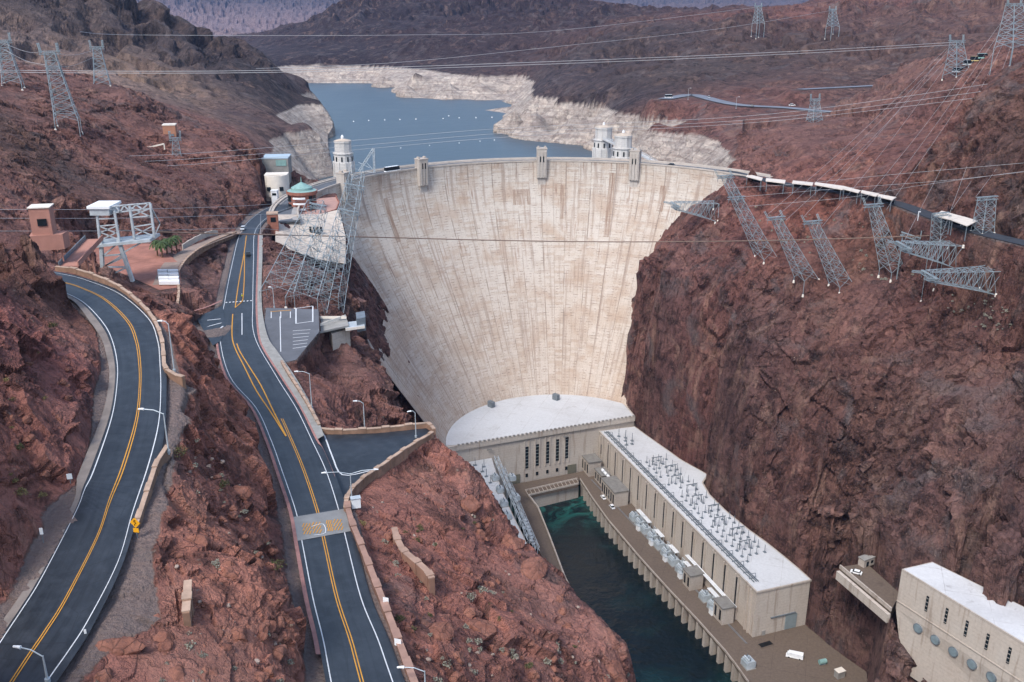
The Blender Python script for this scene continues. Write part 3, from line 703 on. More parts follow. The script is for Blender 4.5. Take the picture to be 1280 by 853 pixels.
# ------------------------------------------------------------------ the dam
def dam_mat():
    k = NT('dam_concrete')
    uv = k.n('ShaderNodeUVMap', uv_map='UVMap').outputs[0]
    sep = k.n('ShaderNodeSeparateXYZ'); k.l(uv, sep.inputs[0]); u, v = sep.outputs[0], sep.outputs[1]   # metres along crest, elevation
    pos = k.pos()
    def sc(x, y):
        mp = k.n('ShaderNodeMapping'); mp.inputs['Scale'].default_value = (x, y, 1); k.l(uv, mp.inputs[0]); return mp.outputs[0]
    base = k.mix(k.step(v, 60, 150), (.50, .42, .35), (.51, .46, .40))
    # tone of each pour
    cellu = k.math('FLOOR', k.math('DIVIDE', u, 8.4)); cellv = k.math('FLOOR', k.math('DIVIDE', v, 1.52))
    cb = k.n('ShaderNodeCombineXYZ'); k.l(cellu, cb.inputs[0]); k.l(cellv, cb.inputs[1])
    wn_ = k.n('ShaderNodeTexWhiteNoise', noise_dimensions='2D'); k.l(cb.outputs[0], wn_.inputs[0])
    base = k.mix(k.math('MULTIPLY', k.math('POWER', wn_.outputs[0], 3), .55), base, (.36, .27, .20))
    cb2 = k.n('ShaderNodeCombineXYZ'); k.l(cellu, cb2.inputs[0])
    wn2 = k.n('ShaderNodeTexWhiteNoise', noise_dimensions='2D'); k.l(cb2.outputs[0], wn2.inputs[0])
    base = k.mix(k.math('MULTIPLY', wn2.outputs[0], .25), base, (.57, .53, .48))
    blotch = k.noise(.05, 6, .6, pos, .5)
    base = k.mix(k.math('MULTIPLY', k.step(blotch, .46, .66), .6), base, (.38, .27, .19))
    # joints
    def joint(s, period, w, wob=0.0):
        q = s if not wob else k.math('ADD', s, k.math('MULTIPLY', k.noise(.12, 3, .5, sc(1, 1)), wob))
        fr = k.math('FRACT', k.math('DIVIDE', q, period)); dd_ = k.math('MINIMUM', fr, k.math('SUBTRACT', 1, fr))
        return k.math('LESS_THAN', dd_, w / period)
    jn = k.noise(.25, 4, .7, sc(1, 1))
    jh = k.math('MULTIPLY', joint(v, 1.52, .20), k.step(jn, .50, .62))
    base = k.mix(k.math('MULTIPLY', jh, .62), base, (.16, .12, .10))
    jn2 = k.noise(.15, 5, .7, sc(1.3, .3))
    jv = k.math('MULTIPLY', joint(u, 16.8, .36), k.step(jn2, .42, .58))
    base = k.mix(k.math('MULTIPLY', jv, .8), base, (.22, .17, .14))
    jv2 = k.math('MULTIPLY', joint(k.math('ADD', u, 8.4), 16.8, .24), k.step(jn2, .44, .56))
    base = k.mix(k.math('MULTIPLY', jv2, .5), base, (.2, .16, .13))
    # brown weeping streaks below the crest and along the joints
    s1 = k.noise(1.0, 4, .6, sc(.55, .035)); s2 = k.noise(1.0, 3, .5, sc(.05, .03))
    sm = k.math('MULTIPLY', k.step(s1, .56, .64), k.step(s2, .50, .60))
    sm = k.math('MULTIPLY', sm, k.step(v, 60, 140))
    base = k.mix(k.math('MULTIPLY', sm, .8), base, (.24, .15, .11))
    s3 = k.noise(1.0, 5, .6, sc(.35, .02))
    base = k.mix(k.math('MULTIPLY', k.step(s3, .52, .64), .6), base, (.27, .20, .16))
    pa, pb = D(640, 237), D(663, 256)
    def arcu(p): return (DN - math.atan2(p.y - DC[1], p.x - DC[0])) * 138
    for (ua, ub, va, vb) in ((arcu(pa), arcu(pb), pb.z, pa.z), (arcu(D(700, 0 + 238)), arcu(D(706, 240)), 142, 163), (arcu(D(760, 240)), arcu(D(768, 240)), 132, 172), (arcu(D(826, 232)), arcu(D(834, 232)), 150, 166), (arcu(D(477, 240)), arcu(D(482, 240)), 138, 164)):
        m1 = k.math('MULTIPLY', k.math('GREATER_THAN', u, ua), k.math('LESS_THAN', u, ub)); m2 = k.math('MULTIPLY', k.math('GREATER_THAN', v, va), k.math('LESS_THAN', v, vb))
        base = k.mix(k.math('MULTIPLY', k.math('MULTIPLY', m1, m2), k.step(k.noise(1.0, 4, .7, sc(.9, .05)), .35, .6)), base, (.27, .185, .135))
    fine = k.noise(1.2, 7, .7, pos)
    base = k.mix(k.step(fine, .3, .7), k.mix(1, base, (.86, .86, .86), 'MULTIPLY'), k.mix(1, base, (1.1, 1.1, 1.1), 'MULTIPLY'))
    h = k.math('SUBTRACT', fine, k.math('ADD', jh, k.math('MULTIPLY', jv, 2)))
    return k.fin(base, .9, k.bump(h, .15, .5), spec=.2)
M_DAM = dam_mat()
M_CONC = simple('pale_concrete', (.42, .37, .32), .9, .16, .25, bump=.05)
def build_dam():
    root = empty('dam', dam_pt(0, 145, 0), 0, 'great curved pale concrete arch dam wall stained with brown streaks across the gorge', 'dam')
    org = root.location
    A0, A1, NA = -84, 84, 168
    zs = [-6, 10, 25, 40, 55, 70, 85, 100, 115, 130, 140, 150, 156, 162, 167, 171, 174, 176, 178.9]
    vs, fs, uvs = [], [], []
    for zz in zs:
        for i in range(NA + 1):
            a = A0 + (A1 - A0) * i / NA
            vs.append(dam_pt(a, dam_R(zz), zz) - org); uvs.append((math.radians(a) * 138, zz))
    for r in range(len(zs) - 1):
        for i in range(NA):
            q = r * (NA + 1) + i; fs.append((q, q + 1, q + NA + 2, q + NA + 1))
    o = link_mesh('downstream_face', vs, fs, M_DAM, root, True)
    uvl = o.data.uv_layers.new(name='UVMap')
    for lp in o.data.loops: uvl.data[lp.index].uv = uvs[lp.vertex_index]
    def ringseg(name, prof, mat, a0=A0, a1=A1, n=NA):       # profile (R,z) swept along the arc
        vs, fs = [], []
        for i in range(n + 1):
            a = a0 + (a1 - a0) * i / n
            for R, zz in prof: vs.append(dam_pt(a, R, zz) - org)
        m = len(prof)
        for i in range(n):
            for j in range(m):
                p, q = i * m + j, i * m + (j + 1) % m
                fs.append((p, q, q + m, p + m))
        fs.append(tuple(range(m))[::-1]); fs.append(tuple(n * m + j for j in range(m)))
        return link_mesh(name, vs, fs, mat, root)
    ringseg('upstream_face', [(152, 178.9), (152, 60), (150, 60), (150, 178.9)], M_CONC)
    ringseg('crest_slab', [(138.6, 177), (151.4, 177), (151.4, 177.9), (138.6, 177.9)], simple('crest_asphalt', (.10, .11, .125), .8, .15, .3))
    ringseg('parapet', [(137.7, 178.4), (137.7, 179.3), (138.5, 179.3), (138.5, 178.0)], M_CONC)
    ringseg('parapet', [(151.5, 178.0), (151.5, 179.3), (152.3, 179.3), (152.3, 178.4)], M_CONC)
    ringseg('footpath', [(138.6, 177.95), (141.2, 177.95), (141.2, 178.1), (138.6, 178.1)], simple('crest_footpath', (.30, .29, .28), .85))
    ringseg('footpath', [(149.0, 177.95), (151.4, 177.95), (151.4, 178.1), (149.0, 178.1)], simple('crest_footpath_b', (.30, .29, .28), .85))
    return root
DAM = build_dam()
# ------------------------------------------------------------------ mesh collector
class MB:
    def __init__(s): s.v = []; s.f = []
    def box(s, c, d, rz=0.0, M=None):                # centre, full size
        b = len(s.v); ca, sa = math.cos(rz), math.sin(rz)
        for k in range(8):
            x, y, z = [(d[i] / 2) * (1 if k >> i & 1 else -1) for i in range(3)]
            s.v.append(Vector((c[0] + x * ca - y * sa, c[1] + x * sa + y * ca, c[2] + z)))
        for q in ((0,2,3,1),(4,5,7,6),(0,1,5,4),(2,6,7,3),(0,4,6,2),(1,3,7,5)): s.f.append(tuple(b + i for i in q))
        return s
    def bar(s, a, b_, w, h=None, up=None):           # square bar between two points
        a, b_ = Vector(a), Vector(b_); h = h or w; d = (b_ - a)
        if d.length < 1e-6: return s
        d.normalize(); r = d.cross(Vector(up or (0, 0, 1)))
        if r.length < 1e-3: r = d.cross(Vector((1, 0, 0)))
        r.normalize(); u = r.cross(d); o = len(s.v)
        for p in (a, b_):
            for i, j in ((-1,-1),(1,-1),(1,1),(-1,1)): s.v.append(p + r * (i * w / 2) + u * (j * h / 2))
        for q in ((0,1,5,4),(1,2,6,5),(2,3,7,6),(3,0,4,7),(3,2,1,0),(4,5,6,7)): s.f.append(tuple(o + i for i in q))
        return s
    def tube(s, pts, r, n=6, r2=None):
        pts = [Vector(p) for p in pts]; o = len(s.v); m = len(pts)
        for i, p in enumerate(pts):
            d = (pts[min(m-1, i+1)] - pts[max(0, i-1)]).normalized()
            a = d.cross(Vector((0, 0, 1)))
            if a.length < 1e-3: a = Vector((1, 0, 0))
            a.normalize(); b = a.cross(d); rr = r if r2 is None else r + (r2 - r) * i / (m - 1)
            for k in range(n):
                t = 2 * math.pi * k / n; s.v.append(p + a * rr * math.cos(t) + b * rr * math.sin(t))
        for i in range(m - 1):
            for k in range(n):
                q = o + i * n + k; q2 = o + i * n + (k + 1) % n
                s.f.append((q, q2, q2 + n, q + n))
        s.f.append(tuple(o + k for k in range(n))[::-1]); s.f.append(tuple(o + (m-1) * n + k for k in range(n)))
        return s
    def lathe(s, c, prof, n=24, a0=0.0, a1=2 * math.pi):
        o = len(s.v); full = abs(a1 - a0 - 2 * math.pi) < 1e-6; cols = n if full else n + 1
        for i in range(cols):
            t = a0 + (a1 - a0) * i / n
            for r, z in prof: s.v.append(Vector((c[0] + r * math.cos(t), c[1] + r * math.sin(t), c[2] + z)))
        m = len(prof)
        for i in range(n):
            j = (i + 1) % cols
            for k in range(m - 1): s.f.append((o + i*m + k, o + j*m + k, o + j*m + k + 1, o + i*m + k + 1))
        if full:
            if prof[0][0] > 1e-6: s.f.append(tuple(o + i * m for i in range(n))[::-1])
            if prof[-1][0] > 1e-6: s.f.append(tuple(o + i * m + m - 1 for i in range(n)))
        return s
    def prism(s, poly, z0, z1):                       # plan polygon (counter-clockwise) between two heights
        area = sum(poly[i][0] * poly[(i+1) % len(poly)][1] - poly[(i+1) % len(poly)][0] * poly[i][1] for i in range(len(poly)))
        if area < 0: poly = list(poly)[::-1]
        o = len(s.v); n = len(poly)
        for z in (z0, z1):
            for i, p in enumerate(poly): s.v.append(Vector((p[0], p[1], z[i] if isinstance(z, (list, tuple)) else z)))
        for i in range(n): j = (i + 1) % n; s.f.append((o + i, o + j, o + n + j, o + n + i))
        s.f.append(tuple(o + i for i in range(n))[::-1]); s.f.append(tuple(o + n + i for i in range(n)))
        return s
    def build(s, name, mat, parent=None, org=None, smooth=False):
        v = [p - org for p in s.v] if org is not None else s.v
        return link_mesh(name, v, s.f, mat, parent, smooth)
def V3(*a): return Vector(a)
R_ = random.Random(5)

M_ASPH = NT('asphalt')
def _asph():
    k = M_ASPH; p = k.pos()
    n = k.noise(.09, 4, .6, p, .4); f = k.noise(3.0, 6, .7, p); w = k.noise(.5, 4, .6, p)
    c = k.mix(k.step(n, .35, .68), (.007, .009, .012), (.022, .027, .034))
    c = k.mix(k.math('MULTIPLY', k.step(w, .45, .7), .35), c, (.06, .07, .085))
    c = k.mix(k.step(f, .3, .7), k.mix(1, c, (.8, .8, .8), 'MULTIPLY'), k.mix(1, c, (1.2, 1.2, 1.2), 'MULTIPLY'))
    uv = k.n('ShaderNodeUVMap', uv_map='UVMap').outputs[0]
    mp = k.n('ShaderNodeMapping'); mp.inputs['Scale'].default_value = (9, .035, 1); k.l(uv, mp.inputs[0])
    tr = k.noise(1.0, 4, .55, mp.outputs[0]); c = k.mix(k.math('MULTIPLY', k.step(tr, .42, .62), .45), c, (.032, .038, .047))
    mp = k.n('ShaderNodeMapping'); mp.inputs['Scale'].default_value = (26, .05, 1); k.l(uv, mp.inputs[0])
    c = k.mix(k.math('MULTIPLY', k.step(k.noise(1.0, 3, .5, mp.outputs[0]), .52, .66), .45), c, (.010, .012, .015))
    ck = k.n('ShaderNodeTexVoronoi', feature='DISTANCE_TO_EDGE'); ck.inputs['Scale'].default_value = .11; k.l(k.pos((1, 1, 1)), ck.inputs['Vector'])
    c = k.mix(k.math('MULTIPLY', k.math('SUBTRACT', 1, k.step(ck.outputs['Distance'], 0, .008)), .5), c, (.006, .006, .007))
    k.fin(c, .5, k.bump(f, .02, .4), spec=.5)
_asph(); M_ASPH = M_ASPH.m
def worn(name, col, lo=.35):
    k = NT(name); n = k.noise(1.5, 6, .8, k.pos())
    c = rgb(col)
    return k.fin(k.mix(k.step(n, lo - .1, lo + .12), tuple(x * .55 for x in c[:3]), c), .8)
M_WHITE_L = worn('road_white_paint', '#c9ccce', .36)
M_YELLOW_L = worn('road_yellow_paint', '#c28c38', .34)
M_WALK = simple('sidewalk_concrete', '#8f8d88', .9, .15, .5)
M_PINK = simple('pink_curb', '#9a716a', .85, .2, .6)
M_STONE = simple('tan_stone', '#866a58', .95, .35, .35, bump=.1)
M_STONE_TOP = simple('tan_coping', '#a58d7b', .95, .25, .5, bump=.05)
M_BROWNWALL = simple('brown_painted_wall', '#7d5f52', .9, .2, .4)
M_STEEL = simple('galvanised_steel', '#b4bcc0', .5, .2, .4, metal=.25)
M_STEEL_D = simple('weathered_steel', '#747c82', .55, .25, .5, metal=.3)
M_WHITE = simple('white_paint', '#dfe1e2', .5, .06, .5)
M_DARK = simple('dark_glass', '#1b2226', .25, .2, .5)
M_BLACK = simple('black_rubber', '#141414', .8)
M_GLASSB = simple('blue_glass', '#77858a', .2, .2, .4)
M_GREY = simple('grey_concrete', '#8d8a85', .9, .2, .3)
M_BRICK = simple('red_brick', '#8f5f50', .9, .15, .8)
M_TEAL = simple('copper_green_roof', '#7c9c97', .6, .2, .5)
M_CREAM = simple('cream_paint', '#d8cfc2', .7, .08, .4)

# ------------------------------------------------------------------ roads (structure)
def lerp(a, b, t): return a + (b - a) * t
def strip(name, L, Rr, dz, mat, kind='structure', ext=(0, 0)):
    vs, fs = [], []
    for a, b in zip(L, Rr):
        d = (b - a).normalized(); vs += [a - d * ext[0] + V3(0, 0, dz), b + d * ext[1] + V3(0, 0, dz)]
    for i in range(len(L) - 1): fs.append((2*i, 2*i+1, 2*i+3, 2*i+2))
    o = link_mesh(name, vs, fs, mat); tag(o, kind=kind)
    uvl = o.data.uv_layers.new(name='UVMap'); acc = [0.0]
    for i in range(len(L) - 1): acc.append(acc[-1] + (L[i+1] - L[i]).length)
    for lp in o.data.loops: uvl.data[lp.index].uv = (lp.vertex_index % 2, acc[lp.vertex_index // 2])
    return o
def paint(name, L, Rr, t, w, dz, mat, i0=0, i1=None, off=0.0):
    A, B = [], []
    for a, b in list(zip(L, Rr))[i0:i1]:
        d = (b - a).normalized(); p = lerp(a, b, t(len(A)) if callable(t) else t) + d * off
        A.append(p - d * w / 2); B.append(p + d * w / 2)
    return strip(name, A, B, dz, mat)
def pline(name, pts, w, dz, mat):                       # painted line along a polyline
    P_ = cat_rom([Vector(p) for p in pts], 4); A, B = [], []
    for i, p in enumerate(P_):
        d = (P_[min(len(P_)-1, i+1)] - P_[max(0, i-1)]); d.z = 0; d.normalize(); n = V3(-d.y, d.x, 0)
        A.append(p + n * w / 2); B.append(p - n * w / 2)
    return strip(name, A, B, dz, mat)
strip('road', mL, mR, 0.0, M_ASPH, ext=(.7, 1.6))
strip('road', lL, lR, 0.0, M_ASPH, ext=(.5, 1.3))
NM = len(mL)
paint('edge_line', mL, mR, 0, .17, .05, M_WHITE_L); paint('edge_line', mL, mR, 1, .17, .05, M_WHITE_L)
paint('edge_line', lL, lR, 0, .17, .05, M_WHITE_L); paint('edge_line', lL, lR, 1, .17, .05, M_WHITE_L)
for off in (-.2, .2):
    paint('centre_line', lL, lR, .53, .17, .05, M_YELLOW_L, off=off)
    paint('centre_line', mL, mR, .5, .17, .05, M_YELLOW_L, 0, 47, off=off)
def _row(p):
    dz = p.z - H; dep = p.y * cp - dz * sp; up = p.y * sp + dz * cp; return CY - F * up / dep
def rowpt(t, row):
    for i in range(NM - 1):
        r0, r1 = _row(mL[i]), _row(mL[i+1])
        if r1 <= row <= r0: s_ = (r0 - row) / (r0 - r1); return lerp(lerp(mL[i], mL[i+1], s_), lerp(mR[i], mR[i+1], s_), t)
def RU(px, row): return U(px, row, rowpt(.5, row).z)
pline('centre_line', [RU(357.5, 546), RU(338, 515), RU(320, 488), RU(305, 458), RU(294, 436), RU(290, 419), RU(291, 393)], .3, .09, M_YELLOW_L)
pline('centre_line', [RU(357.5, 545), RU(342, 515), RU(326, 482), RU(311, 458), RU(300, 440), RU(296, 430)], .3, .09, M_YELLOW_L)
pline('centre_line', [RU(294, 385), RU(299, 350), RU(305, 318), RU(308, 295)], .3, .09, M_YELLOW_L)
pline('centre_line', [RU(294, 385), RU(302.5, 377), RU(304, 370), RU(305.5, 345), RU(305.5, 318)], .3, .09, M_YELLOW_L)
pline('lane_line', [RU(302.5, 419), RU(302.5, 392)], .25, .09, M_WHITE_L)
for i in range(8):
    a = RU(282 + i * 4.4, 378.6 - i * .32); pline('crossing_mark', [a, a + V3(.55, .02, 0)], .9, .09, M_WHITE_L)
# side road with markings
strip('side_road', [U(244, 396, 184.6), U(262, 389.5, 184.2), U(278, 382, 183.5)], [U(266, 432, 184.6), U(276, 426, 184.3), U(283, 410, 184.0)], -.05, M_ASPH, ext=(0, 0))
for a, b in (((248, 402), (276, 399)), ((254, 410), (277, 404)), ((262, 421), (279, 408))):
    pline('stop_mark', [U(*a, 184.4), U(*b, 184.0)], .45, .07, M_WHITE_L)
pline('pink_kerb_line', [U(243, 389, 184.9), U(262, 383, 184.5), U(277, 376, 183.6)], .8, .12, M_PINK)
# sidewalk on the gorge side with a pink kerb
SW = [(mR[i], i) for i in range(40, NM - 8)]
side_a = [U(433,640,187), U(420, 600, 186), U(404, 562, 185.6), U(395, 551, 185.5), U(374, 509, 185), U(349, 470, 184.5), U(330, 440, 184.2), U(322, 419, 184), U(319.5, 377, 183), U(321.5, 324, 181), U(322.5, 293, 180)]
side_b = [U(437,640,187), U(428, 610, 186), U(420, 585, 185.6), U(405, 545, 185.5), U(392, 512, 185), U(368, 470, 184.5), U(347, 440, 184.2), U(334, 419, 184), U(327, 377, 183), U(328, 324, 181), U(328.5, 293, 180)]
side_c = [p + (q - p).normalized() * .6 for p, q in zip(side_a, side_b)]
strip('sidewalk', cat_rom(side_c[3:], 4), cat_rom(side_b[3:], 4), .14, M_WALK)
strip('kerb', cat_rom(side_a[1:], 4), cat_rom(side_c[1:], 4), .145, M_PINK)
strip('kerb', [p - (q - p).normalized() * 1.4 for p, q in zip(mL[8:60], mR[8:60])], [p - (q - p).normalized() * .75 for p, q in zip(mL[8:60], mR[8:60])], .12, M_PINK)
# grey shoulder of the left road's inner side
strip('shoulder', [p - (q - p).normalized() * 2.0 for p, q in zip(lL, lR)], [p - (q - p).normalized() * .55 for p, q in zip(lL, lR)], -.02, simple('grey_shoulder', '#7d746e', .95, .25, .3))
# turn-out
o = link_mesh('turnout', [p + V3(0, 0, .02) + V3(0, 0, 0) for p in [V3(q.x, q.y, 184.28) for q in TURN]], [tuple(range(len(TURN)))[::-1]], M_ASPH); tag(o, kind='structure')
pline('bay_line', [V3(*U(391, 546, 184.3)[:2], 184.3), V3(*U(403, 541, 184.3)[:2], 184.3), V3(*U(415, 570, 184.3)[:2], 184.3), V3(*U(428, 594, 184.3)[:2], 184.3), V3(*U(462, 589, 184.3)[:2], 184.3)], .3, .07, M_WHITE_L)
# small car park by the sidewalk
o = link_mesh('car_park', [V3(q.x, q.y, 183.3) for q in LOT], [tuple(range(len(LOT)))[::-1]], simple('worn_asphalt', '#5e6065', .9, .15, .2)); tag(o, kind='structure')
pline('bay_line', [U(338, 390, 183.3), U(364, 388, 183.3)], .45, .07, M_YELLOW_L)
for x in (339, 351, 363): pline('bay_line', [U(x, 390, 183.3), U(x, 398, 183.3)], .25, .07, M_WHITE_L)
for q in ([(370, 405), (370, 386)], [(370, 386), (391, 383)], [(391, 383), (391, 403)], [(370, 405), (391, 402)]):
    pline('bay_line', [U(*q[0], 183.3), U(*q[1], 183.3)], .4, .078, M_WHITE_L)
for i in range(6): pline('bay_line', [U(366, 414 + i * 4.4, 183.3), U(388 - i, 412.5 + i * 4.2, 183.3)], .3, .07, M_WHITE_L)
pline('bay_line', [U(350, 396, 183.3), U(351, 440, 183.3)], .25, .07, M_WHITE_L)
# concrete slab with hatched boxes set in the middle road
rws = [(677, 664), (671, 659.5), (665, 655), (659, 649.5), (653, 643), (647, 636)]
strip('road_slab', [rowpt(-.12, a_) for a_, b_ in rws], [rowpt(1.2, b_) for a_, b_ in rws], .06, simple('slab_concrete', '#7f8080', .9, .12, .4))
for t0, t1 in ((.06, .26), (.28, .50), (.62, .76), (.78, 1.0)):
    for k in range(3):
        ra, rb = 668 - k * 4.6 - t0 * 7, 664 - k * 4.6 - t0 * 7
        for j in range(3):
            ta = lerp(t0, t1, j / 3) + .01
            pline('hatch_mark', [rowpt(ta, ra + 1.2), rowpt(ta + (t1 - t0) / 3 * .8, rb + .6)], .2, .13, M_YELLOW_L)
pline('bay_line', [rowpt(.29, 670), rowpt(.56, 667), rowpt(.55, 656), rowpt(.28, 659)], .15, .14, M_WHITE_L)
# rim road
rL, rR = [], []
RC = cat_rom(RIM, 5)
for i, p in enumerate(RC):
    d = RC[min(len(RC)-1, i+1)] - RC[max(0, i-1)]; d.z = 0; d.normalize(); n = V3(-d.y, d.x, 0)
    rL.append(p + n * 4.5); rR.append(p - n * 4.5)
strip('rim_road', rL, rR, .05, simple('rim_asphalt', '#34373d', .85, .2, .2))
# car-park terraces across the dam
def drape(name, pts, w, mat, dz=.6):
    P_ = cat_rom(pts, 5); A, B = [], []
    for i, p in enumerate(P_):
        d = P_[min(len(P_)-1, i+1)] - P_[max(0, i-1)]; d.z = 0; d.normalize(); n = V3(-d.y, d.x, 0)
        A.append(p + n * w / 2); B.append(p - n * w / 2)
    return strip(name, A, B, dz, mat)
M_ROADG = simple('distant_asphalt', '#6c7078', .9, .12, .1)
def GG(px, py): return GP(px, py, 200, 3000)
drape('upper_road', UP1, 14, M_ROADG, .2)
drape('upper_road', UP2, 10, M_ROADG, .2)
# paths round the yard
drape('yard_path', [U(203, 356, 189.7), U(215, 330, 189.7), U(240, 312, 188.5), U(268, 300, 184.5), U(296, 290, 180.6)], 6, simple('dusty_path', '#8d7b70', .95, .2, .3), .1)
o = link_mesh('yard', [V3(p.x, p.y, 189.75) for p in YARD], [tuple(range(len(YARD)))[::-1]], simple('pink_yard_ground', '#96685a', .95, .25, .25)); tag(o, kind='structure')

# ------------------------------------------------------------------ stone parapet walls
def parapet_wall(name, pts, label, h=1.0, w=.7, blk=4.2, mat=M_STONE, top=M_STONE_TOP, cat='wall', group=None, base_drop=1.5):
    P_ = cat_rom([Vector(p) for p in pts], 5)
    L = [0]
    for a, b in zip(P_, P_[1:]): L.append(L[-1] + (b - a).length)
    def at(s):
        for i in range(len(L) - 1):
            if s <= L[i+1] or i == len(L) - 2: return lerp(P_[i], P_[i+1], max(0, min(1, (s - L[i]) / (L[i+1] - L[i] + 1e-9))))
    org = P_[len(P_) // 2].copy(); root = empty(name, org, 0, label, cat, group)
    body, cop = MB(), MB(); s = 0; k = 0
    while s < L[-1] - .3:
        e = min(L[-1], s + blk * (1 if k % 2 == 0 else .55)); a, b = at(s), at(e)
        hh, ww = (h, w * 1.25) if k % 2 else (h * .82, w)
        m = (a + b) / 2
        body.bar(a + V3(0, 0, hh / 2 - base_drop / 2), b + V3(0, 0, hh / 2 - base_drop / 2), ww * .8, hh + base_drop)
        d = (b - a).normalized() * .06
        cop.bar(a + d + V3(0, 0, hh + .09), b - d + V3(0, 0, hh + .09), ww * .8 + .16, .16)
        s = e; k += 1
    body.build('stone_body', mat, root, org); cop.build('coping', top, root, org)
    return root
def gpts(pix, z): return [U(x, y, zz) for (x, y), zz in zip(pix, z if isinstance(z, list) else [z] * len(pix))]
parapet_wall('stone_wall', gpts([(70,337),(95,340),(125,350),(150,362),(175,382),(192,402),(202,425),(205,448),(206,462),(214,471),(230,477)], [217,217,216.6,216.2,215.8,215.4,215,214.5,214.3,214.2,214.2]), 'tan stone block wall curving round the outside of the hairpin bend', w=.62, h=.8)
parapet_wall('stone_wall', gpts([(210,562),(197,583),(187,612),(178,640),(171,661)], [212.4,212,211.6,211.1,210.8]), 'short tan stone wall on the right edge of the left road above the gravel apron', w=.62, h=.8)
parapet_wall('road_wall', gpts([(522,870),(498,806),(474,744),(452,687),(438,652),(434,632)], [193,191.5,190,188.4,187.4,187]), 'long brown stepped wall along the right edge of the straight middle road', mat=M_BROWNWALL, top=simple('brown_coping', '#97786a', .9, .2, .4), w=1.0, blk=5)
parapet_wall('stone_wall', gpts([(432,640),(436,622),(452,604),(475,588),(500,570),(522,556),(541,545)], [187,186.6,185.8,185.2,184.8,184.5,184.4]), 'tan stone wall with piers on the near side of the asphalt turnout', w=.8, blk=3.4)
parapet_wall('stone_wall', gpts([(401,540),(425,542),(452,541),(480,539),(508,536),(533,533),(543,541)], 184.4), 'tan stone wall with piers on the dam side of the asphalt turnout', w=.8, blk=3.4)
parapet_wall('stone_wall', gpts([(352,453),(362,470),(375,490),(388,512),(399,533)], [184.6,184.8,185,185.2,185.2]), 'low rough stone kerb wall between the sidewalk and the rocky bluff', h=.5, w=.6, blk=2.6, base_drop=1)
parapet_wall('stone_wall', [U(x, y, z) + V3(0,0,.2) for x, y, z in [(493,664,184.5),(496,676,184.5),(503,691,184.6),(520,706,185),(532,716,185),(540,728,185)]], 'broken tan stone retaining wall zigzagging across the red slope', h=.6, w=1.2, blk=3, base_drop=3, mat=simple('tan_rubble', '#8a6a5a', .95, .25, .5), top=simple('tan_rubble_top', '#9b8070', .95, .2, .5))
parapet_wall('stone_wall', [U(236, 734, 208.6) , U(235, 753, 208.4), U(233.5, 774, 208.2)], 'short isolated tan stone wall standing on the red hill between the roads', h=1.1, w=1.0, blk=2.6, base_drop=3)
parapet_wall('yard_wall', gpts([(222,384),(224,365),(222,347),(230,330),(245,316),(268,303),(295,292)], [188,189,189.5,189,188.5,185,181]), 'curved rubble wall below the dusty yard path', h=.8, w=.7, blk=2.4)
parapet_wall('yard_wall', gpts([(228,308),(245,298),(262,291),(272,290)], [189,188,185,184]), 'pale low wall on the upper edge of the dusty yard path', h=.6, w=.5, blk=6, mat=M_CONC, top=M_CONC)

# ------------------------------------------------------------------ powerhouse
def conc(name, c1, c2, streak=.5, lift=1.5):
    k = NT(name); p = k.pos(); sep = k.n('ShaderNodeSeparateXYZ'); k.l(p, sep.inputs[0])
    n = k.noise(.07, 6, .6, p, .4); f = k.noise(1.1, 7, .7, p); st = k.noise(1, 5, .6, k.pos((.5, .5, .04)))
    c = k.mix(k.step(n, .35, .68), c1, c2)
    fr = k.math('FRACT', k.math('DIVIDE', sep.outputs[2], lift)); ln = k.math('LESS_THAN', fr, .06)
    c = k.mix(k.math('MULTIPLY', k.step(st, .55, .68), streak), c, (.21, .15, .11))
    c = k.mix(k.math('MULTIPLY', ln, .3), c, (.2, .16, .13))
    c = k.mix(k.step(f, .3, .7), k.mix(1, c, (.86, .86, .86), 'MULTIPLY'), k.mix(1, c, (1.1, 1.1, 1.1), 'MULTIPLY'))
    return k.fin(c, .9, k.bump(f, .06, .5), spec=.2)
M_PH = conc('powerhouse_concrete', (.46, .395, .335), (.49, .44, .385))
M_PIER = conc('pier_concrete', (.38, .325, .275), (.44, .39, .34))
def roof_mat(name, a, b, dirt=(.25, .22, .2), amt=.5):
    k = NT(name); p = k.pos(); n = k.noise(.12, 7, .65, p, .6); f = k.noise(.8, 7, .75, p)
    c = k.mix(k.step(f, .3, .7), a, b); c = k.mix(k.math('MULTIPLY', k.step(n, .60, .75), amt), c, dirt)
    c = k.mix(k.math('MULTIPLY', k.step(k.noise(2.2, 3, .5, p), .68, .72), .5), c, dirt)
    for ax in (0, 1):
        sx = k.n('ShaderNodeSeparateXYZ'); mp = k.n('ShaderNodeMapping'); mp.inputs['Rotation'].default_value = (0, 0, .32); k.l(p, mp.inputs[0]); k.l(mp.outputs[0], sx.inputs[0])
        fr = k.math('FRACT', k.math('DIVIDE', sx.outputs[ax], 14.0)); ln = k.math('MULTIPLY', k.math('LESS_THAN', fr, .018), k.step(n, .4, .6)); c = k.mix(k.math('MULTIPLY', ln, .5), c, dirt)
    c = k.mix(k.math('MULTIPLY', k.step(k.noise(.035, 4, .6, p), .45, .7), .22), c, dirt)
    return k.fin(c, .85, spec=.2)
M_ROOF = roof_mat('white_roof', (.46, .465, .47), (.56, .565, .57))
M_DECK = roof_mat('brown_deck', (.105, .078, .060), (.155, .118, .090), (.06, .045, .036), .6)
def P2(pts): return [(p[0], p[1]) for p in pts]

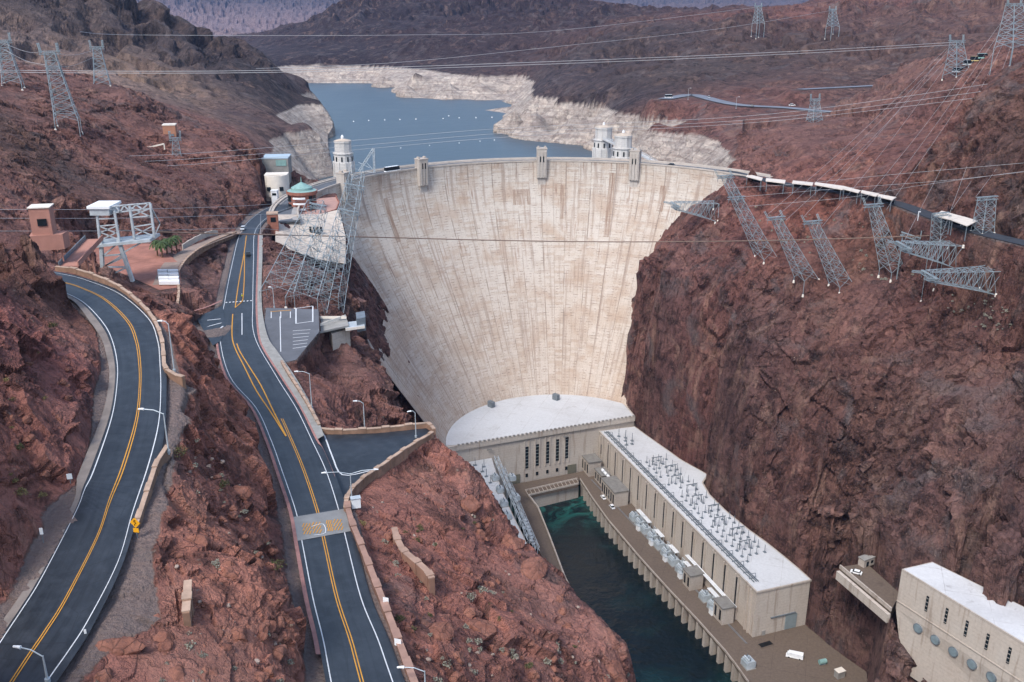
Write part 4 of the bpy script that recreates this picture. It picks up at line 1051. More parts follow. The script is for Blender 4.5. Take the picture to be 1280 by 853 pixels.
org = V3(28, 500, 8)
PH = empty('powerhouse', org, 0, 'central powerhouse at the foot of the dam with broad white roof and tall window strips', 'powerhouse')
A_, B_ = Vector((-31.9, 487.2)), Vector((74.8, 528.5)); dirm = (B_ - A_).normalized(); nrmm = Vector((dirm.y, -dirm.x))
arcR = [dam_pt(a, 67.5, 0) for a in range(64, -77, -4)]
poly = [tuple(A_), tuple(B_)] + P2(arcR)
MB().prism(poly, -4, 37.0).build('wall', M_PH, PH, org)
def off2(poly, o_): return [tuple(Vector(p) + nrmm * o_) if i < 2 else p for i, p in enumerate(poly)]
MB().prism(off2(poly, 1.0), 37.0, 40.2).build('cornice', M_PH, PH, org)
c2 = [tuple(A_ + nrmm * .3 + dirm * 1), tuple(B_ + nrmm * .3 - dirm * 1)] + P2([dam_pt(a, 66.5, 0) for a in range(63, -76, -4)])
MB().prism(c2, 40.2, 40.5).build('roof', M_ROOF, PH, org)
# dentils under the roof edge
Lm = (B_ - A_).length
for i in range(44):
    p = A_ + dirm * (1.2 + i * (Lm - 2.4) / 43) + nrmm * 1.0; MB().box((p.x, p.y, 40.7), (1.2, .6, .7), math.atan2(dirm.y, dirm.x)).build('roof_edge_block', M_GREY, PH, org)
ang = math.atan2(dirm.y, dirm.x)
for i, sx in enumerate([8.7, 14.9, 21.1, 27.0, 32.7]):
    t = (sx - A_.x) / dirm.x; p = A_ + dirm * t
    fr = MB()
    for e in (-1.45, 1.45): fr.box((p.x + dirm.x * e + nrmm.x * .25, p.y + dirm.y * e + nrmm.y * .25, 26.5), (.7, .5, 19), ang)
    w_ = fr.build('window_pilasters', M_PH, PH, org)
    zb = 17.5 + i * .5
    g = MB().box((p.x + nrmm.x * .12, p.y + nrmm.y * .12, zb + 7), (2.1, .3, 14), ang).build('tall_window', M_DARK, w_)
    g.location = (0, 0, 0)
    for v in g.data.vertices: v.co -= org
    fb = MB()
    for q in range(6): fb.box((p.x + nrmm.x * .28, p.y + nrmm.y * .28, zb + 1.5 + q * 2.2), (2.1, .1, .28), ang)
    fo = fb.build('window_bars', simple('window_bar_grey', '#7d8484', .7), w_)
    for v in fo.data.vertices: v.co -= org
    MB().box((p.x + nrmm.x * .12, p.y + nrmm.y * .12, 12.8), (1.5, .3, 2.2), ang).build('small_window', M_DARK, PH, org)
for sx, wd in ((2.2, 5.2), (36.2, 5.6)):
    t = (sx - A_.x) / dirm.x; p = A_ + dirm * t
    MB().box((p.x + nrmm.x * .15, p.y + nrmm.y * .15, 11.3), (wd, .5, 6.6), ang).build('service_door', simple('olive_door', '#6d6a5c', .8, .1), PH, org)
for px in (608, 715):
    p = A_ + dirm * ((sx := (px - 640) * .42) - A_.x) / dirm.x
    MB().box((p.x + nrmm.x * 1.2, p.y + nrmm.y * 1.2, 34.5), (3, .3, 1), ang).build('vent', M_GREY, PH, org)
# roof hatches against the dam
for px, py in ((614, 506), (695, 497)):
    q = U(px, py, 42); MB().box((q.x, q.y, 42), (2.6, 4, 4.5), ang + .4).build('roof_hatch', M_STEEL_D, PH, org)

# the wing on the right bank
IN0, IN1 = Vector((52.3, 520.5)), Vector((107.3, 353.3)); dw = (IN1 - IN0).normalized(); nw = Vector((-dw.y, dw.x)) * -1   # nw points to the river
if nw.x > 0: nw = -nw
angw = math.atan2(dw.y, dw.x); LW = (IN1 - IN0).length
orgw = V3(90, 440, 10)
WG = empty('powerhouse', orgw, 0, 'long right bank powerhouse wing with buttressed wall and a crowded white roof', 'powerhouse')
outer = [(133.5,362.5),(131,370),(126.4,382),(121,395),(116,405),(108.5,424),(103.5,441),(102.5,454),(107,463),(104,468),(100,474),(95,482),(90.5,492),(81,512),(74.8,526.2)]
wpoly = [(52.9, 519.6), (107.3, 353.3)] + outer
MB().prism(wpoly, -6, 33).build('wall', M_PH, WG, orgw)
cen = Vector((88, 440))
def shrink(poly, d):
    out = []; n = len(poly)
    for i, p in enumerate(poly):
        a, b, c = Vector(poly[i-1]), Vector(p), Vector(poly[(i+1) % n]); e1 = (b - a).normalized(); e2 = (c - b).normalized()
        n1 = Vector((-e1.y, e1.x)); n2 = Vector((-e2.y, e2.x)); m = (n1 + n2)
        if m.length < 1e-4: m = n1
        out.append(tuple(b + m.normalized() * d))
    return out
MB().prism(shrink(wpoly, -.5), 33.0, 33.9).build('parapet', M_PIER, WG, orgw)
MB().prism(shrink(wpoly, .4), 33.9, 34.0).build('roof', M_ROOF, WG, orgw)
for i in range(16):
    s_ = 6 + i * 10.3
    if s_ > LW - 6: break
    p = IN0 + dw * s_
    if i % 1 == 0:
        MB().box((p.x + nw.x * .2, p.y + nw.y * .2, 24), (1.35, .5, 14.5 if i else 6), angw).build('slot_window', M_DARK, WG, orgw)
mb = MB()
for i in range(17):
    s_ = .9 + i * 10.3
    for e in (0,):
        p = IN0 + dw * (s_ + .0)
        if s_ < LW: mb.box((p.x + dw.x * 3.9 + nw.x * .35, p.y + dw.y * 3.9 + nw.y * .35, 21.2), (.7, .7, 23.2), angw); mb.box((p.x + dw.x * 6.4 + nw.x * .35, p.y + dw.y * 6.4 + nw.y * .35, 21.2), (.7, .7, 23.2), angw)
mb.build('buttresses', M_PH, WG, orgw)
# end wall door and gutter
E0, E1 = Vector((107.3, 353.3)), Vector((133.5, 362.5)); de = (E1 - E0).normalized(); ne = Vector((de.y, -de.x)); ange = math.atan2(de.y, de.x)
p = E0 + de * 19.5; MB().box((p.x + ne.x * .1, p.y + ne.y * .1, 14), (6, .4, 7.5), ange).build('roller_door', simple('grey_door', '#7f8a8c', .7, .08), WG, orgw)
p = E0 + de * 15; MB().box((p.x + ne.x * .3, p.y + ne.y * .3, 18.4), (13, .5, .5), ange).build('door_rail', M_STEEL_D, WG, orgw)
p = E0 + de * 5.5; MB().box((p.x + ne.x * .1, p.y + ne.y * .1, 11.2), (1.8, .4, 2.4), ange).build('small_door', M_GREY, WG, orgw)
# pipes and cable trays along the roof's river edge
mb = MB()
for k in range(3):
    a = IN0 + dw * 4 - nw * (2.2 + k * 1.1); b = IN1 - dw * 6 - nw * (2.2 + k * 1.1); mb.bar((a.x, a.y, 34.6 + .25 * (k % 2)), (b.x, b.y, 34.6 + .25 * (k % 2)), .3, .35)
for i in range(34):
    a = IN0 + dw * (5 + i * 4.9) - nw * 1.8; b = a - nw * 3; mb.bar((a.x, a.y, 34.2), (b.x, b.y, 34.2), .3, .5)
    if i % 2: mb.bar((a.x, a.y, 34), (a.x, a.y, 36.6), .2); mb.bar((b.x, b.y, 34), (b.x, b.y, 36.6), .2); mb.bar((a.x, a.y, 36.6), (b.x, b.y, 36.6), .2)
mb.build('roof_cable_tray', M_STEEL_D, WG, orgw)

# deck on the right bank, piers, and the plaza
orgd = V3(90, 400, 10)
DK = empty('quay_deck', orgd, 0, 'brown quay deck on pale piers in front of the right bank powerhouse wing', 'quay')
edge = [(39.4,499.6),(40.6,503.5),(45.9,481.1),(52.7,455.9),(65.4,418.3),(75.4,391),(85.0,366.5),(93.1,344.0),(95.6,335.3),(98.5,323.6),(104,300),(140,300),(152,330),(141,348),(134,364)]
edge = edge[1:]
dpoly = edge + [(108.5, 354.8), (54.9, 519.8), (38.7, 511.7)]
MB().prism(dpoly, 8.4, 10.0).build('deck', M_DECK, DK, orgd)
E2 = [Vector(p) for p in edge[:9]]
def along(P_, s):
    for a, b in zip(P_, P_[1:]):
        L_ = (b - a).length
        if s <= L_: return lerp(a, b, s / L_), (b - a).normalized()
        s -= L_
    return P_[-1], (P_[-1] - P_[-2]).normalized()
TL = sum((b - a).length for a, b in zip(E2, E2[1:]))
mb = MB(); s_ = 2.0
n_p = 0
while s_ < TL - 1:
    q, dd_ = along(E2, s_); nn_ = Vector((-dd_.y, dd_.x)) * (1 if dd_.x * 0 - 0 else 1)
    inn = Vector((-dd_.y, dd_.x)); 
    if inn.x < 0: inn = -inn
    c = q + inn * 1.2
    pr = MB().box((c.x, c.y, 3.2), (1.7, 2.6, 10.6), math.atan2(dd_.y, dd_.x)); pr.build('pier', M_PIER, DK, orgd); s_ += 6.2
mb = MB(); 
for a, b in zip(E2, E2[1:]):
    d_ = (b - a).normalized(); n_ = Vector((-d_.y, d_.x)); n_ = n_ if n_.x > 0 else -n_
    mb.bar((a.x + n_.x * 3.4, a.y + n_.y * 3.4, 3), (b.x + n_.x * 3.4, b.y + n_.y * 3.4, 3), .6, 12)
mb.build('back_wall', M_PIER, DK, orgd)
mb = MB()
for a, b in zip(E2, E2[1:]): mb.bar((a.x, a.y, 10.1), (b.x, b.y, 10.1), .5, .9)
mb.build('edge_beam', M_PIER, DK, orgd)
mb = MB()                                            # rail track line on the deck
for o_ in (6.6, 7.2):
    a0 = Vector((47, 503)); b0 = Vector((103.5, 349)); d_ = (b0 - a0).normalized(); mb.bar((a0.x + (o_-6.6)*.9, a0.y, 10.04), (b0.x + (o_-6.6)*.9, b0.y, 10.04), .22, .1)
mb.build('rail', M_STEEL_D, DK, orgd)
# cross deck and left bank deck
CD = empty('quay_deck', (22, 497, 10), 0, 'short cross deck above the water at the foot of the central powerhouse', 'quay')
MB().prism([(5.2,498.8),(9.2,483.0),(38.9,496.5),(40.2,504),(38.7,512)], 8.2, 9.9).build('deck', M_DECK, CD, V3(22, 497, 10))
mb = MB(); a, b = V3(9.4, 484.4, 4), V3(39.2, 499.0, 4); mb.bar(a, b, .8, 7.6); mb.build('face_wall', M_PIER, CD, V3(22, 497, 10))
mb = MB(); mb.bar(V3(9.2, 482.9, 10.4), V3(39.3, 497.2, 10.4), .5, 1.0); mb.bar(V3(8, 489, 10.4), V3(39, 503.5, 10.4), .4, .9)
for i in range(14): q = lerp(V3(9.2, 482.9, 10.9), V3(39.3, 497.2, 10.9), i / 13); mb.bar(q, q + V3(-1.5, 5.9, 0), .25, .3)
mb.build('gate_rails', M_PIER, CD, V3(22, 497, 10))
LD = empty('quay_deck', (14, 450, 10), 0, 'narrow left bank quay deck half hidden by the red bluff', 'quay')
ld = [(5.2,498.5),(9.5,483),(14.6,469),(20,437.7),(26,400),(40,340),(34,338),(20,400),(11,437),(3,470),(-1,496)]
MB().prism(ld, 8.2, 10).build('deck', M_DECK, LD, V3(14, 450, 10))
mb = MB(); E3 = [Vector(p) for p in [(9.5,483),(14.6,469),(20,437.7),(26,400),(40,340)]]
for a, b in zip(E3, E3[1:]): mb.bar((a.x, a.y, 5), (b.x, b.y, 5), .7, 12)
mb.build('face_wall', M_PIER, LD, V3(14, 450, 10))
NWG = empty('powerhouse', (-12, 450, 10), 0, 'left bank powerhouse wing with white roof mostly hidden behind the red bluff', 'powerhouse')
npoly = [(-30,488),(-28,470),(-20,430),(-8,390),(4,350),(22,352),(8,400),(0,432),(-6,460),(-11.6,495)]
MB().prism(npoly, -6, 28).build('wall', M_PH, NWG, V3(-12, 450, 10))
MB().prism(shrink(npoly[::-1] if False else npoly, .6), 28, 28.5).build('roof', M_ROOF, NWG, V3(-12, 450, 10))

# ------------------------------------------------------------------ equipment on roofs and decks
def post_insulator():
    r = empty('insulator_post', (0, 0, 0)); MB().box((0, 0, .15), (1.5, 1.2, .3)).build('base', M_STEEL_D, r)
    MB().lathe((0, 0, .3), [(.14, 0), (.14, 1.2), (.26, 1.3), (.14, 1.4), (.14, 2.3), (.26, 2.4), (.14, 2.5), (.12, 3.6), (.2, 3.7), (.02, 3.9)], 6).build('porcelain_stack', M_STEEL_D, r); return r
def gantry_frame():
    r = empty('roof_gantry', (0, 0, 0))
    for x in (-2.6, 2.6): MB().bar((x, -.4, 0), (x, 0, 4.6), .2).bar((x, .4, 0), (x, 0, 4.6), .2).build('leg', M_STEEL_D, r)
    m = MB().bar((-3.2, 0, 4.6), (3.2, 0, 4.6), .28, .4)
    for x in (-2, 0, 2): m.bar((x, 0, 4.6), (x, 0, 3.6), .16)
    m.build('beam', M_STEEL_D, r); return r
GRP1 = 'insulator posts on the powerhouse roofs'
lab_post = 'grey insulator post standing in the rows on the right bank wing roof'
first = post_insulator(); tag(first, lab_post, 'insulator', 'insulator posts on the right bank wing roof'); used = False
def put(o, loc, rz=0.0, label=None, group=None, cat=None, sc=None):
    global used
    c = copy_tree(o); c.location = loc; c.rotation_euler = (0, 0, rz)
    if label: c['label'] = label
    if group: c['group'] = group
    if cat: c['category'] = cat
    if sc: c.scale = (sc, sc, sc)
    return c
def first_or(o, flag, loc, rz=0.0, **kw):
    if flag[0]:
        return put(o, loc, rz, **kw)
    flag[0] = True; o.location = loc; o.rotation_euler = (0, 0, rz)
    for k_, v_ in kw.items():
        if k_ == 'sc': o.scale = (v_,) * 3
        elif k_ == 'cat': o['category'] = v_
        else: o[k_] = v_
    return o
fl = [False]
spots = []
for i in range(24):                                   # three loose rows along the roof
    s_ = 48 + i * 4.6 + R_.uniform(-.5, .5)
    for d_ in (8.5, 12.5, 16.5, 20.5):
        if R_.random() < .22: continue
        if s_ > 150 and d_ > 16: continue
        p = IN0 + dw * s_ - nw * (d_ + R_.uniform(-.5, .5))
        spots.append((p.x, p.y))
for x_, y_ in spots[:76]: first_or(first, fl, (x_, y_, 34.0), angw)
for s_, d_ in ((12, 8), (15, 11), (19, 9), (20, 13), (24, 11), (24, 7.5)):
    p = IN0 + dw * s_ - nw * d_; put(first, (p.x, p.y, 34), angw, 'grey insulator post at the upstream end of the right bank wing roof', 'insulator posts at the upstream end of the wing roof', sc=1.25)
gf = gantry_frame(); tag(gf, 'low steel bus gantry straddling the insulators on the right bank wing roof', 'gantry', 'bus gantries on the right bank wing roof'); fl = [False]
ORD = ['first', 'second', 'third', 'fourth', 'fifth', 'sixth', 'seventh', 'eighth', 'ninth', 'tenth']
for i in range(9):
    p = IN0 + dw * (52 + i * 11.5) - nw * (13 + (i % 2) * 3); first_or(gf, fl, (p.x, p.y, 34), angw + math.pi / 2, label=ORD[i] + ' steel bus gantry from the dam on the right bank wing roof')
for x, y in ((594, 582), (605, 584), (603, 590), (592, 590), (608, 596), (613, 604)):
    q = U(x, y, 28.5); put(first, q, ang, 'grey insulator post on the left bank wing roof above the bluff', 'insulator posts on the left bank wing roof', sc=1.2)

def transformer():
    r = empty('transformer', (0, 0, 0))
    MB().box((0, 0, 2.0), (4.6, 3.4, 3.4)).build('tank', M_STEEL, r)
    for s_ in (-2.0, 2.0):
        m = MB().box((0, s_, .8), (4.4, .3, .2))
        for i in range(6): m.box((-2 + i * .8, s_, 1.9), (.3, .7, 2.6))
        m.build('radiator', M_STEEL, r)
    for x in (-1.4, 0, 1.4): MB().lathe((x, 0, 3.7), [(.3, 0), (.16, .3), (.26, .7), (.14, 1.1), (.2, 1.4), (.03, 1.8)], 7).build('bushing', M_STEEL_D, r)
    MB().tube([(-1.8, -.9, 4.3), (1.8, -.9, 4.3)], .45, 8).build('oil_conservator', M_STEEL, r)
    MB().box((0, 0, .15), (5.4, 4.6, .3)).build('plinth', M_GREY, r)
    return r
def bus_duct():
    r = empty('bus_duct', (0, 0, 0)); m = MB()
    for x in (-3, 3):
        for y in (-1, 1): m.bar((x, y, 0), (x, y, 5.6), .22)
        m.bar((x, -1, 5.6), (x, 1, 5.6), .22)
    m.bar((-3, -1, 3), (3, 1, 5.5), .14); m.bar((3, -1, 3), (-3, 1, 5.5), .14)
    m.build('frame', M_STEEL, r); m = MB()
    for y in (-.9, -.3, .3, .9): m.tube([(-4, y, 5.9), (4, y, 5.9)], .2, 6)
    m.build('ducts', M_WHITE, r); return r
tr = transformer(); tag(tr, 'silver transformer in the row between the quay road and the right bank wing wall', 'transformer', 'transformers on the right bank quay'); fl = [False]
bd = bus_duct(); tag(bd, 'steel duct frame beside the transformers on the right bank quay', 'duct frame', 'duct frames on the right bank quay'); fb = [False]
nb_ = 0
for i, s_ in enumerate((66, 73, 80, 88, 96, 104, 112, 120, 128, 144, 152)):
    p = IN0 + dw * s_ + nw * 6.0; first_or(tr, fl, (p.x, p.y, 10), angw, label=(ORD + ['last'])[i] + ' silver transformer from the dam along the right bank quay')
    if s_ in (66, 73, 88, 104, 120, 144):
        p = IN0 + dw * (s_ + 3.6) + nw * 4.0; first_or(bd, fb, (p.x, p.y, 10), angw, label=ORD[nb_] + ' steel duct frame from the dam beside the right quay transformers'); nb_ += 1
tn = put(tr, U(935, 833, 10), angw, 'silver transformer cluster near the corner of the brown plaza'); tn['group'] = 'transformers on the right bank quay'
for i, (x, y) in enumerate(((619, 600), (625, 615), (630, 632), (634, 648), (640, 600), (645, 625))):
    q = U(x, y, 28.5); put(tr, q, angw, ['farthest', 'second', 'third', 'nearest', 'upper inner', 'lower inner'][i] + ' silver transformer on the left bank powerhouse roof by the lattice rack', 'transformers on the left bank powerhouse', sc=.8)
def lattice_beam(m, a, b, w, n, t):
    a, b = Vector(a), Vector(b); d = (b - a); L_ = d.length; d.normalize(); r = d.cross(V3(0, 0, 1))
    if r.length < .05: r = V3(1, 0, 0)
    r.normalize(); u = r.cross(d)
    cs = [(-1, -1), (1, -1), (1, 1), (-1, 1)]
    for i, j in cs: m.bar(a + r * i * w / 2 + u * j * w / 2, b + r * i * w / 2 + u * j * w / 2, t)
    for k in range(n):
        p, q = a + d * L_ * k / n, a + d * L_ * (k + 1) / n
        for e in range(4):
            (i, j), (i2, j2) = cs[e], cs[(e + 1) % 4]
            if k % 2: i, j, i2, j2 = i2, j2, i, j
            m.bar(p + r * i * w / 2 + u * j * w / 2, q + r * i2 * w / 2 + u * j2 * w / 2, t * .7)
LF = empty('switch_rack', U(640, 640, 28.5), 0, 'long steel lattice rack standing along the left bank powerhouse edge', 'steel rack')
m = MB(); q0, q1 = U(620, 572, 33), U(662, 672, 31)
lattice_beam(m, q0, q1, 2.2, 22, .22); lattice_beam(m, q0 + V3(4, -1, -6), q1 + V3(4, -1, -6), 1.8, 22, .2)
for k in range(9): p = lerp(q0, q1, k / 8); m.bar(p, V3(p.x, p.y, 10), .3); m.bar(p + V3(4, -1, -5), V3(p.x + 4, p.y - 1, 10), .3)
m.build('lattice', M_STEEL, LF, LF.location.copy())

# small buildings on the right quay
def quay_house(a, b, c_s, depth, h, label):
    p = IN0 + dw * a + nw * (depth / 2 + 2.6); root = empty('quay_building', (p.x, p.y, 10), angw, label, 'building')
    L_ = b - a; MB().box((0, 0, h / 2), (L_, depth, h)).build('wall', M_PIER, root)
    MB().box((0, 0, h + .3), (L_ + .8, depth + .8, .6)).build('roof', simple('grey_flat_roof', '#77746f', .9, .2, .5), root)
    sgn = 1 if Vector((-math.sin(angw), math.cos(angw))).dot(nw) > 0 else -1
    n_ = max(2, int(L_ / 3))
    for i in range(n_):
        x_ = -L_ / 2 + (i + .5) * L_ / n_
        MB().box((x_, sgn * (depth / 2 + .03), h * .5), (1.5, .2, h * .62)).build('opening', M_DARK, root)
    return root
quay_house(6, 17, 0, 8, 9, 'grey flat roofed quay house nearest the central powerhouse')
quay_house(41, 59, 0, 8.5, 9, 'longer grey flat roofed quay house halfway up the right quay')
quay_house(20, 30, 0, 5.5, 6.5, 'low quay house carrying three small tanks')
for i in range(3):
    p = IN0 + dw * (21 + i * 4) + nw * 5.5; t_ = empty('tank', (p.x, p.y, 17.1), angw, ['upstream','middle','downstream'][i] + ' one of three small silver tanks on the low quay house', 'tank', 'small tanks on the quay house')
    MB().tube([(-1.3, 0, .9), (1.3, 0, .9)], .85, 10).build('shell', M_WHITE, t_); MB().box((0, 0, .15), (2.2, 1.4, .3)).build('saddle', M_STEEL_D, t_)
sc_ = empty('switch_cubicle', (0, 0, 0)); tag(sc_, '', 'cubicle')
MB().box((0, 0, 1.5), (2.6, 1.8, 3.0)).build('body', M_WHITE, sc_); MB().box((0, 0, 3.1), (2.9, 2.1, .2)).build('lid', M_STEEL, sc_)
MB().tube([(-.8, 0, 3.1), (-.8, 0, 5.2), (1.6, 0, 5.2)], .18, 6).build('pipe', M_STEEL, sc_); MB().bar((.8, .5, 3.1), (.8, .5, 4.6), .3).build('vent', M_STEEL_D, sc_)
fc = [False]
for i, s_ in enumerate((69.5, 76.5, 84, 92, 100, 108, 116, 124, 148, 155)):
    p = IN0 + dw * s_ + nw * (8.6 if i % 2 else 3.0); first_or(sc_, fc, (p.x, p.y, 10), angw, label=ORD[i] + ' pale switch cubicle from the dam among the right quay transformers', group='switch cubicles on the right bank quay')
quay_house(132, 139, 0, 7, 8, 'small pale quay house between transformers with pipes on its roof')
quay_house(160, 168, 0, 6, 8.5, 'small pale quay house at the downstream end of the wing')
m = MB()
for k in range(3):
    a = IN0 + dw * 118 + nw * (1.6 + k * .7); b = IN0 + dw * 164 + nw * (1.6 + k * .7); m.tube([(a.x, a.y, 18.2), (b.x, b.y, 18.2)], .24, 6)
o = m.build('steam_pipe', M_WHITE, None); o.name = 'pipe_run'; tag(o, 'triple white pipes running along the foot of the wing wall', 'pipes')

# ------------------------------------------------------------------ vehicles
def car(name, body, L_=4.5, W_=1.85, H_=1.5, cabin=(-.28, .22), label='', cat='car', van=False):
    r = empty(name, (0, 0, 0)); tag(r, label, cat)
    prof = [(-L_/2, .35), (-L_/2, .8), (-L_/2 + .15, .95), (L_ * cabin[0] - .25 * (not van), .98), (L_/2 - .25, .92), (L_/2, .7), (L_/2, .35)]
    def ext(pf, w, mat, nm):
        v = [V3(x, s * w / 2, z) for s in (-1, 1) for x, z in pf]; n = len(pf)
        f = [tuple(range(n)), tuple(range(2 * n - 1, n - 1, -1))] + [(i, i + n, (i + 1) % n + n, (i + 1) % n) for i in range(n)]
        o = link_mesh(nm, v, f, mat, r); bm = bmesh.new(); bm.from_mesh(o.data); bmesh.ops.recalc_face_normals(bm, faces=bm.faces[:]); bm.to_mesh(o.data); bm.free(); return o
    mat = simple(name + '_paint_' + body[1:], body, .35, .04)
    ext(prof, W_, mat, 'body')
    a, b = L_ * cabin[0] - .45, L_ * cabin[1]
    if van: a, b = -L_/2 + .1, L_/2 - .9
    ext([(a, .97), (a + .35 * (not van) + .05, H_ - .05), (b - .2, H_ - .05), (b + .45, .94)], W_ * .9, M_DARK, 'windows')
    ext([(a + .4 * (not van), H_ - .06), (a + .4 * (not van), H_ + .02), (b - .25, H_ + .02), (b - .2, H_ - .06)], W_ * .88, mat, 'roof')
    for x in (-L_ * .31, L_ * .31):
        for s in (-1, 1): MB().tube([(x, s * (W_/2 - .2), .34), (x, s * (W_/2 + .02), .34)], .34, 12).build('wheel', M_BLACK, r)
    return r
def place(o, p, rz): o.location = p; o.rotation_euler = (0, 0, rz); return o
def mid_at(row, t):
    p = rowpt(t, row); q = rowpt(t, row - 4); d_ = q - p; return p + V3(0, 0, .02), math.atan2(d_.y, d_.x)
p, a = mid_at(319, .68) if False else (U(310.5, 319, 181.02), 1.83)
place(car('parked_car', '#2b2f33', label='dark car driving away on the middle road below the dam approach', cat='car'), p, a)
place(car('parked_car', '#b9bec2', label='silver car at the bend where the middle road swings onto the dam', cat='car'), U(304, 287, 179.9), 1.65 + math.pi)
bus = car('tour_bus', '#e3e4e4', 11.5, 2.5, 3.3, van=True, label='white tour bus crossing the dam crest', cat='bus'); a_ = -26
place(bus, dam_pt(-21.5, 143.5, 178.0), DN - math.radians(-21.5) - math.pi / 2)
place(car('parked_car', '#25282c', label='dark car on the crest road near the right end of the dam', cat='car'), dam_pt(56, 145, 178.0), DN - math.radians(56) + math.pi / 2)
place(car('parked_car', '#e4e4e2', label='white car on the right quay nearer the central powerhouse', cat='car'), U(754, 623, 10.02), angw)
place(car('parked_car', '#d9dadb', H_=1.7, label='second white car on the right quay, downstream of the other', cat='car'), U(765, 635, 10.02), angw)
for i, (x, y) in enumerate(((656, 653), (659, 662), (662, 671), (664, 679))):
    place(car('parked_car', ['#e4e4e2', '#dfe1e2', '#ccd0d4', '#e2e2e0'][i], label=['farthest','second','third','nearest'][i] + ' of the four pale cars parked on the left quay deck', cat='car'), U(x + 1, y, 10.02), angw + .1)
place(car('parked_car', '#e6e6e4', label='white car parked on the rock bench above the plaza', cat='car'), U(1070, 717, 60.05), math.radians(150))
tk = car('flatbed_truck', '#e6e6e4', 7.2, 2.4, 2.6, van=True, label='white truck parked on the brown plaza at the end of the wing', cat='truck'); place(tk, U(993, 822, 10.02), math.radians(160))
for ch in list(tk.children):
    if ch.name.startswith('windows'): bpy.data.objects.remove(ch)
MB().box((-1.0, 0, 1.75), (4.9, 2.3, 1.7)).build('cargo_box', M_WHITE, tk); MB().box((2.35, 0, 1.5), (1.5, 2.1, 1.1)).build('cab', M_WHITE, tk); MB().box((3.12, 0, 1.65), (.1, 1.8, .6)).build('windscreen', M_DARK, tk)
place(car('parked_car', '#c9cdd0', H_=1.9, van=True, label='pale van parked under the pink ramp beside the gantry yard', cat='van'), U(112, 322, 190), math.radians(60))
for i, (x, y, c_) in enumerate(((990, 132.5, '#e2e2e0'), (1006, 129, '#30343a'), (1078, 137, '#26292e'), (1102, 137.5, '#d9dadb'), (940, 134, '#3a4048'), (886, 122.5, '#c6c9cc'))):
    q = U(x, y, 192.2); place(car('parked_car', c_, 5.5, 2.2, 1.9, label=['white car left of the far pylon on the upper terrace','dark car directly behind the far pylon on the upper terrace','dark car right of the far pylon on the upper terrace','pale car at the right end of the upper terrace road','grey car in the middle of the upper terrace road','silver car at the bend of the upper terrace road'][i], cat='car'), q, .3 * i)
q = U(836, 122.5, 192.2); rv = car('camper_van', '#ececea', 8, 2.6, 3.2, van=True, label='white camper van at the left end of the upper terrace road', cat='camper van'); place(rv, q, 0.2)
for i, (x, c_) in enumerate(((1203, '#dfe1e2'), (1215, '#d6d8d6'), (1223, '#c9b27a'), (1231, '#9fc9c0'))):
    q = V(x, 54.5, 640); q.z = gz(q.x, q.y) + .1
    tr_ = car('box_trailer', c_, 7, 2.6, 3.4, van=True, label=['leftmost white box trailer on the ridge beside the large pylons','second white box trailer on the ridge beside the large pylons','tan box trailer on the ridge beside the large pylons','pale green box trailer on the ridge beside the large pylons'][i], cat='trailer'); place(tr_, q, .1)
# ------------------------------------------------------------------ lattice pylons
def pylon_mesh(base, top, wb, wt, n, t, m):
    base, top = Vector(base), Vector(top); ax = top - base
    X_ = V3(1, .35, 0).normalized(); Y_ = V3(-.35, 1, 0).normalized()
    if abs(ax.normalized().z) < .75:
        X_ = ax.cross(V3(0, 0, 1)).normalized(); Y_ = X_.cross(ax).normalized()
    cs = [(-1, -1), (1, -1), (1, 1), (-1, 1)]
    def cn(s_, c):
        w = wb + (wt - wb) * (s_ ** .85); return base + ax * s_ + X_ * c[0] * w / 2 + Y_ * c[1] * w / 2
    for k in range(n):
        s0, s1 = (k / n), ((k + 1) / n)
        for e in range(4):
            a, b = cs[e], cs[(e + 1) % 4]
            m.bar(cn(s0, a), cn(s1, a), t)
            m.bar(cn(s0, a), cn(s1, b), t * .6); m.bar(cn(s0, b), cn(s1, a), t * .6)
            m.bar(cn(s1, a), cn(s1, b), t * .6)
    return X_, Y_, cn
M_PYL = simple('pylon_steel', '#8d989d', .5, .12, .3, metal=.25)
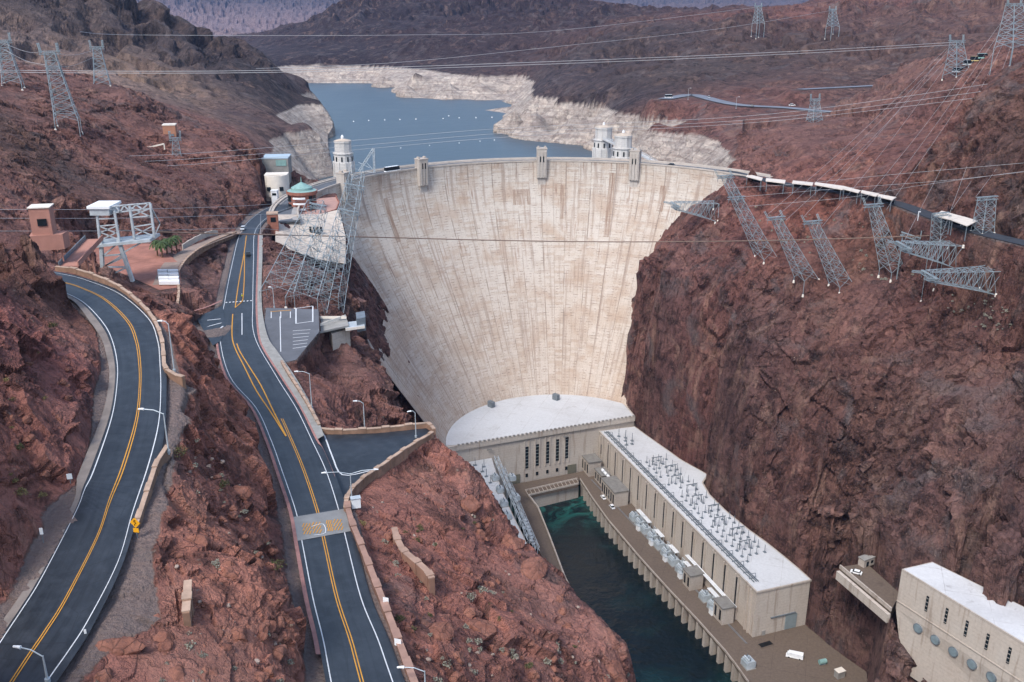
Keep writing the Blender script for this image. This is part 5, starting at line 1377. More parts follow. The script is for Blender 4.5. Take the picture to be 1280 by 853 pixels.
def pylon(label, base, top, wb, wt=None, n=7, t=.22, arms=((1.0, 9), (.82, 8)), arm_h=1.3, horns=True, adir=None, group='lattice pylons', feet=True):
    base, top = Vector(base), Vector(top); wt = wt or wb * .45; org = base.copy()
    root = empty('lattice_pylon', org, 0, label, 'pylon', group)
    m = MB(); X_, Y_, cn = pylon_mesh(base, top, wb, wt, n, t, m); m.build('lattice_body', M_PYL, root, org)
    ad = Vector(adir).normalized() if adir else X_
    for s_, L_ in arms:
        c = base.lerp(top, s_); m = MB(); a, b = c - ad * L_ / 2, c + ad * L_ / 2
        lattice_beam(m, a, b, arm_h, max(4, int(L_ / 1.6)), t * .9)
        m.bar(a + V3(0, 0, arm_h / 2), b + V3(0, 0, arm_h / 2), .35, .25)
        m.build('crossarm', M_PYL, root, org)
        for f in (-.45, -.15, .15, .45):
            p = c + ad * L_ * f; MB().tube([p - V3(0, 0, arm_h / 2), p - V3(0, 0, arm_h / 2 + 1.8)], .13, 5).build('insulator_string', M_STEEL_D, root, org)
    if horns:
        for f in (-.4, .4):
            c = top + ad * arms[0][1] * f; m = MB(); lattice_beam(m, c, c + (top - base).normalized() * 4.2 + ad * .6 * f, .7, 4, t * .8); m.build('earth_wire_peak', M_PYL, root, org)
    if feet:
        for c in ((-1, -1), (1, -1), (1, 1), (-1, 1)):
            p = cn(0, c); g_ = gz(p.x, p.y) if 60 < p.y < 3000 else p.z
            MB().lathe((p.x, p.y, min(p.z, g_) - .8), [(.6, 0), (.5, 1.1), (.35, 1.4)], 8).build('concrete_footing', M_CREAM, root, org)
            if p.z - g_ > .5: m = MB().bar(p, V3(p.x, p.y, g_), t); m.build('leg_extension', M_PYL, root, org)
    return root
def on_g(px, py, lo=150): return GP(px, py, lo, 3000)
def topat(b, px, py, dY=0): return V(px, py, b.y + dY)
# the leaning pylons on the right slope
for lb, (bx, by), (tx, ty), wb, arms, n in (
  ('leaning two armed lattice pylon nearest the right end of the dam', (958, 322), (907, 221), 8.5, ((1.0, 10), (.74, 10)), 10),
  ('leaning lattice pylon, left of the matching pair in the middle of the right slope', (1008, 348), (970, 273), 8.5, ((1.0, 10.5),), 8),
  ('leaning lattice pylon, right of the matching pair in the middle of the right slope', (1052, 356), (1016, 278), 8.5, ((1.0, 10.5),), 8),
  ('leaning lattice pylon just below the last of the small canopies', (1116, 338), (1092, 257), 8.5, ((1.0, 11),), 8)):
    b = on_g(bx, by); t_ = topat(b, tx, ty, 4); pylon(lb, b, t_, wb, None, n, .24, arms)
for lb, (bx, by), (tx, ty), dY in (
  ('strongly tilted lattice pylon reaching over the dam face from the right bank', (893, 268), (843, 257), -2),
  ('strongly tilted lattice pylon with its tip beside the leaning pylon below the small canopies', (1190, 324), (1128, 308), -4),
  ('lowest strongly tilted lattice pylon at the right edge above the cliff', (1238, 356), (1160, 345), -6)):
    b = on_g(bx, by); t_ = topat(b, tx, ty, dY); b.z += 2.0; pylon(lb, b, t_, 10, 4.0, 8, .26, ((.98, 8),), adir=(.5, -.8, -.25))
b = on_g(1176, 306); pylon('small upright lattice pylon just below the wide double canopy', b, topat(b, 1177, 268), 6.5, 5.5, 5, .2, ((1.0, 8),), horns=False)
b = on_g(1228, 291); pylon('upright portal pylon beside the right end of the wide double canopy', b, topat(b, 1234, 248), 6.5, 5, 5, .2, ((1.0, 11),), horns=False)
bm_ = empty('spare_crossarm', on_g(1144, 300) + V3(0, 0, 2.0), 0, 'short horizontal steel lattice beam on stubs below the rim road', 'steel beam'); m = MB()
q0, q1 = V(1126, 292, bm_.location.y) , V(1153, 301, bm_.location.y - 3); lattice_beam(m, q0, q1, 1.6, 8, .25); m.build('lattice', M_PYL, bm_, bm_.location.copy())
m = MB(); 
for q in (q0.lerp(q1, .1), q0.lerp(q1, .9)): m.bar(q, V3(q.x, q.y, gz(q.x, q.y) - .5), .4)
m.build('stub_posts', M_PYL, bm_, bm_.location.copy())
# pylons on the skyline and far slopes
for lb, bx, by, tx, ty, Y, wb, arms, n, t in (
  ('tall pylon cut by the left edge of the photo on the upper left slope', 16, 104, 4, 52, 500, 9, ((1.0, 8),), 7, .26),
  ('large pylon standing alone on the upper left slope', 84, 150, 62, 66, 445, 10, ((1.0, 9), (.78, 7)), 9, .26),
  ('pylon behind the large one, against the pale cliff on the upper left', 128, 106, 121, 60, 570, 9, ((1.0, 8),), 7, .26),
  ('small pylon beside the brown block house above the left bank', 222, 208, 219, 174, 500, 6, ((1.0, 6),), 6, .22),
  ('tall twin peaked pylon on the upper right slope beside the white trailers', 1196, 95, 1196, 52, 640, 12, ((1.0, 13),), 6, .3),
  ('largest pylon, cut by the right edge of the photo on the upper right ridge', 1266, 60, 1268, 6, 580, 14, ((1.0, 12),), 7, .32),
  ('small dark pylon on the skyline hill right of the lake', 948, 30, 948, 8, 1350, 12, ((1.0, 12),), 5, .5),
  ('small pale pylon on the far red hill right of the skyline pylon', 1041, 34, 1041, 12, 1300, 12, ((1.0, 12),), 5, .5),
  ('pylon standing in front of the parking terraces on the right', 1018, 154, 1019, 125, 700, 9, ((1.0, 9),), 6, .3)):
    b = V(bx, by, Y); g_ = gz(b.x, b.y)
    pylon(lb, b, V(tx, ty, Y), wb, None, n, t, arms)
# lattice masts leaning over the left abutment
for lb, (bx, by), (tx, ty), dY, wb, wt, n, arms in (
  ('tallest leaning lattice tower left of the dam, its tip overlapping the left intake tower', (408, 384), (448, 212), 62, 10, 4.5, 14, ((.86, 9), (.66, 9))),
  ('wide leaning lattice tower beside the visitor centre, left of the tallest one', (352, 380), (397, 258), 38, 12, 6, 10, ((1.0, 7),)),
  ('short leaning lattice tower between the two larger ones on the left bluff', (382, 386), (412, 296), 26, 11, 7, 8, ())):
    b = GP(bx, by, 150, 3000); t_ = V(tx, ty, b.y + dY); pylon(lb, b, t_, wb, wt, n, .17, arms, horns=False, adir=(1, -.4, -.1))
dk_ = empty('derrick', V(460, 216, 575), 0, 'thin steel derrick mast with stays beside the left intake tower', 'derrick'); m = MB()
a, b, c = V(449, 214, 575), V(467, 186, 575), V(468, 216, 575)
lattice_beam(m, a, b, 1.2, 8, .3); lattice_beam(m, b, c, .9, 8, .3); m.bar(a, c, .3); m.bar(V(455, 200, 575), V(466, 212, 575), .3); m.bar(V(448, 203, 575), V(462, 210, 575), .3)
m.build('lattice', M_STEEL, dk_, dk_.location.copy())

# ------------------------------------------------------------------ towers on and behind the dam
def crest_tower(a, label, w, zt):
    root = empty('crest_tower', dam_pt(a, 139, 178), 0, label, 'tower'); rz = DN - math.radians(a); o_ = root.location.copy()
    c = dam_pt(a, 137.5, 0)
    b1 = MB().box((c.x, c.y, 168 + (zt - 168) / 2), (5.5, w, zt - 168), rz); b1.build('shaft', M_DAM2, root, o_)
    m = MB(); c2 = dam_pt(a, 134.6, 0)
    for e in (-w * .32, 0, w * .32): m.box((c2.x - math.sin(rz) * e, c2.y + math.cos(rz) * e, 168 + (zt - 169) / 2), (.6, w * .16, zt - 170), rz)
    m.build('ribs', M_DAM2, root, o_)
    MB().box((c.x, c.y, zt + .3), (6, w + .5, .6), rz).build('cap', M_CONC, root, o_)
    m = MB()
    for e in (-w * .16, w * .16): m.box((c2.x + .1 - math.sin(rz) * e, c2.y + math.cos(rz) * e, 180.5), (.3, w * .1, 3.6), rz)
    m.build('slit_window', M_DARK, root, o_)
    for e in (-w * .35, w * .35):
        MB().box((c.x - math.sin(rz) * e, c.y + math.cos(rz) * e, zt + 1.1), (2, 1.2, 1.2), rz).build('finial_block', M_CONC, root, o_)
    sk = MB().box((c.x, c.y, 160), (3.4, w * .8, 18), rz); sk.build('pilaster', M_DAM2, root, o_)
    return root
M_DAM2 = conc('tower_concrete', (.42, .375, .33), (.46, .425, .385))
def a_of(px):                                            # arc angle of the crest under a column
    return min(range(-70, 76), key=lambda a: abs(proj(*dam_pt(a, 138, 178))[0] - px))
crest_tower(a_of(429), 'leftmost concrete tower rising from the dam crest, in front of the intake tower', 7, 184.5)
crest_tower(a_of(527), 'second concrete tower from the left on the dam crest, right of the white bus', 6.5, 184.5)
crest_tower(a_of(677), 'concrete tower at the middle of the dam crest', 6.5, 187)
crest_tower(a_of(796), 'rightmost concrete tower on the dam crest, in front of the right intake towers', 6.5, 187)
def intake(label, px, ytop, Y, r, zfoot=120, dome=True, open_base=False):
    c = V(px, 200, Y); zt = V(px, ytop, Y).z; root = empty('intake_tower', (c.x, c.y, 150), 0, label, 'tower')
    M_ = M_INT; z0 = 150
    top = zt - z0; neck = top - r * 1.25
    MB().lathe((0, 0, 0), [(r * 1.02, zfoot - z0), (r * 1.02, neck - r * .75), (r * .95, neck - r * .7), (r * .92, neck), (r * 1.0, neck + .2), (r * 1.0, neck + .8), (r * .82, neck + .9), (r * .80, top - r * .18), (r * .86, top - r * .15), (r * .84, top)], 10).build('shaft', M_, root, smooth=False)
    MB().lathe((0, 0, top), [(r * .86, 0), (r * .3, r * .16), (.01, r * .2)], 10).build('roof', simple('tan_tower_roof', '#b5a797', .9, .15), root)
    MB().lathe((0, 0, top + r * .2), [(.9, 0), (.9, 1.2), (.5, 1.8), (.01, 2.3)], 10).build('lantern', M_WHITE, root)
    for i in range(10):
        t = 2 * math.pi * (i + .5) / 10
        MB().box((r * .93 * math.cos(t), r * .93 * math.sin(t), neck - r * .42), (.35, r * .13, r * .42), t).build('tall_window', M_DARK, root)
        m = MB().box((r * 1.0 * math.cos(t + .314), r * 1.0 * math.sin(t + .314), (neck - r * .7 + zfoot - z0) / 2), (r * .12, r * .14, neck - r * .7 - (zfoot - z0)), t + .314); m.build('buttress', M_, root)
    return root
M_INT = conc('intake_concrete', (.50, .48, .45), (.56, .545, .52), .25)
intake('white octagonal intake tower in the lake beyond the left end of the dam', 429.5, 176, 585, 6.4)
intake('farther left one of the two white intake towers beyond the right half of the dam', 753.5, 159, 760, 8.2)
intake('nearer right one of the two white intake towers beyond the right half of the dam', 778, 169, 700, 7.8)
# footbridges to the intake towers
for lb, p0, p1 in (('white footbridge from the crest to the left intake tower', dam_pt(a_of(440), 152, 177.5), V3(V(429, 200, 585).x + 5, 582, 177.5)),
                   ('white footbridge from the crest to the nearer right intake tower', dam_pt(a_of(812), 152, 177.5), V3(V(778, 200, 700).x + 6, 697, 177.5)),
                   ('white footbridge linking the two right intake towers', V3(V(778, 200, 700).x, 706, 177.5), V3(V(753, 200, 760).x, 754, 177.5))):
    root = empty('footbridge', p0, 0, lb, 'bridge'); o_ = p0.copy()
    MB().bar(p0, p1, 3, .8).build('deck', M_INT, root, o_); m = MB()
    d_ = (p1 - p0).normalized(); n_ = V3(-d_.y, d_.x, 0) * 1.4
    for s_ in (-1, 1):
        m.bar(p0 + n_ * s_ + V3(0, 0, 1.4), p1 + n_ * s_ + V3(0, 0, 1.4), .2); k_ = int((p1 - p0).length / 3)
        for i in range(k_ + 1): q = p0.lerp(p1, i / max(1, k_)) + n_ * s_; m.bar(q, q + V3(0, 0, 1.4), .18)
    m.build('railing', M_STEEL, root, o_)

# ------------------------------------------------------------------ left bank buildings
vc = U(379, 262, 175.5); root = empty('visitor_centre', vc, 0, 'round brick visitor centre with green copper roof and white balconies', 'building')
hb = V(379, 238, vc.y).z - vc.z
MB().lathe((0, 0, -6), [(7.2, 0), (7.2, hb + 6 - 1.6), (8.0, hb + 6 - 1.5), (8.0, hb + 6)], 28).build('wall', M_BRICK, root)
MB().lathe((0, 0, hb), [(7.6, 0), (5.6, .5), (5.4, 1.6), (.4, 4.2), (.01, 4.6)], 24).build('roof', M_TEAL, root)
m = MB(); m.lathe((0, 0, hb + 4.4), [(.3, 0), (.12, 2.4), (.01, 2.6)], 6); m.build('finial', M_TEAL, root)
for k in range(3):
    zz = 1.2 + k * (hb - 3.4) / 2.4
    MB().lathe((0, -1.2, zz), [(7.6, 0), (7.6, .9), (7.2, .9), (7.2, 0)], 14, math.radians(-115), math.radians(-65)).build('balcony', M_WHITE, root)
for aa in (-160, -138, -42, -20):
    t = math.radians(aa)
    for k in range(2): MB().box((7.2 * math.cos(t), 7.2 * math.sin(t), 2.2 + k * 4.2), (.4, 2.2, 3.0), t).build('window', M_DARK, root)
# plaza on a concrete abutment
pl = [U(348, 270, 176), U(350, 262, 176), U(352, 252, 176), U(420, 246, 176), U(424, 254, 176), U(420, 263, 176), U(405, 268, 176), U(398, 270, 176)]
root = empty('abutment_plaza', U(385, 262, 176), 0, 'pale concrete abutment block carrying the terrace below the visitor centre', 'abutment'); o_ = root.location.copy()
MB().prism(P2([p for p in pl]), 138, 175.6).build('wall', M_PH, root, o_)
MB().prism(shrink(P2(pl)[::1], .8), 175.6, 175.75).build('paving', simple('pink_paving', '#a8857a', .9, .15, .5), root, o_)
m = MB()
for a, b in zip(pl[3:], pl[4:]): m.bar(a + V3(0, 0, .1), b + V3(0, 0, .1), .5, 1.1)
m.bar(pl[0] + V3(0, 0, .1), pl[-1] + V3(0, 0, .1), .5, 1.1)
m.build('parapet', M_BRICK, root, o_)
root = empty('abutment_wall', U(415, 290, 165), 0, 'smooth pale concrete wedge wall between the left bluff and the dam face', 'wall'); o_ = root.location.copy()
q = [V(399, 268, 470), V(424, 262, 476), V(432, 296, 452), V(432, 330, 440), V(396, 324, 432), V(362, 312, 428), V(344, 304, 430), V(345, 268, 455)]
vs = [p for p in q] + [p + V3(-4, 14, -6) for p in q]; n = len(q)
o = link_mesh('wall_block', [p - o_ for p in vs], [tuple(range(n)), tuple(range(2*n-1, n-1, -1))] + [(i, i+n, (i+1)%n+n, (i+1)%n) for i in range(n)], M_PH, root)
bm = bmesh.new(); bm.from_mesh(o.data); bmesh.ops.recalc_face_normals(bm, faces=bm.faces[:]); bmesh.ops.triangulate(bm, faces=bm.faces[:]); bm.to_mesh(o.data); bm.free()
m = MB()
for i in range(7): p = V(388 + i * 2.2, 287 + (i % 2) * 6, 449); m.box(p, (.9, 1.0, 2.6), .5)
m.build('drain_slots', M_DARK, root, o_)
def block(name, label, cat, px, py, Y, w, d, h, mat, roof=None, rz=0.0, ov=.4):
    c = V(px, py, Y); root = empty(name, (c.x, c.y, c.z), rz, label, cat)
    MB().box((0, d / 2, h / 2 - 3), (w, d, h + 6)).build('wall', mat, root)
    MB().box((0, d / 2, h + .3), (w + ov, d + ov, .6)).build('roof', roof or M_CREAM, root); return root
g_ = block('parking_garage', 'pale parking garage block with blue roof edge beside the left cliff', 'building', 345, 218, 560, 15, 16, 9, M_GREY, simple('blue_roof', '#a3b4bf', .5, .08), .1)
MB().box((3.5, -.1, 6.6), (6, .3, 3.4)).build('glazed_panel', M_TEAL, g_)
g2 = block('terminal_building', 'rounded white building in front of the pale parking garage', 'building', 346, 238, 520, 12, 8, 8, M_CREAM, M_CREAM, .1)
MB().lathe((0, 0, 0), [(6, -3), (6, 8.6), (5.4, 8.7)], 16, math.pi, 2 * math.pi).build('bow_front', M_CREAM, g2)
for i in range(3): MB().box((-3.4 + i * 3.4, -5.4, 1.6), (2.2, .4, 2.2)).build('window', M_DARK, g2)
k1 = block('kiosk', 'small white kiosk beside the crest road left of the visitor centre', 'kiosk', 343, 247, 505, 3.2, 3, 3.2, M_WHITE, M_WHITE)
MB().box((0, -.05, 1.7), (2.2, .2, 1.2)).build('window', M_DARK, k1)
k2 = block('guard_house', 'small tan gate house with flat roof at the left end of the crest road', 'building', 341, 279, 440, 5, 5, 4.0, M_BRICK, M_STONE_TOP, .2)
MB().box((.3, -.05, 1.6), (2.4, .2, 2.2)).build('doorway', M_DARK, k2)
b1 = block('block_house', 'small brown windowless block house high above the left bank', 'building', 213, 176, 520, 6.5, 6, 8, simple('brown_render', '#a5775f', .9, .12), M_CREAM, .2)
MB().box((1.4, -.1, 2), (1.6, .3, 3)).build('door', M_STEEL_D, b1)
# slabs and white guard rail on the slope by the brown block house
r_ = empty('hillside_barrier', V(178, 192, 500), 0, 'curving white barrier along the ledge left of the brown block house', 'barrier'); m = MB()
pp = [V(x, y, 500) for x, y in ((146, 195), (156, 191), (170, 186), (188, 184), (205, 180))]
for a, b in zip(pp, pp[1:]): m.bar(a, b, .6, .7)
m.build('rail', M_CREAM, r_, r_.location.copy()); m = MB()
for a in pp: m.bar(a - V3(0, 0, 3), a, .5)
m.build('posts', M_CREAM, r_, r_.location.copy())
# pink stone pavilion and ramp left of the gantry
pv = V(56, 296, 262); r_ = empty('stone_pavilion', pv, math.radians(12), 'pinkish brown stone tower with a rectangular opening and flared plinth above the ramp', 'building')
M_PK = simple('pink_concrete', '#a5786a', .9, .12, .4)
hz_ = V(56, 261, 262).z - pv.z
MB().box((-.6, 3, hz_ / 2 - 1), (5.4, 5, hz_ + 2)).build('wall', M_PK, r_); MB().box((-.6, 3, hz_ + .15), (5.9, 5.5, .3)).build('coping', M_CREAM, r_)
MB().box((-.2, .4, hz_ * .5), (2.4, .4, 2.0)).build('opening', M_DARK, r_)
MB().prism([(-4, -.5), (4.6, .5), (5.2, 5), (-4.6, 5)], -4, .4).build('plinth', M_PK, r_)
for x in (1.6, 3.4): MB().bar((x, 2, -8), (x, 2, -3.6), .4).build('column', M_PK, r_)
rp0, rp1 = V(118, 300, 290), U(86, 334, 205); r_ = empty('ramp', rp1, 0, 'pinkish brown ramp on posts rising from the hairpin to the gantry', 'ramp'); o_ = rp1.copy()
m = MB(); dr = (rp1 - rp0).normalized(); nrp = V3(-dr.y, dr.x, 0).normalized()
MB().bar(rp0, rp1, 5, .6).build('deck', M_PK, r_, o_)
for e in (-2.6, 2.6): MB().bar(rp0 + nrp * e + V3(0, 0, .8), rp1 + nrp * e + V3(0, 0, .8), .3, 1.5).build('side_rail', M_PK if e > 0 else M_STEEL_D, r_, o_)
for f in (.15, .4, .65, .9): q = rp0.lerp(rp1, f); MB().bar(q - V3(0, 0, 12), q, .6).build('post', M_PK, r_, o_)
# steel gantry (cableway head tower)
G0 = 295.0
def gp(px, py, dY=0): return V(px, py, G0 + dY)
gl = U(150, 348, 190); r_ = empty('cableway_gantry', V3(gl.x, G0, 190), 0, 'large grey steel gantry tower with white cabin and truss boom beside the yard', 'gantry'); o_ = r_.location.copy()
D_ = 7.0
def fb(pts, t=.55, nm='frame', mat=M_STEEL):
    m = MB()
    for a, b in pts:
        for e in (0, D_): m.bar(gp(*a, e), gp(*b, e), t * 1.35)
    for p in {q for ab in pts for q in ab}: m.bar(gp(*p, 0), gp(*p, D_), t * .6)
    return m.build(nm, mat, r_, o_)
fb([((129, 348), (126, 300)), ((166, 352), (148, 300))], .8, 'lower_legs')
fb([((128, 334), (160, 334)), ((128, 320), (156, 318)), ((128, 348), (160, 334)), ((128, 334), (158, 320)), ((129, 320), (150, 302)), ((150, 318), (183, 300)), ((129, 334), (152, 320))], .35, 'lower_bracing')
m = MB(); a, b = gp(118, 305, D_ / 2), gp(194, 297, D_ / 2); m.bar(a, b, D_ + 2, .9); m.build('platform', M_STEEL, r_, o_)
fb([((125, 303), (121, 266)), ((149, 300), (143, 264)), ((168, 298), (162, 258)), ((193, 297), (188, 255))], .5, 'upper_posts')
fb([((121, 283), (146, 281)), ((122, 292), (148, 282)), ((122, 282), (146, 292)), ((121, 274), (145, 273)), ((164, 272), (190, 270)), ((165, 284), (192, 280)), ((164, 270), (190, 260)), ((164, 260), (190, 272)), ((166, 296), (192, 282)), ((166, 284), (193, 296)), ((126, 300), (148, 290)), ((124, 290), (149, 300))], .25, 'upper_bracing')
fb([((140, 258), (188, 254)), ((142, 266), (188, 261)), ((145, 258), (150, 266)), ((155, 257), (150, 266)), ((155, 257), (162, 264)), ((170, 256), (162, 264)), ((170, 256), (178, 262)), ((186, 254), (178, 262))], .3, 'boom_truss')
fb([((186, 254), (200, 280)), ((200, 280), (193, 296)), ((190, 262), (200, 280))], .22, 'stay')
c = gp(131, 262, D_ / 2)
MB().box((c.x, c.y, c.z), (6.2, D_ + 1.5, 2.2)).build('cabin', M_STEEL, r_, o_)
MB().prism([(c.x - 3.6, c.y - 4.8), (c.x + 3.6, c.y - 4.8), (c.x + 3.6, c.y + 4.8), (c.x - 3.6, c.y + 4.8)], c.z + 1.1, c.z + 1.9).build('cabin_roof', M_WHITE, r_, o_)
# yard: white covered stacks, palms, van
fl = [False]; st = empty('covered_stack', (0, 0, 0)); tag(st, '', 'covered stack')
MB().box((0, 0, .55), (3.2, 1.2, 1.1)).build('cover', M_WHITE, st); MB().tube([(-1.6, 0, 1.1), (1.6, 0, 1.1)], .6, 10).build('rounded_top', M_WHITE, st); MB().box((0, 0, .08), (3.4, 1.4, .16)).build('pallet', M_STONE, st)
nm_ = ['nearest', 'second', 'third', 'farthest']
for col_, cx in enumerate(((206, 208), (218.5, 216.5))):
    for i in range(4):
        y_ = 356 - i * 4.4; x_ = cx[0] + (cx[1] - cx[0]) * 0 - (i * .7 if col_ == 0 else i * .5)
        first_or(st, fl, U(x_, y_, 189.9), .08, label=nm_[i] + ' white covered stack in the ' + ('left' if col_ == 0 else 'right') + ' row of the yard', group='white covered stacks in the yard')
def frond_tree(loc, h, label):
    r = empty('palm_tree', loc, 0, label, 'palm', 'palms behind the gantry')
    MB().tube([(0, 0, 0), (.1, 0, h * .5), (.05, .1, h)], .28, 7, .2).build('trunk', simple('palm_bark', '#6b5543', .95), r)
    m = MB()
    for k in range(26):
        t = k * 2.4; el = .9 - .06 * k; L_ = 2.2 + R_.random() * .8; d_ = V3(math.cos(t), math.sin(t), 0); prev = V3(0, 0, h)
        for s_ in range(1, 5):
            f = s_ / 4; q = V3(0, 0, h) + d_ * L_ * f + V3(0, 0, el * 1.6 * f - 2.2 * f * f)
            side = V3(-d_.y, d_.x, 0) * .28; o0 = len(m.v); m.v += [prev - side, prev + side, q + side, q - side]; m.f.append((o0, o0+1, o0+2, o0+3)); prev = q
    m.build('fronds', simple('palm_green', (.055, .085, .03), .8, .3, 1.5), r); return r
for i, (x, y) in enumerate(((197, 320), (203, 322), (209, 318), (215, 317), (221, 314))):
    frond_tree(U(x, y, 189.8), 5.6, ['leftmost','second from left','middle','fourth from left','rightmost'][i] + ' palm in the clump right of the gantry')
# ------------------------------------------------------------------ overlook walkway on its pier
r_ = empty('overlook', U(425, 410, 180), 0, 'grey overlook platform and stair on a pale pier at the edge of the left bluff', 'overlook'); o_ = r_.location.copy()
q = [U(411, 414, 179), U(433, 407, 179), U(437, 410, 179), U(415, 418, 179)]
MB().prism(P2(q), 162, 179).build('pier', M_PH, r_, o_)
MB().prism(P2([U(398, 398, 181), U(432, 394, 181), U(436, 406, 181), U(400, 414, 181)]), 180.2, 180.8).build('deck', M_WALK, r_, o_)
MB().prism(P2([U(430, 404, 180), U(455, 401, 180), U(456, 408, 180), U(432, 412, 180)]), 179.4, 180.2).build('landing', M_STEEL, r_, o_)
MB().prism(P2([U(445, 396, 181), U(456, 394, 181), U(457, 402, 181), U(446, 404, 181)]), 178, 182.4).build('shelter', M_STEEL_D, r_, o_)
m = MB()
for a, b in ((U(398, 397, 181.8), U(433, 397, 181.8)), (U(398, 407, 181.8), U(432, 395, 181.8)), (U(432, 412, 181), U(456, 409, 181))): m.bar(a, b, .2, .8)
m.build('railing', M_CREAM, r_, o_)

# ------------------------------------------------------------------ canopies by the rim road
def canopy(label, corners, z, hpost=3.2, group='pale canopies beside the rim road'):
    P_ = [U(x, y, z) for x, y in corners]; c = sum(P_, V3(0, 0, 0)) / 4
    r = empty('canopy', (c.x, c.y, z - hpost), 0, label, 'canopy', group); o_ = r.location.copy()
    MB().prism(P2(P_), z, z + .35).build('roof', simple('pale_canopy_roof', '#c9bfb4', .8, .08), r, o_)
    for p in P_:
        q = p.lerp(c, .12); MB().bar((q.x, q.y, z - hpost - 2.5), (q.x, q.y, z), .3).build('post', M_STEEL_D, r, o_)
    a, b = P_[0].lerp(c, .08), P_[1].lerp(c, .08); MB().bar((a.x, a.y, z - hpost + .9), (b.x, b.y, z - hpost + .9), .25, 1.4).build('back_screen', M_BLACK, r, o_)
    return r
names = ['first small pale canopy from the dam along the rim road', 'second small pale canopy from the dam along the rim road', 'third small pale canopy from the dam along the rim road', 'fourth and longest small pale canopy along the rim road', 'fifth small pale canopy from the dam along the rim road', 'sixth small pale canopy from the dam along the rim road', 'last small pale canopy from the dam along the rim road']
cs_ = [((935,218.5),(953.5,223),(952,226.5),(932.5,221.5)), ((957.5,223.5),(982,226),(981,230),(957,227)), ((991,226.5),(1016.5,229),(1015.5,232.5),(990,229.8)), ((1019,228.5),(1055.5,233.5),(1053,238),(1018,231.5)), ((1055,233.5),(1076,239),(1073,242),(1053.5,237)), ((1077,238.5),(1099,243),(1095,246.5),(1076,241.5)), ((1098.5,243.5),(1120.5,247.5),(1115,251),(1097,246.5))]
for i, (lb, c_) in enumerate(zip(names, cs_)): canopy(lb, c_, 183.2 + i * .35)
canopy('left half of the wide double canopy beside the rim road', ((1177,264.5),(1205,272),(1188,275.5),(1167,270.5)), 187.6, 4, 'wide pale canopies beside the rim road')
canopy('right half of the wide double canopy beside the rim road', ((1205.5,272),(1222,277),(1209,283.5),(1188.5,275.8)), 187.8, 4, 'wide pale canopies beside the rim road')
lp = U(1147, 276, 183); r_ = empty('lamp_post', lp, 0, 'short white lamp post beside the rim road between the canopies', 'lamp post'); MB().bar((0, 0, 0), (0, 0, 4), .25).build('post', M_WHITE, r_); MB().box((.3, 0, 4.1), (1, .5, .3)).build('head', M_WHITE, r_)

# ------------------------------------------------------------------ outlet works
oz, ob = 78, 38
q = [(144.5, 301.8), (184, 227), (205, 240), (157.8, 306.6)]
orgo = V3(165, 270, 60); r_ = empty('outlet_works', orgo, 0, 'pale concrete outlet house with portholes and dirty white roof set in the right cliff', 'building')
lean = [(q[0][0] + 2.6, q[0][1] + 2), (q[1][0] + 2.6, q[1][1] + 2), q[2], q[3]]
vs = [V3(*q[0], oz), V3(*q[1], oz), V3(*q[2], oz), V3(*q[3], oz), V3(*q[0], 62), V3(*q[1], 62), V3(*q[2], 62), V3(*q[3], 62), V3(q[0][0] + 3.5, q[0][1] - 6, ob), V3(q[1][0] + 3.5, q[1][1], ob), V3(*q[2], ob), V3(*q[3], ob)]
link_mesh('wall', [v - orgo for v in vs], [(0,4,5,1),(1,5,6,2),(2,6,7,3),(3,7,4,0),(4,8,9,5),(5,9,10,6),(6,10,11,7),(7,11,8,4),(0,1,2,3),(8,11,10,9)], M_PH, r_)
MB().prism(q, oz, oz + .9).build('parapet', M_PIER, r_, orgo)
M_ROOF2 = roof_mat('dirty_white_roof', (.50, .50, .50), (.60, .60, .60), (.14, .11, .10), .85)
MB().prism(shrink(q, .7) if True else q, oz + .9, oz + 1.0).build('roof', M_ROOF2, r_, orgo)
do = (Vector(q[1]) - Vector(q[0])).normalized(); no = Vector((-do.y, do.x)); no = no if no.x < 0 else -no; ao = math.atan2(do.y, do.x)
for i in range(7):
    p = Vector(q[0]) + do * (12.5 + i * 8.2)
    f_ = MB().box((p.x + no.x * .1, p.y + no.y * .1, 71.5), (1.0, .3, 6.2), ao).build('slot_window', M_DARK, r_, orgo)
    g_ = MB()
    for k in range(4): g_.box((p.x + no.x * .3, p.y + no.y * .3, 69 + k * 1.6), (1.0, .1, .25), ao)
    g_.build('window_bars', M_GREY, f_, orgo)
for i in range(7):
    p = Vector(q[0]) + do * (10.5 + i * 7.6); c = V3(p.x, p.y, 59.6)
    fr = MB().tube([c + V3(no.x * -.8, no.y * -.8, 0), c + V3(no.x * .25, no.y * .25, 0)], 1.9, 20).build('porthole', M_STEEL_D, r_, orgo)
    MB().tube([c + V3(no.x * .2, no.y * .2, 0), c + V3(no.x * .38, no.y * .38, 0)], 1.55, 20).build('porthole_glass', M_GLASSB, fr, orgo)
MB().bar(V3(q[0][0] + no.x * .1, q[0][1] + no.y * .1, 65.2), V3(q[1][0] + no.x * .1, q[1][1] + no.y * .1, 65.2), .4, .3).build('string_course', M_PIER, r_, orgo)
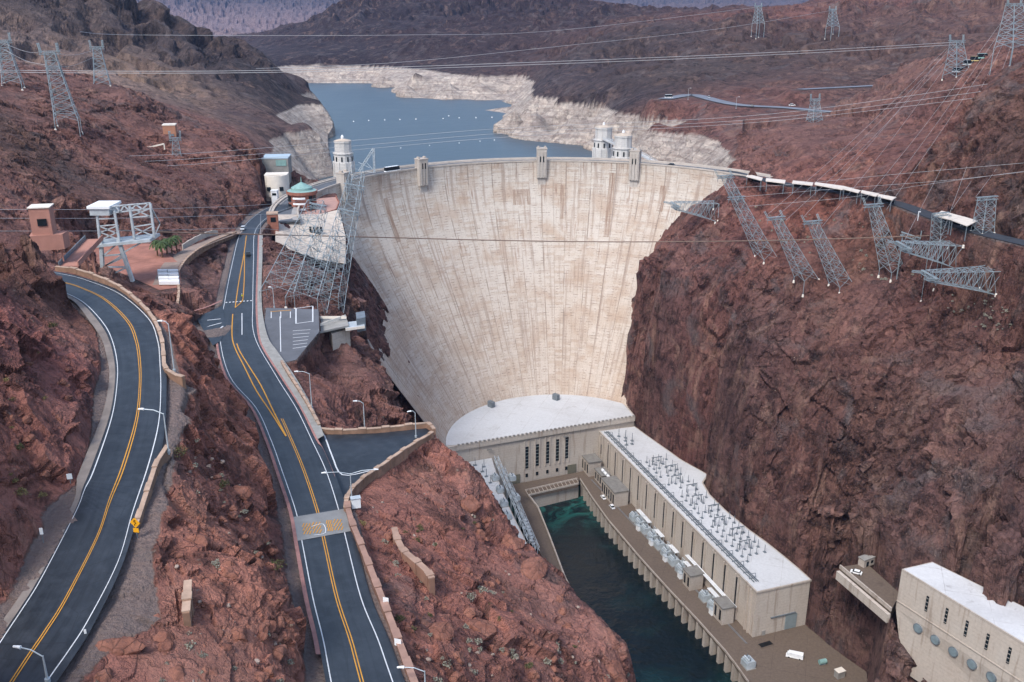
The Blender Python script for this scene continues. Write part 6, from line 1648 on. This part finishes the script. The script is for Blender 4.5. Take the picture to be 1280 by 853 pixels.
# bench beside it
bp = [U(1050, 709, 60), U(1083, 704, 60), U(1125, 742, 60), U(1114, 763, 60)]
r_ = empty('rock_bench', bp[0], 0, 'small brown paved bench with pale edge wall high on the rock beside the outlet house', 'terrace'); o_ = bp[0].copy()
MB().prism(P2(bp), 55, 60.0).build('paving', M_DECK, r_, o_); MB().bar(bp[0] + V3(0, 0, .3), bp[3] + V3(0, 0, .3), .6, 1.6).build('edge_wall', M_PIER, r_, o_)
a, b = bp[0] + V3(-1, -1, -5), bp[3] + V3(-1, -1, -5); MB().bar(a + V3(0, 0, 2), b + V3(0, 0, 2), 1.4, 3.8).build('retaining_wall', M_PH, r_, o_)
h_ = U(1086, 708, 60); r_ = empty('adit_house', h_, .5, 'small roofless concrete hut at the tunnel mouth on the rock bench', 'building')
MB().box((0, 1.5, 1.6), (6, 3, 3.4)).build('wall', M_PIER, r_); MB().box((-1, -.05, 1.3), (1.2, .2, 2.2)).build('door', M_DARK, r_); MB().box((1.6, -.05, 1.8), (1.3, .2, 1.2)).build('window', M_DARK, r_); MB().box((0, 1.5, 3.5), (6.4, 3.4, .4)).build('roof', M_GREY, r_)
# clutter on the plaza
t_ = empty('green_tank', U(1028, 830, 10), .3, 'small teal green tank at the rock edge of the plaza', 'tank'); MB().tube([(-1.6, 0, 1.2), (1.6, 0, 1.2)], 1.1, 12).build('shell', M_TEAL, t_); MB().box((0, 0, .2), (2.6, 1.6, .4)).build('saddle', M_STEEL_D, t_)
t_ = empty('steel_box', U(1049, 846, 10), .4, 'pale steel cabinet at the corner of the plaza against the cliff', 'cabinet'); MB().box((0, 0, 1.6), (3.6, 2.6, 3.2)).build('body', M_GREY, t_); MB().box((0, 0, 3.3), (3.9, 2.9, .2)).build('lid', M_CREAM, t_)
t_ = empty('plaza_hatch', U(957, 806, 10), .4, 'dark rectangular hatch pit with kerb near the wing end wall', 'hatch'); MB().box((0, 0, .12), (7, 3.4, .24)).build('kerb', M_DECK, t_); MB().box((0, 0, .26), (6.2, 2.6, .1)).build('opening', M_BLACK, t_)
# ------------------------------------------------------------------ street lamps and signs
def lamp(label, base, hgt, ang_, arm=2.6, twin=False):
    r = empty('street_lamp', base, ang_, label, 'street lamp', 'street lamps')
    MB().tube([(0, 0, -.3), (0, 0, hgt)], .14, 8, .08).build('pole', M_STEEL, r)
    MB().tube([(0, 0, 0), (0, 0, .5)], .28, 8).build('base', M_STEEL, r)
    for s_ in ((1, -1) if twin else (1,)):
        MB().tube([(0, 0, hgt - .1), (s_ * arm * .5, 0, hgt + .45), (s_ * arm, 0, hgt + .5)], .07, 6).build('arm', M_STEEL, r)
        h_ = MB().tube([(s_ * arm, 0, hgt + .5), (s_ * (arm + .35), 0, hgt + .52), (s_ * (arm + .9), 0, hgt + .46)], .2, 8, .12); h_.build('lamp_head', M_WHITE, r)
    return r
def lampz(b, px, py):                      # height of a vertical pole whose top shows at that row
    d = ray(px, py); t = b.y / d[1]; return H + d[2] * t - b.z
def LAMP(label, bx, by, z, ty, ang_, **k):
    b = U(bx, by, z); lamp(label, b, lampz(b, bx, ty), ang_, **k)
LAMP('street lamp in the bottom left corner leaning over the left road', 60, 853, 209, 820, math.radians(165))
LAMP('street lamp with a long arm over the middle of the left road', 211, 566, 212.3, 517, math.radians(172), arm=3.0)
LAMP('street lamp on the bluff beside the sidewalk, arm to the left', 390, 511, 185, 467, math.radians(180))
LAMP('street lamp behind the middle of the turnout wall', 456, 538, 184.2, 504, math.radians(180), arm=1.4)
LAMP('street lamp standing at the dam end of the turnout', 520, 547, 184.3, 516, math.radians(200), arm=.9)
LAMP('twin armed street lamp at the mouth of the turnout', 440, 628, 186.4, 592, math.radians(8), arm=4.4, twin=True)
LAMP('street lamp at the bottom edge beside the brown road wall', 532, 872, 191.5, 839, math.radians(178))
LAMP('white post lamp at the corner of the small car park', 343, 385, 183, 361, math.radians(170), arm=.6)
LAMP('small street lamp on the right shoulder of the left road by the stone wall end', 218, 465, 214, 405, math.radians(175), arm=1.0)
for x, y, lb in ((860, 125, 'lamp post at the left end of the upper terrace road'), (920, 136, 'lamp post in the middle of the upper terrace road'), (1057, 141, 'lamp post at the right end of the upper terrace road')):
    b = U(x, y, 192); lamp(lb, b, lampz(b, x, y - 14), 0, arm=1.6)
def sign(label, base, w, h, z, face_mat, cat='sign', rz=0.0, diamond=False):
    r = empty('road_sign', base, rz, label, cat)
    MB().bar((0, 0, -.3), (0, 0, z + h / 2), .09).build('post', M_STEEL_D, r)
    m = MB()
    if diamond:
        s_ = w / 2; pts = [(0, -.06, z - s_), (s_, -.06, z), (0, -.06, z + s_), (-s_, -.06, z)]
        m.v = [Vector(p) for p in pts] + [Vector((p[0], p[1] - .04, p[2])) for p in pts]; m.f = [(0,1,2,3),(7,6,5,4)] + [(i, i+4, (i+1)%4+4, (i+1)%4) for i in range(4)]
    else: m.box((0, -.08, z), (w, .05, h))
    m.build('panel', face_mat, r); return r
M_SIGNY = simple('warning_yellow', '#e0a020', .5, .04); M_SIGNB = simple('sign_black', '#151515', .6, .05)
s1 = sign('yellow diamond winding road sign at the end of the stone wall by the left road', U(172, 672, 210.6), 1.5, 1.5, 2.2, M_SIGNY, diamond=True, rz=-.25)
m = MB(); 
for a, b in (((-.05, -.42), (-.05, -.15)), ((-.05, -.15), (.17, .0)), ((.17, .0), (-.1, .14)), ((-.1, .14), (-.02, .40)), ((-.02, .40), (-.16, .26)), ((-.02, .40), (.12, .28))): m.bar((a[0], -.12, 2.2 + a[1]), (b[0], -.12, 2.2 + b[1]), .11, .03)
m.build('winding_arrow', M_SIGNB, s1)
MB().box((0, -.08, 1.1), (.8, .05, .6)).build('speed_plate', M_SIGNY, s1)
sign('small white sign on the brown wall, upper of two beside the middle road', U(483, 760, 190.4), .9, 1.3, 1.2, M_WHITE, rz=-.3)
sign('small white sign on the brown wall, lower of two beside the middle road', U(498, 812, 191.6), 1.0, 1.1, 1.2, M_WHITE, rz=-.3)
sign('slim pale marker post at the left shoulder of the left road', U(54, 676, 211.5), .4, .9, 1.4, M_WHITE, rz=.2)
sign('short white marker post on the right edge of the left road in the foreground', U(108, 797, 209.3), .25, .8, .7, M_WHITE, rz=.2)
sign('tiny white notice on the left bank above the left road shoulder', U(88, 602, 213.5), .7, .8, .8, M_WHITE, rz=.2)
bx = empty('utility_box', U(445, 634, 186.8), .3, 'white utility cabinet beside the foot of the twin armed lamp', 'cabinet'); MB().box((0, 0, .95), (1.7, 1.1, 1.9)).build('body', M_WHITE, bx); MB().box((0, 0, 2.0), (1.9, 1.3, .12)).build('lid', M_STEEL, bx)
bx = empty('marker_post', GP(732, 748, 120), 0, 'short white pipe post at the brink of the red bluff above the river', 'post'); MB().tube([(0, 0, -.4), (0, 0, 1.7)], .28, 10).build('pipe', M_CREAM, bx); MB().lathe((0, 0, 1.7), [(.34, 0), (.34, .15), (.01, .2)], 10).build('cap', M_WHITE, bx)
pn = empty('person', rowpt(.62, 374) + V3(0, 0, .02), .3, 'person in a yellow vest and dark trousers standing on the road by the dotted crossing', 'person')
def person_mesh(root):
    me = bpy.data.meshes.new('body'); J = [(0,0,.95,.15),(0,0,1.2,.15),(0,0,1.42,.17),(0,0,1.55,.07),(0,0,1.66,.11),(0,0,1.76,.09),(.1,0,.88,.1),(.12,.02,.48,.075),(.12,0,.08,.055),(.13,-.14,.04,.045),(-.1,0,.88,.1),(-.12,.02,.48,.075),(-.12,0,.08,.055),(-.13,-.14,.04,.045),(.2,0,1.42,.075),(.27,.02,1.14,.055),(.27,-.06,.9,.045),(-.2,0,1.42,.075),(-.27,.02,1.14,.055),(-.27,-.06,.9,.045)]
    E_ = [(0,1),(1,2),(2,3),(3,4),(4,5),(0,6),(6,7),(7,8),(8,9),(0,10),(10,11),(11,12),(12,13),(2,14),(14,15),(15,16),(2,17),(17,18),(18,19)]
    me.from_pydata([j[:3] for j in J], E_, []); o = bpy.data.objects.new('body', me); COL.objects.link(o); o.parent = root
    o.modifiers.new('skin', 'SKIN'); sl = me.skin_vertices[0].data
    for i, j in enumerate(J): sl[i].radius = (j[3], j[3] * .85)
    sl[0].use_root = True; o.modifiers.new('sub', 'SUBSURF').levels = 1
    me.materials.append(simple('dark_clothes', '#33363c', .9)); return o
person_mesh(pn)
MB().lathe((0, 0, 1.0), [(.2, 0), (.21, .2), (.22, .42), (.12, .5)], 12).build('vest', simple('hi_vis', '#c9d23a', .7), pn)
MB().lathe((0, 0, 1.72), [(.13, 0), (.11, .1), (.01, .15)], 10).build('helmet', M_WHITE, pn)

# ------------------------------------------------------------------ power lines
M_WIRE = simple('aluminium_wire', '#a9a9ab', .5, .1)
M_ROPE = simple('rusty_track_rope', '#7d6a5e', .8, .15)
def wire(label, pts, Ys, r, mat=M_WIRE, group='power lines across the canyon', name='power_line'):
    if not isinstance(Ys, (list, tuple)): Ys = [Ys] * len(pts)
    P_ = cat_rom([V(x, y, Y) for (x, y), Y in zip(pts, Ys)], 8)
    o_ = P_[0].copy(); o = MB().tube(P_, r, 5).build(name, mat, None, o_); o.location = o_; tag(o, label, 'cable', group); return o
wire('upper strand of the thick double cable crossing above the lake', [(-260, 83), (0, 88), (320, 88.5), (640, 79), (960, 66), (1196, 53)], [500, 500, 520, 560, 600, 638], .13)
wire('lower strand of the thick double cable crossing above the lake', [(-260, 85), (0, 90.5), (320, 91), (640, 82), (960, 69), (1196, 56)], [500, 500, 520, 560, 600, 638], .13)
wire('highest faint wire crossing in front of the far dark mountain', [(100, 40), (180, 44), (500, 44), (700, 38), (948, 9)], [700, 800, 900, 1100, 1350], .16)
wire('faint wire ending at the pale pylon on the far red hill', [(320, 86), (500, 78), (700, 58), (900, 36), (1041, 13)], [700, 800, 900, 1100, 1300], .14)
for i, (y0, y1, y2, y3, y4, w_) in enumerate(((197, 193, 175, 160, 97, 'highest'), (206, 200, 182, 166, 106, 'middle'), (213, 207, 187, 171, 114, 'lowest'))):
    wire(w_ + ' of the three wires sagging in front of the left intake tower', [(-200, y0 + 2), (0, y0), (220, y1), (450, y2), (640, y3), (960, y3 - 17 - i), (1290, y4)], [420, 430, 470, 520, 540, 560, 480], .085)
for i, (y0, y1, w_) in enumerate(((262, 256, 'highest'), (273, 268, 'middle'), (289, 286, 'lowest'))):
    wire(w_ + ' of the three wires passing in front of the gantry cabin', [(-200, y0 - 1), (0, y0), (180, y0 - .5), (330, y1), (398, y1 - 8 + i * 10)], [250, 260, 290, 360, 425], .06)
wire('thick brown track rope stretched low across the dam face', [(150, 288), (240, 291.5), (335, 293.5), (500, 297.5), (640, 301), (795, 302.5), (1000, 300), (1300, 290)], [300, 320, 340, 380, 400, 420, 430, 420], .24, M_ROPE, 'track rope', 'track_rope')
wire('vertical pale cable hanging down the left bluff', [(326, 268), (325, 300), (322, 350), (320, 385)], [430, 400, 350, 315], .06)
for i, q in enumerate((((907, 235), (985, 231), (1120, 218), (1290, 203)), ((930, 246), (1060, 235), (1180, 226), (1290, 214)), ((935, 258), (1060, 247), (1150, 232), (1290, 213)))):
    wire(['upper','middle','lower'][i] + ' wire running from the leaning two armed pylon toward the right edge', q, [470, 455, 430, 400], .06)
for i, (a, b, ya, yb) in enumerate((((1190, 54), (960, 268), 638, 415), ((1196, 54), (970, 272), 638, 415), ((1203, 54), (982, 276), 638, 415), ((1190, 56), (1004, 272), 638, 408), ((1202, 56), (1028, 283), 638, 408),
   ((1262, 14), (1080, 252), 580, 425), ((1268, 14), (1094, 258), 580, 425), ((1275, 14), (1108, 262), 580, 425), ((1266, 30), (1128, 306), 580, 390), ((1274, 30), (1160, 342), 580, 350), ((1280, 120), (1190, 262), 520, 410), ((1290, 140), (1220, 246), 500, 390))):
    m_ = ((a[0] + b[0]) / 2 - 4, (a[1] + b[1]) / 2 + 10)
    wire(['first','second','third','fourth','fifth','sixth','seventh','eighth','ninth','tenth','eleventh','twelfth'][i] + ' from the left of the thin slanting wires from the upper right pylons', [a, m_, b], [ya, (ya + yb) / 2, yb], .05, group='slanting wires on the right')
for i, (a, b, ya, yb) in enumerate((((64, 66, ), (4, 54), 445, 500), ((62, 82), (2, 60), 445, 500), ((64, 66), (121, 62), 445, 570), ((62, 84), (121, 70), 445, 570))):
    wire(['upper wire from the large left pylon to the one at the left edge', 'lower wire from the large left pylon to the one at the left edge', 'upper wire linking the two larger pylons on the upper left', 'lower wire linking the two larger pylons on the upper left'][i], [a, ((a[0] + b[0]) / 2, (a[1] + b[1]) / 2 + 5), b], [ya, (ya + yb) / 2, yb], .07, group='wires on the upper left')

# ------------------------------------------------------------------ buoys on the lake
bu = empty('buoy', (0, 0, 0)); tag(bu, '', 'buoy'); MB().lathe((0, 0, -.4), [(.01, 0), (1.3, .3), (1.5, .9), (1.0, 1.8), (.01, 2.2)], 10).build('float', M_WHITE, bu); MB().tube([(0, 0, 1.6), (0, 0, 2.8)], .15, 6).build('mast', M_WHITE, bu)
fl = [False]
for x, y in ((442, 152.5), (461, 151.2), (481, 150.6), (500, 150.2), (520, 149.6), (554, 148.8), (561, 145.5), (574, 148), (595, 147.8), (615, 147.2)):
    first_or(bu, fl, U(x, y, 138), 0, sc=.62, label='small white buoy floating in the long line across the lake', group='buoys in the line across the lake')
for x, y in ((501, 185.5), (537, 182.5), (574, 179.3), (600, 177), (618, 175.6)):
    put(bu, U(x, y, 138), 0, 'small white buoy in the nearer line behind the dam crest', 'buoys in the nearer line behind the dam', sc=.45)

# ------------------------------------------------------------------ boulders and shrubs
def boulder(name, loc, size, seed, label, group=None, mat=None):
    rr = random.Random(seed); bm = bmesh.new(); bmesh.ops.create_icosphere(bm, subdivisions=4, radius=1)
    cuts = [(Vector((rr.gauss(0, 1), rr.gauss(0, 1), rr.gauss(0, .8))).normalized(), rr.uniform(.55, .9)) for _ in range(14)]
    for v in bm.verts:
        p = v.co.copy()
        for n_, d_ in cuts:
            q = p.dot(n_)
            if q > d_: p -= n_ * (q - d_) * .92
        v.co = Vector((p.x * size[0], p.y * size[1], p.z * size[2]))
    n = len(bm.verts); co = np.array([v.co[:] for v in bm.verts], np.float32) + seed * 3.1
    ns = vnoise(co[:, 0] * 1.3, co[:, 1] * 1.3, co[:, 2] * 1.3, seed) * .16 + vnoise(co[:, 0] * 4, co[:, 1] * 4, co[:, 2] * 4, seed + 1) * .06
    bm.normal_update()
    for v, q in zip(bm.verts, ns): v.co += v.normal * float(q)
    me_ = bpy.data.meshes.new(name); bm.to_mesh(me_); bm.free(); me_.materials.append(mat or M_ROCK)
    o = bpy.data.objects.new(name, me_); COL.objects.link(o); o.location = loc; o.rotation_euler = (0, 0, rr.uniform(0, 6)); tag(o, label, 'boulder', group); return o
def rock_mat(name, c0, c1, c2):
    k = NT(name); p = k.pos(); n = k.noise(.35, 7, .65, p, .6); f = k.noise(1.6, 8, .7, p)
    v = k.n('ShaderNodeTexVoronoi', feature='DISTANCE_TO_EDGE'); v.inputs['Scale'].default_value = .5; k.l(k.pos((1, 1, .7)), v.inputs['Vector'])
    c = k.mix(k.step(n, .38, .62), c0, c1); c = k.mix(k.math('MULTIPLY', k.step(f, .55, .66), .7), c, c2)
    e = k.step(v.outputs['Distance'], 0, .04); c = k.mix(k.math('MULTIPLY', k.math('SUBTRACT', 1, e), .35), c, (.06, .035, .03))
    return k.fin(c, .93, k.bump(k.math('ADD', f, k.math('MULTIPLY', e, .4)), .35, .8), spec=.15)
M_ROCK = rock_mat('boulder_rock', (.20, .085, .06), (.27, .125, .09), (.10, .055, .05))
def onto(px, py, sink=.3): p = GP(px, py, 60); p.z -= sink; return p
for i, (x, y, sx, sy, sz, lb) in enumerate(((548, 783, 3.4, 3.0, 2.9, 'big rust red boulder, left one of the pair on the near bluff'), (600, 782, 3.7, 3.2, 2.9, 'big rust red boulder, right one of the pair on the near bluff'),
   (665, 705, 5.0, 4, 3.4, 'rounded red rock outcrop at the brink left of the quay'), (712, 722, 3.4, 3.4, 2.6, 'smaller rounded red rock outcrop at the brink above the river'),
   (765, 835, 4.2, 4, 3.2, 'pinkish rock outcrop at the bottom of the bluff beside the river'), (640, 672, 4.2, 3.4, 3.4, 'dark red outcrop on the edge above the left quay'), (585, 622, 3.8, 3.4, 3.4, 'dark red knoll at the end of the turnout wall'),
   (150, 800, 4.0, 2.6, 2.2, 'pale red rock slab in the foreground right of the gravel apron'), (330, 735, 3.0, 2.6, 2.4, 'orange red rock hump above the left edge of the middle road'), (245, 670, 2.4, 2.0, 1.8, 'orange red rock hump on the hill below the yellow sign'),
   (268, 505, 3.6, 3.0, 2.8, 'fractured red outcrop on the hill between the two roads'), (300, 610, 3.0, 2.6, 2.6, 'cracked red outcrop beside the middle road'), (262, 445, 3.2, 2.8, 2.8, 'red outcrop overlooking the side road junction'), (225, 430, 2.8, 2.2, 2.4, 'red outcrop beside the hairpin wall'))):
    boulder('boulder', onto(x, y + 6, .4), (sx * .8, sy * .8, sz * .7), 20 + i, lb)
proto = [boulder('boulder', (0, 0, 0), (1, .85, .65), 50 + k, 'x') for k in range(4)]
M_PALE = rock_mat('pale_stone', (.30, .22, .18), (.36, .28, .23), (.2, .13, .1))
pale = [boulder('boulder', (0, 0, 0), (1, .8, .6), 60 + k, 'x', mat=M_PALE) for k in range(2)]
def inpoly1(x, y, poly): return bool(in_poly(np.array([x], float), np.array([y], float), poly)[0])
def scatter(protos, n, poly, label, group, s0, s1, cat, seed, sink=.15):
    rr = random.Random(seed); k = 0; tries = 0
    xs = [p[0] for p in poly]; ys = [p[1] for p in poly]
    while k < n and tries < n * 20:
        tries += 1; x, y = rr.uniform(min(xs), max(xs)), rr.uniform(min(ys), max(ys))
        if not inpoly1(x, y, poly): continue
        p = GP(x, y, 60, 700); i = min(max(np.searchsorted(vv, math.log(p.y)), 1), nr - 1); j = min(max(np.searchsorted(uu, p.x / p.y), 1), nc - 1)
        if flat[i, j] > .3: continue
        src = protos[k % len(protos)]; s_ = s0 * (s1 / s0) ** rr.random()
        if not src.get('placed'): o = src; o['placed'] = 1
        else: o = copy_tree(src)
        o.location = (p.x, p.y, p.z - sink * s_); o.rotation_euler = (rr.uniform(-.2, .2) if cat == 'boulder' else 0, 0, rr.uniform(0, 6.28)); o.scale = (s_, s_, s_ * rr.uniform(.8, 1.2))
        o['label'] = label; o['group'] = group; o['category'] = cat; k += 1
HILL = [(215,480),(300,520),(335,600),(360,680),(385,790),(385,853),(120,853),(190,780),(215,690),(195,640),(225,560)]
BLUFF = [(455,620),(560,590),(640,680),(700,740),(770,800),(790,853),(530,853),(470,720),(450,650)]
LEFTB = [(0,430),(120,440),(110,520),(60,640),(0,740)]
RIGHTS = [(930,250),(1130,270),(1270,330),(1270,400),(1100,350),(960,300)]
scatter(proto[:2], 70, HILL, 'loose red rock on the hill between the two roads', 'loose rocks on the hill between the roads', .35, 1.6, 'boulder', 1)
scatter(proto[2:3], 60, BLUFF, 'loose red rock on the bluff between the middle road and the river', 'loose rocks on the bluff', .35, 1.7, 'boulder', 2)
scatter(proto[3:], 34, LEFTB, 'loose red rock on the bank left of the left road', 'loose rocks on the left bank', .35, 1.2, 'boulder', 3)
scatter(pale[:1], 45, BLUFF, 'small pale stone lying on the bluff above the river', 'pale stones on the bluff', .2, .6, 'stone', 4)
scatter(pale[1:], 40, HILL, 'small pale stone lying on the hill between the roads', 'pale stones on the hill', .2, .6, 'stone', 5)
def shrub(seed, col, r_, n=260, leaf=.11):
    rr = random.Random(seed); root = empty('shrub', (0, 0, 0)); m = MB()
    for i in range(9):
        t = rr.uniform(0, 6.28); q = V3(math.cos(t) * r_ * .7, math.sin(t) * r_ * .7, r_ * rr.uniform(.4, .8)); m.bar((0, 0, -.1), q, .03)
    m.build('stems', simple('shrub_stem', '#6a5a4a', .95), root); m = MB()
    for i in range(n):
        t = rr.uniform(0, 6.28); u_ = rr.uniform(-.2, 1); rad = r_ * (.55 + .45 * rr.random()) * (1 + .25 * math.sin(3 * t + seed)); s_ = math.sqrt(max(0, 1 - u_ * u_))
        c = V3(rad * s_ * math.cos(t), rad * s_ * math.sin(t), max(.02, rad * u_ * .8 + .05)); a = V3(rr.gauss(0, 1), rr.gauss(0, 1), rr.gauss(0, 1)).normalized() * leaf; b = a.cross(V3(rr.gauss(0, 1), rr.gauss(0, 1), rr.gauss(0, 1))).normalized() * leaf * .7
        o0 = len(m.v); m.v += [c - a, c + b, c + a, c - b]; m.f.append((o0, o0+1, o0+2, o0+3))
    m.build('foliage', col, root); return root
M_SAGE = simple('sage_grey_foliage', (.26, .25, .20), .9, .3, 2); M_OLIVE = simple('olive_foliage', (.085, .085, .035), .9, .35, 2); M_YEL = simple('dry_yellow_foliage', (.24, .19, .08), .9, .3, 2)
big_sh = [(222, 567, M_OLIVE, 1.5, 'wide olive shrub at the foot of the long armed street lamp'), (345, 708, M_OLIVE, 1.3, 'round olive shrub above the left shoulder of the middle road'), (280, 606, M_OLIVE, .9, 'dark olive shrub on the hill between the roads'), (27, 617, M_YEL, .9, 'dry yellow shrub on the left bank'), (24, 560, M_OLIVE, .7, 'small green shrub on the left bank'),
  (524, 661, M_OLIVE, .9, 'bright green shrub beside the zigzag retaining wall'), (521, 677, M_OLIVE, .9, 'dark shrub in the crook of the zigzag retaining wall'), (588, 747, M_SAGE, 1.1, 'pale sage shrub below the zigzag retaining wall'), (498, 775, M_OLIVE, .9, 'dark shrub beside the brown road wall'), (452, 655, M_YEL, .8, 'dry yellow shrub behind the white utility cabinet'),
  (370, 478, M_OLIVE, 1.1, 'green shrub growing over the low kerb wall of the bluff'), (270, 706, M_SAGE, .7, 'pale sage shrub in the middle of the red hill'), (243, 583, M_SAGE, .6, 'pale sage shrub below the olive one near the lamp'), (65, 408, M_OLIVE, .9, 'shrub at the base of the dark rock by the hairpin')]
for i, (x, y, mt, r__, lb) in enumerate(big_sh):
    s_ = shrub(200 + i, mt, r__); s_.location = onto(x, y, .05); tag(s_, lb, 'shrub')
shp = [shrub(300 + k, mt, .5, 110, .1) for k, mt in enumerate((M_SAGE, M_OLIVE, M_SAGE, M_YEL, M_SAGE, M_SAGE))]
scatter(shp[0:1], 55, BLUFF, 'small grey sage tuft on the bluff above the river', 'sage tufts on the bluff', .5, 1.7, 'shrub', 11)
scatter(shp[1:2], 22, BLUFF, 'small dark green tuft on the bluff above the river', 'green tufts on the bluff', .5, 1.6, 'shrub', 12)
scatter(shp[2:3], 40, HILL, 'small grey sage tuft on the hill between the roads', 'sage tufts on the hill', .5, 1.4, 'shrub', 13)
scatter(shp[3:4], 16, LEFTB, 'small dry yellow tuft on the left bank', 'dry tufts on the left bank', .5, 1.3, 'shrub', 14)
scatter(shp[4:5], 60, RIGHTS, 'pale tuft on the red slope below the rim road', 'tufts on the slope below the rim road', 1.0, 2.6, 'shrub', 15)
scatter(shp[5:6], 40, [(1190,370),(1280,390),(1280,415),(1220,410),(1180,385)], 'pale tuft on the dark ledge at the right edge', 'tufts on the dark ledge', .8, 1.8, 'shrub', 16)
for o in list(bpy.data.objects):
    if 'placed' in o: del o['placed']

# ------------------------------------------------------------------ the air
bpy.context.view_layer.update()
hz_ = MB().box((0, 8200, 0), (44000, 17600, 10)); 
for v in hz_.v: v.z = 1500.0 if v.z > 0 else -70.0
o = hz_.build('haze', None) if False else link_mesh('haze', hz_.v, hz_.f, ())
hm = bpy.data.materials.new('haze_air'); hm.use_nodes = True; t_ = hm.node_tree; t_.nodes.remove(t_.nodes['Principled BSDF'])
pv_ = t_.nodes.new('ShaderNodeVolumePrincipled'); pv_.inputs['Color'].default_value = (.27, .44, .82, 1); pv_.inputs['Density'].default_value = 3.2e-5; pv_.inputs['Anisotropy'].default_value = 0
t_.links.new(pv_.outputs[0], t_.nodes['Material Output'].inputs['Volume']); o.data.materials.append(hm); tag(o, kind='stuff')
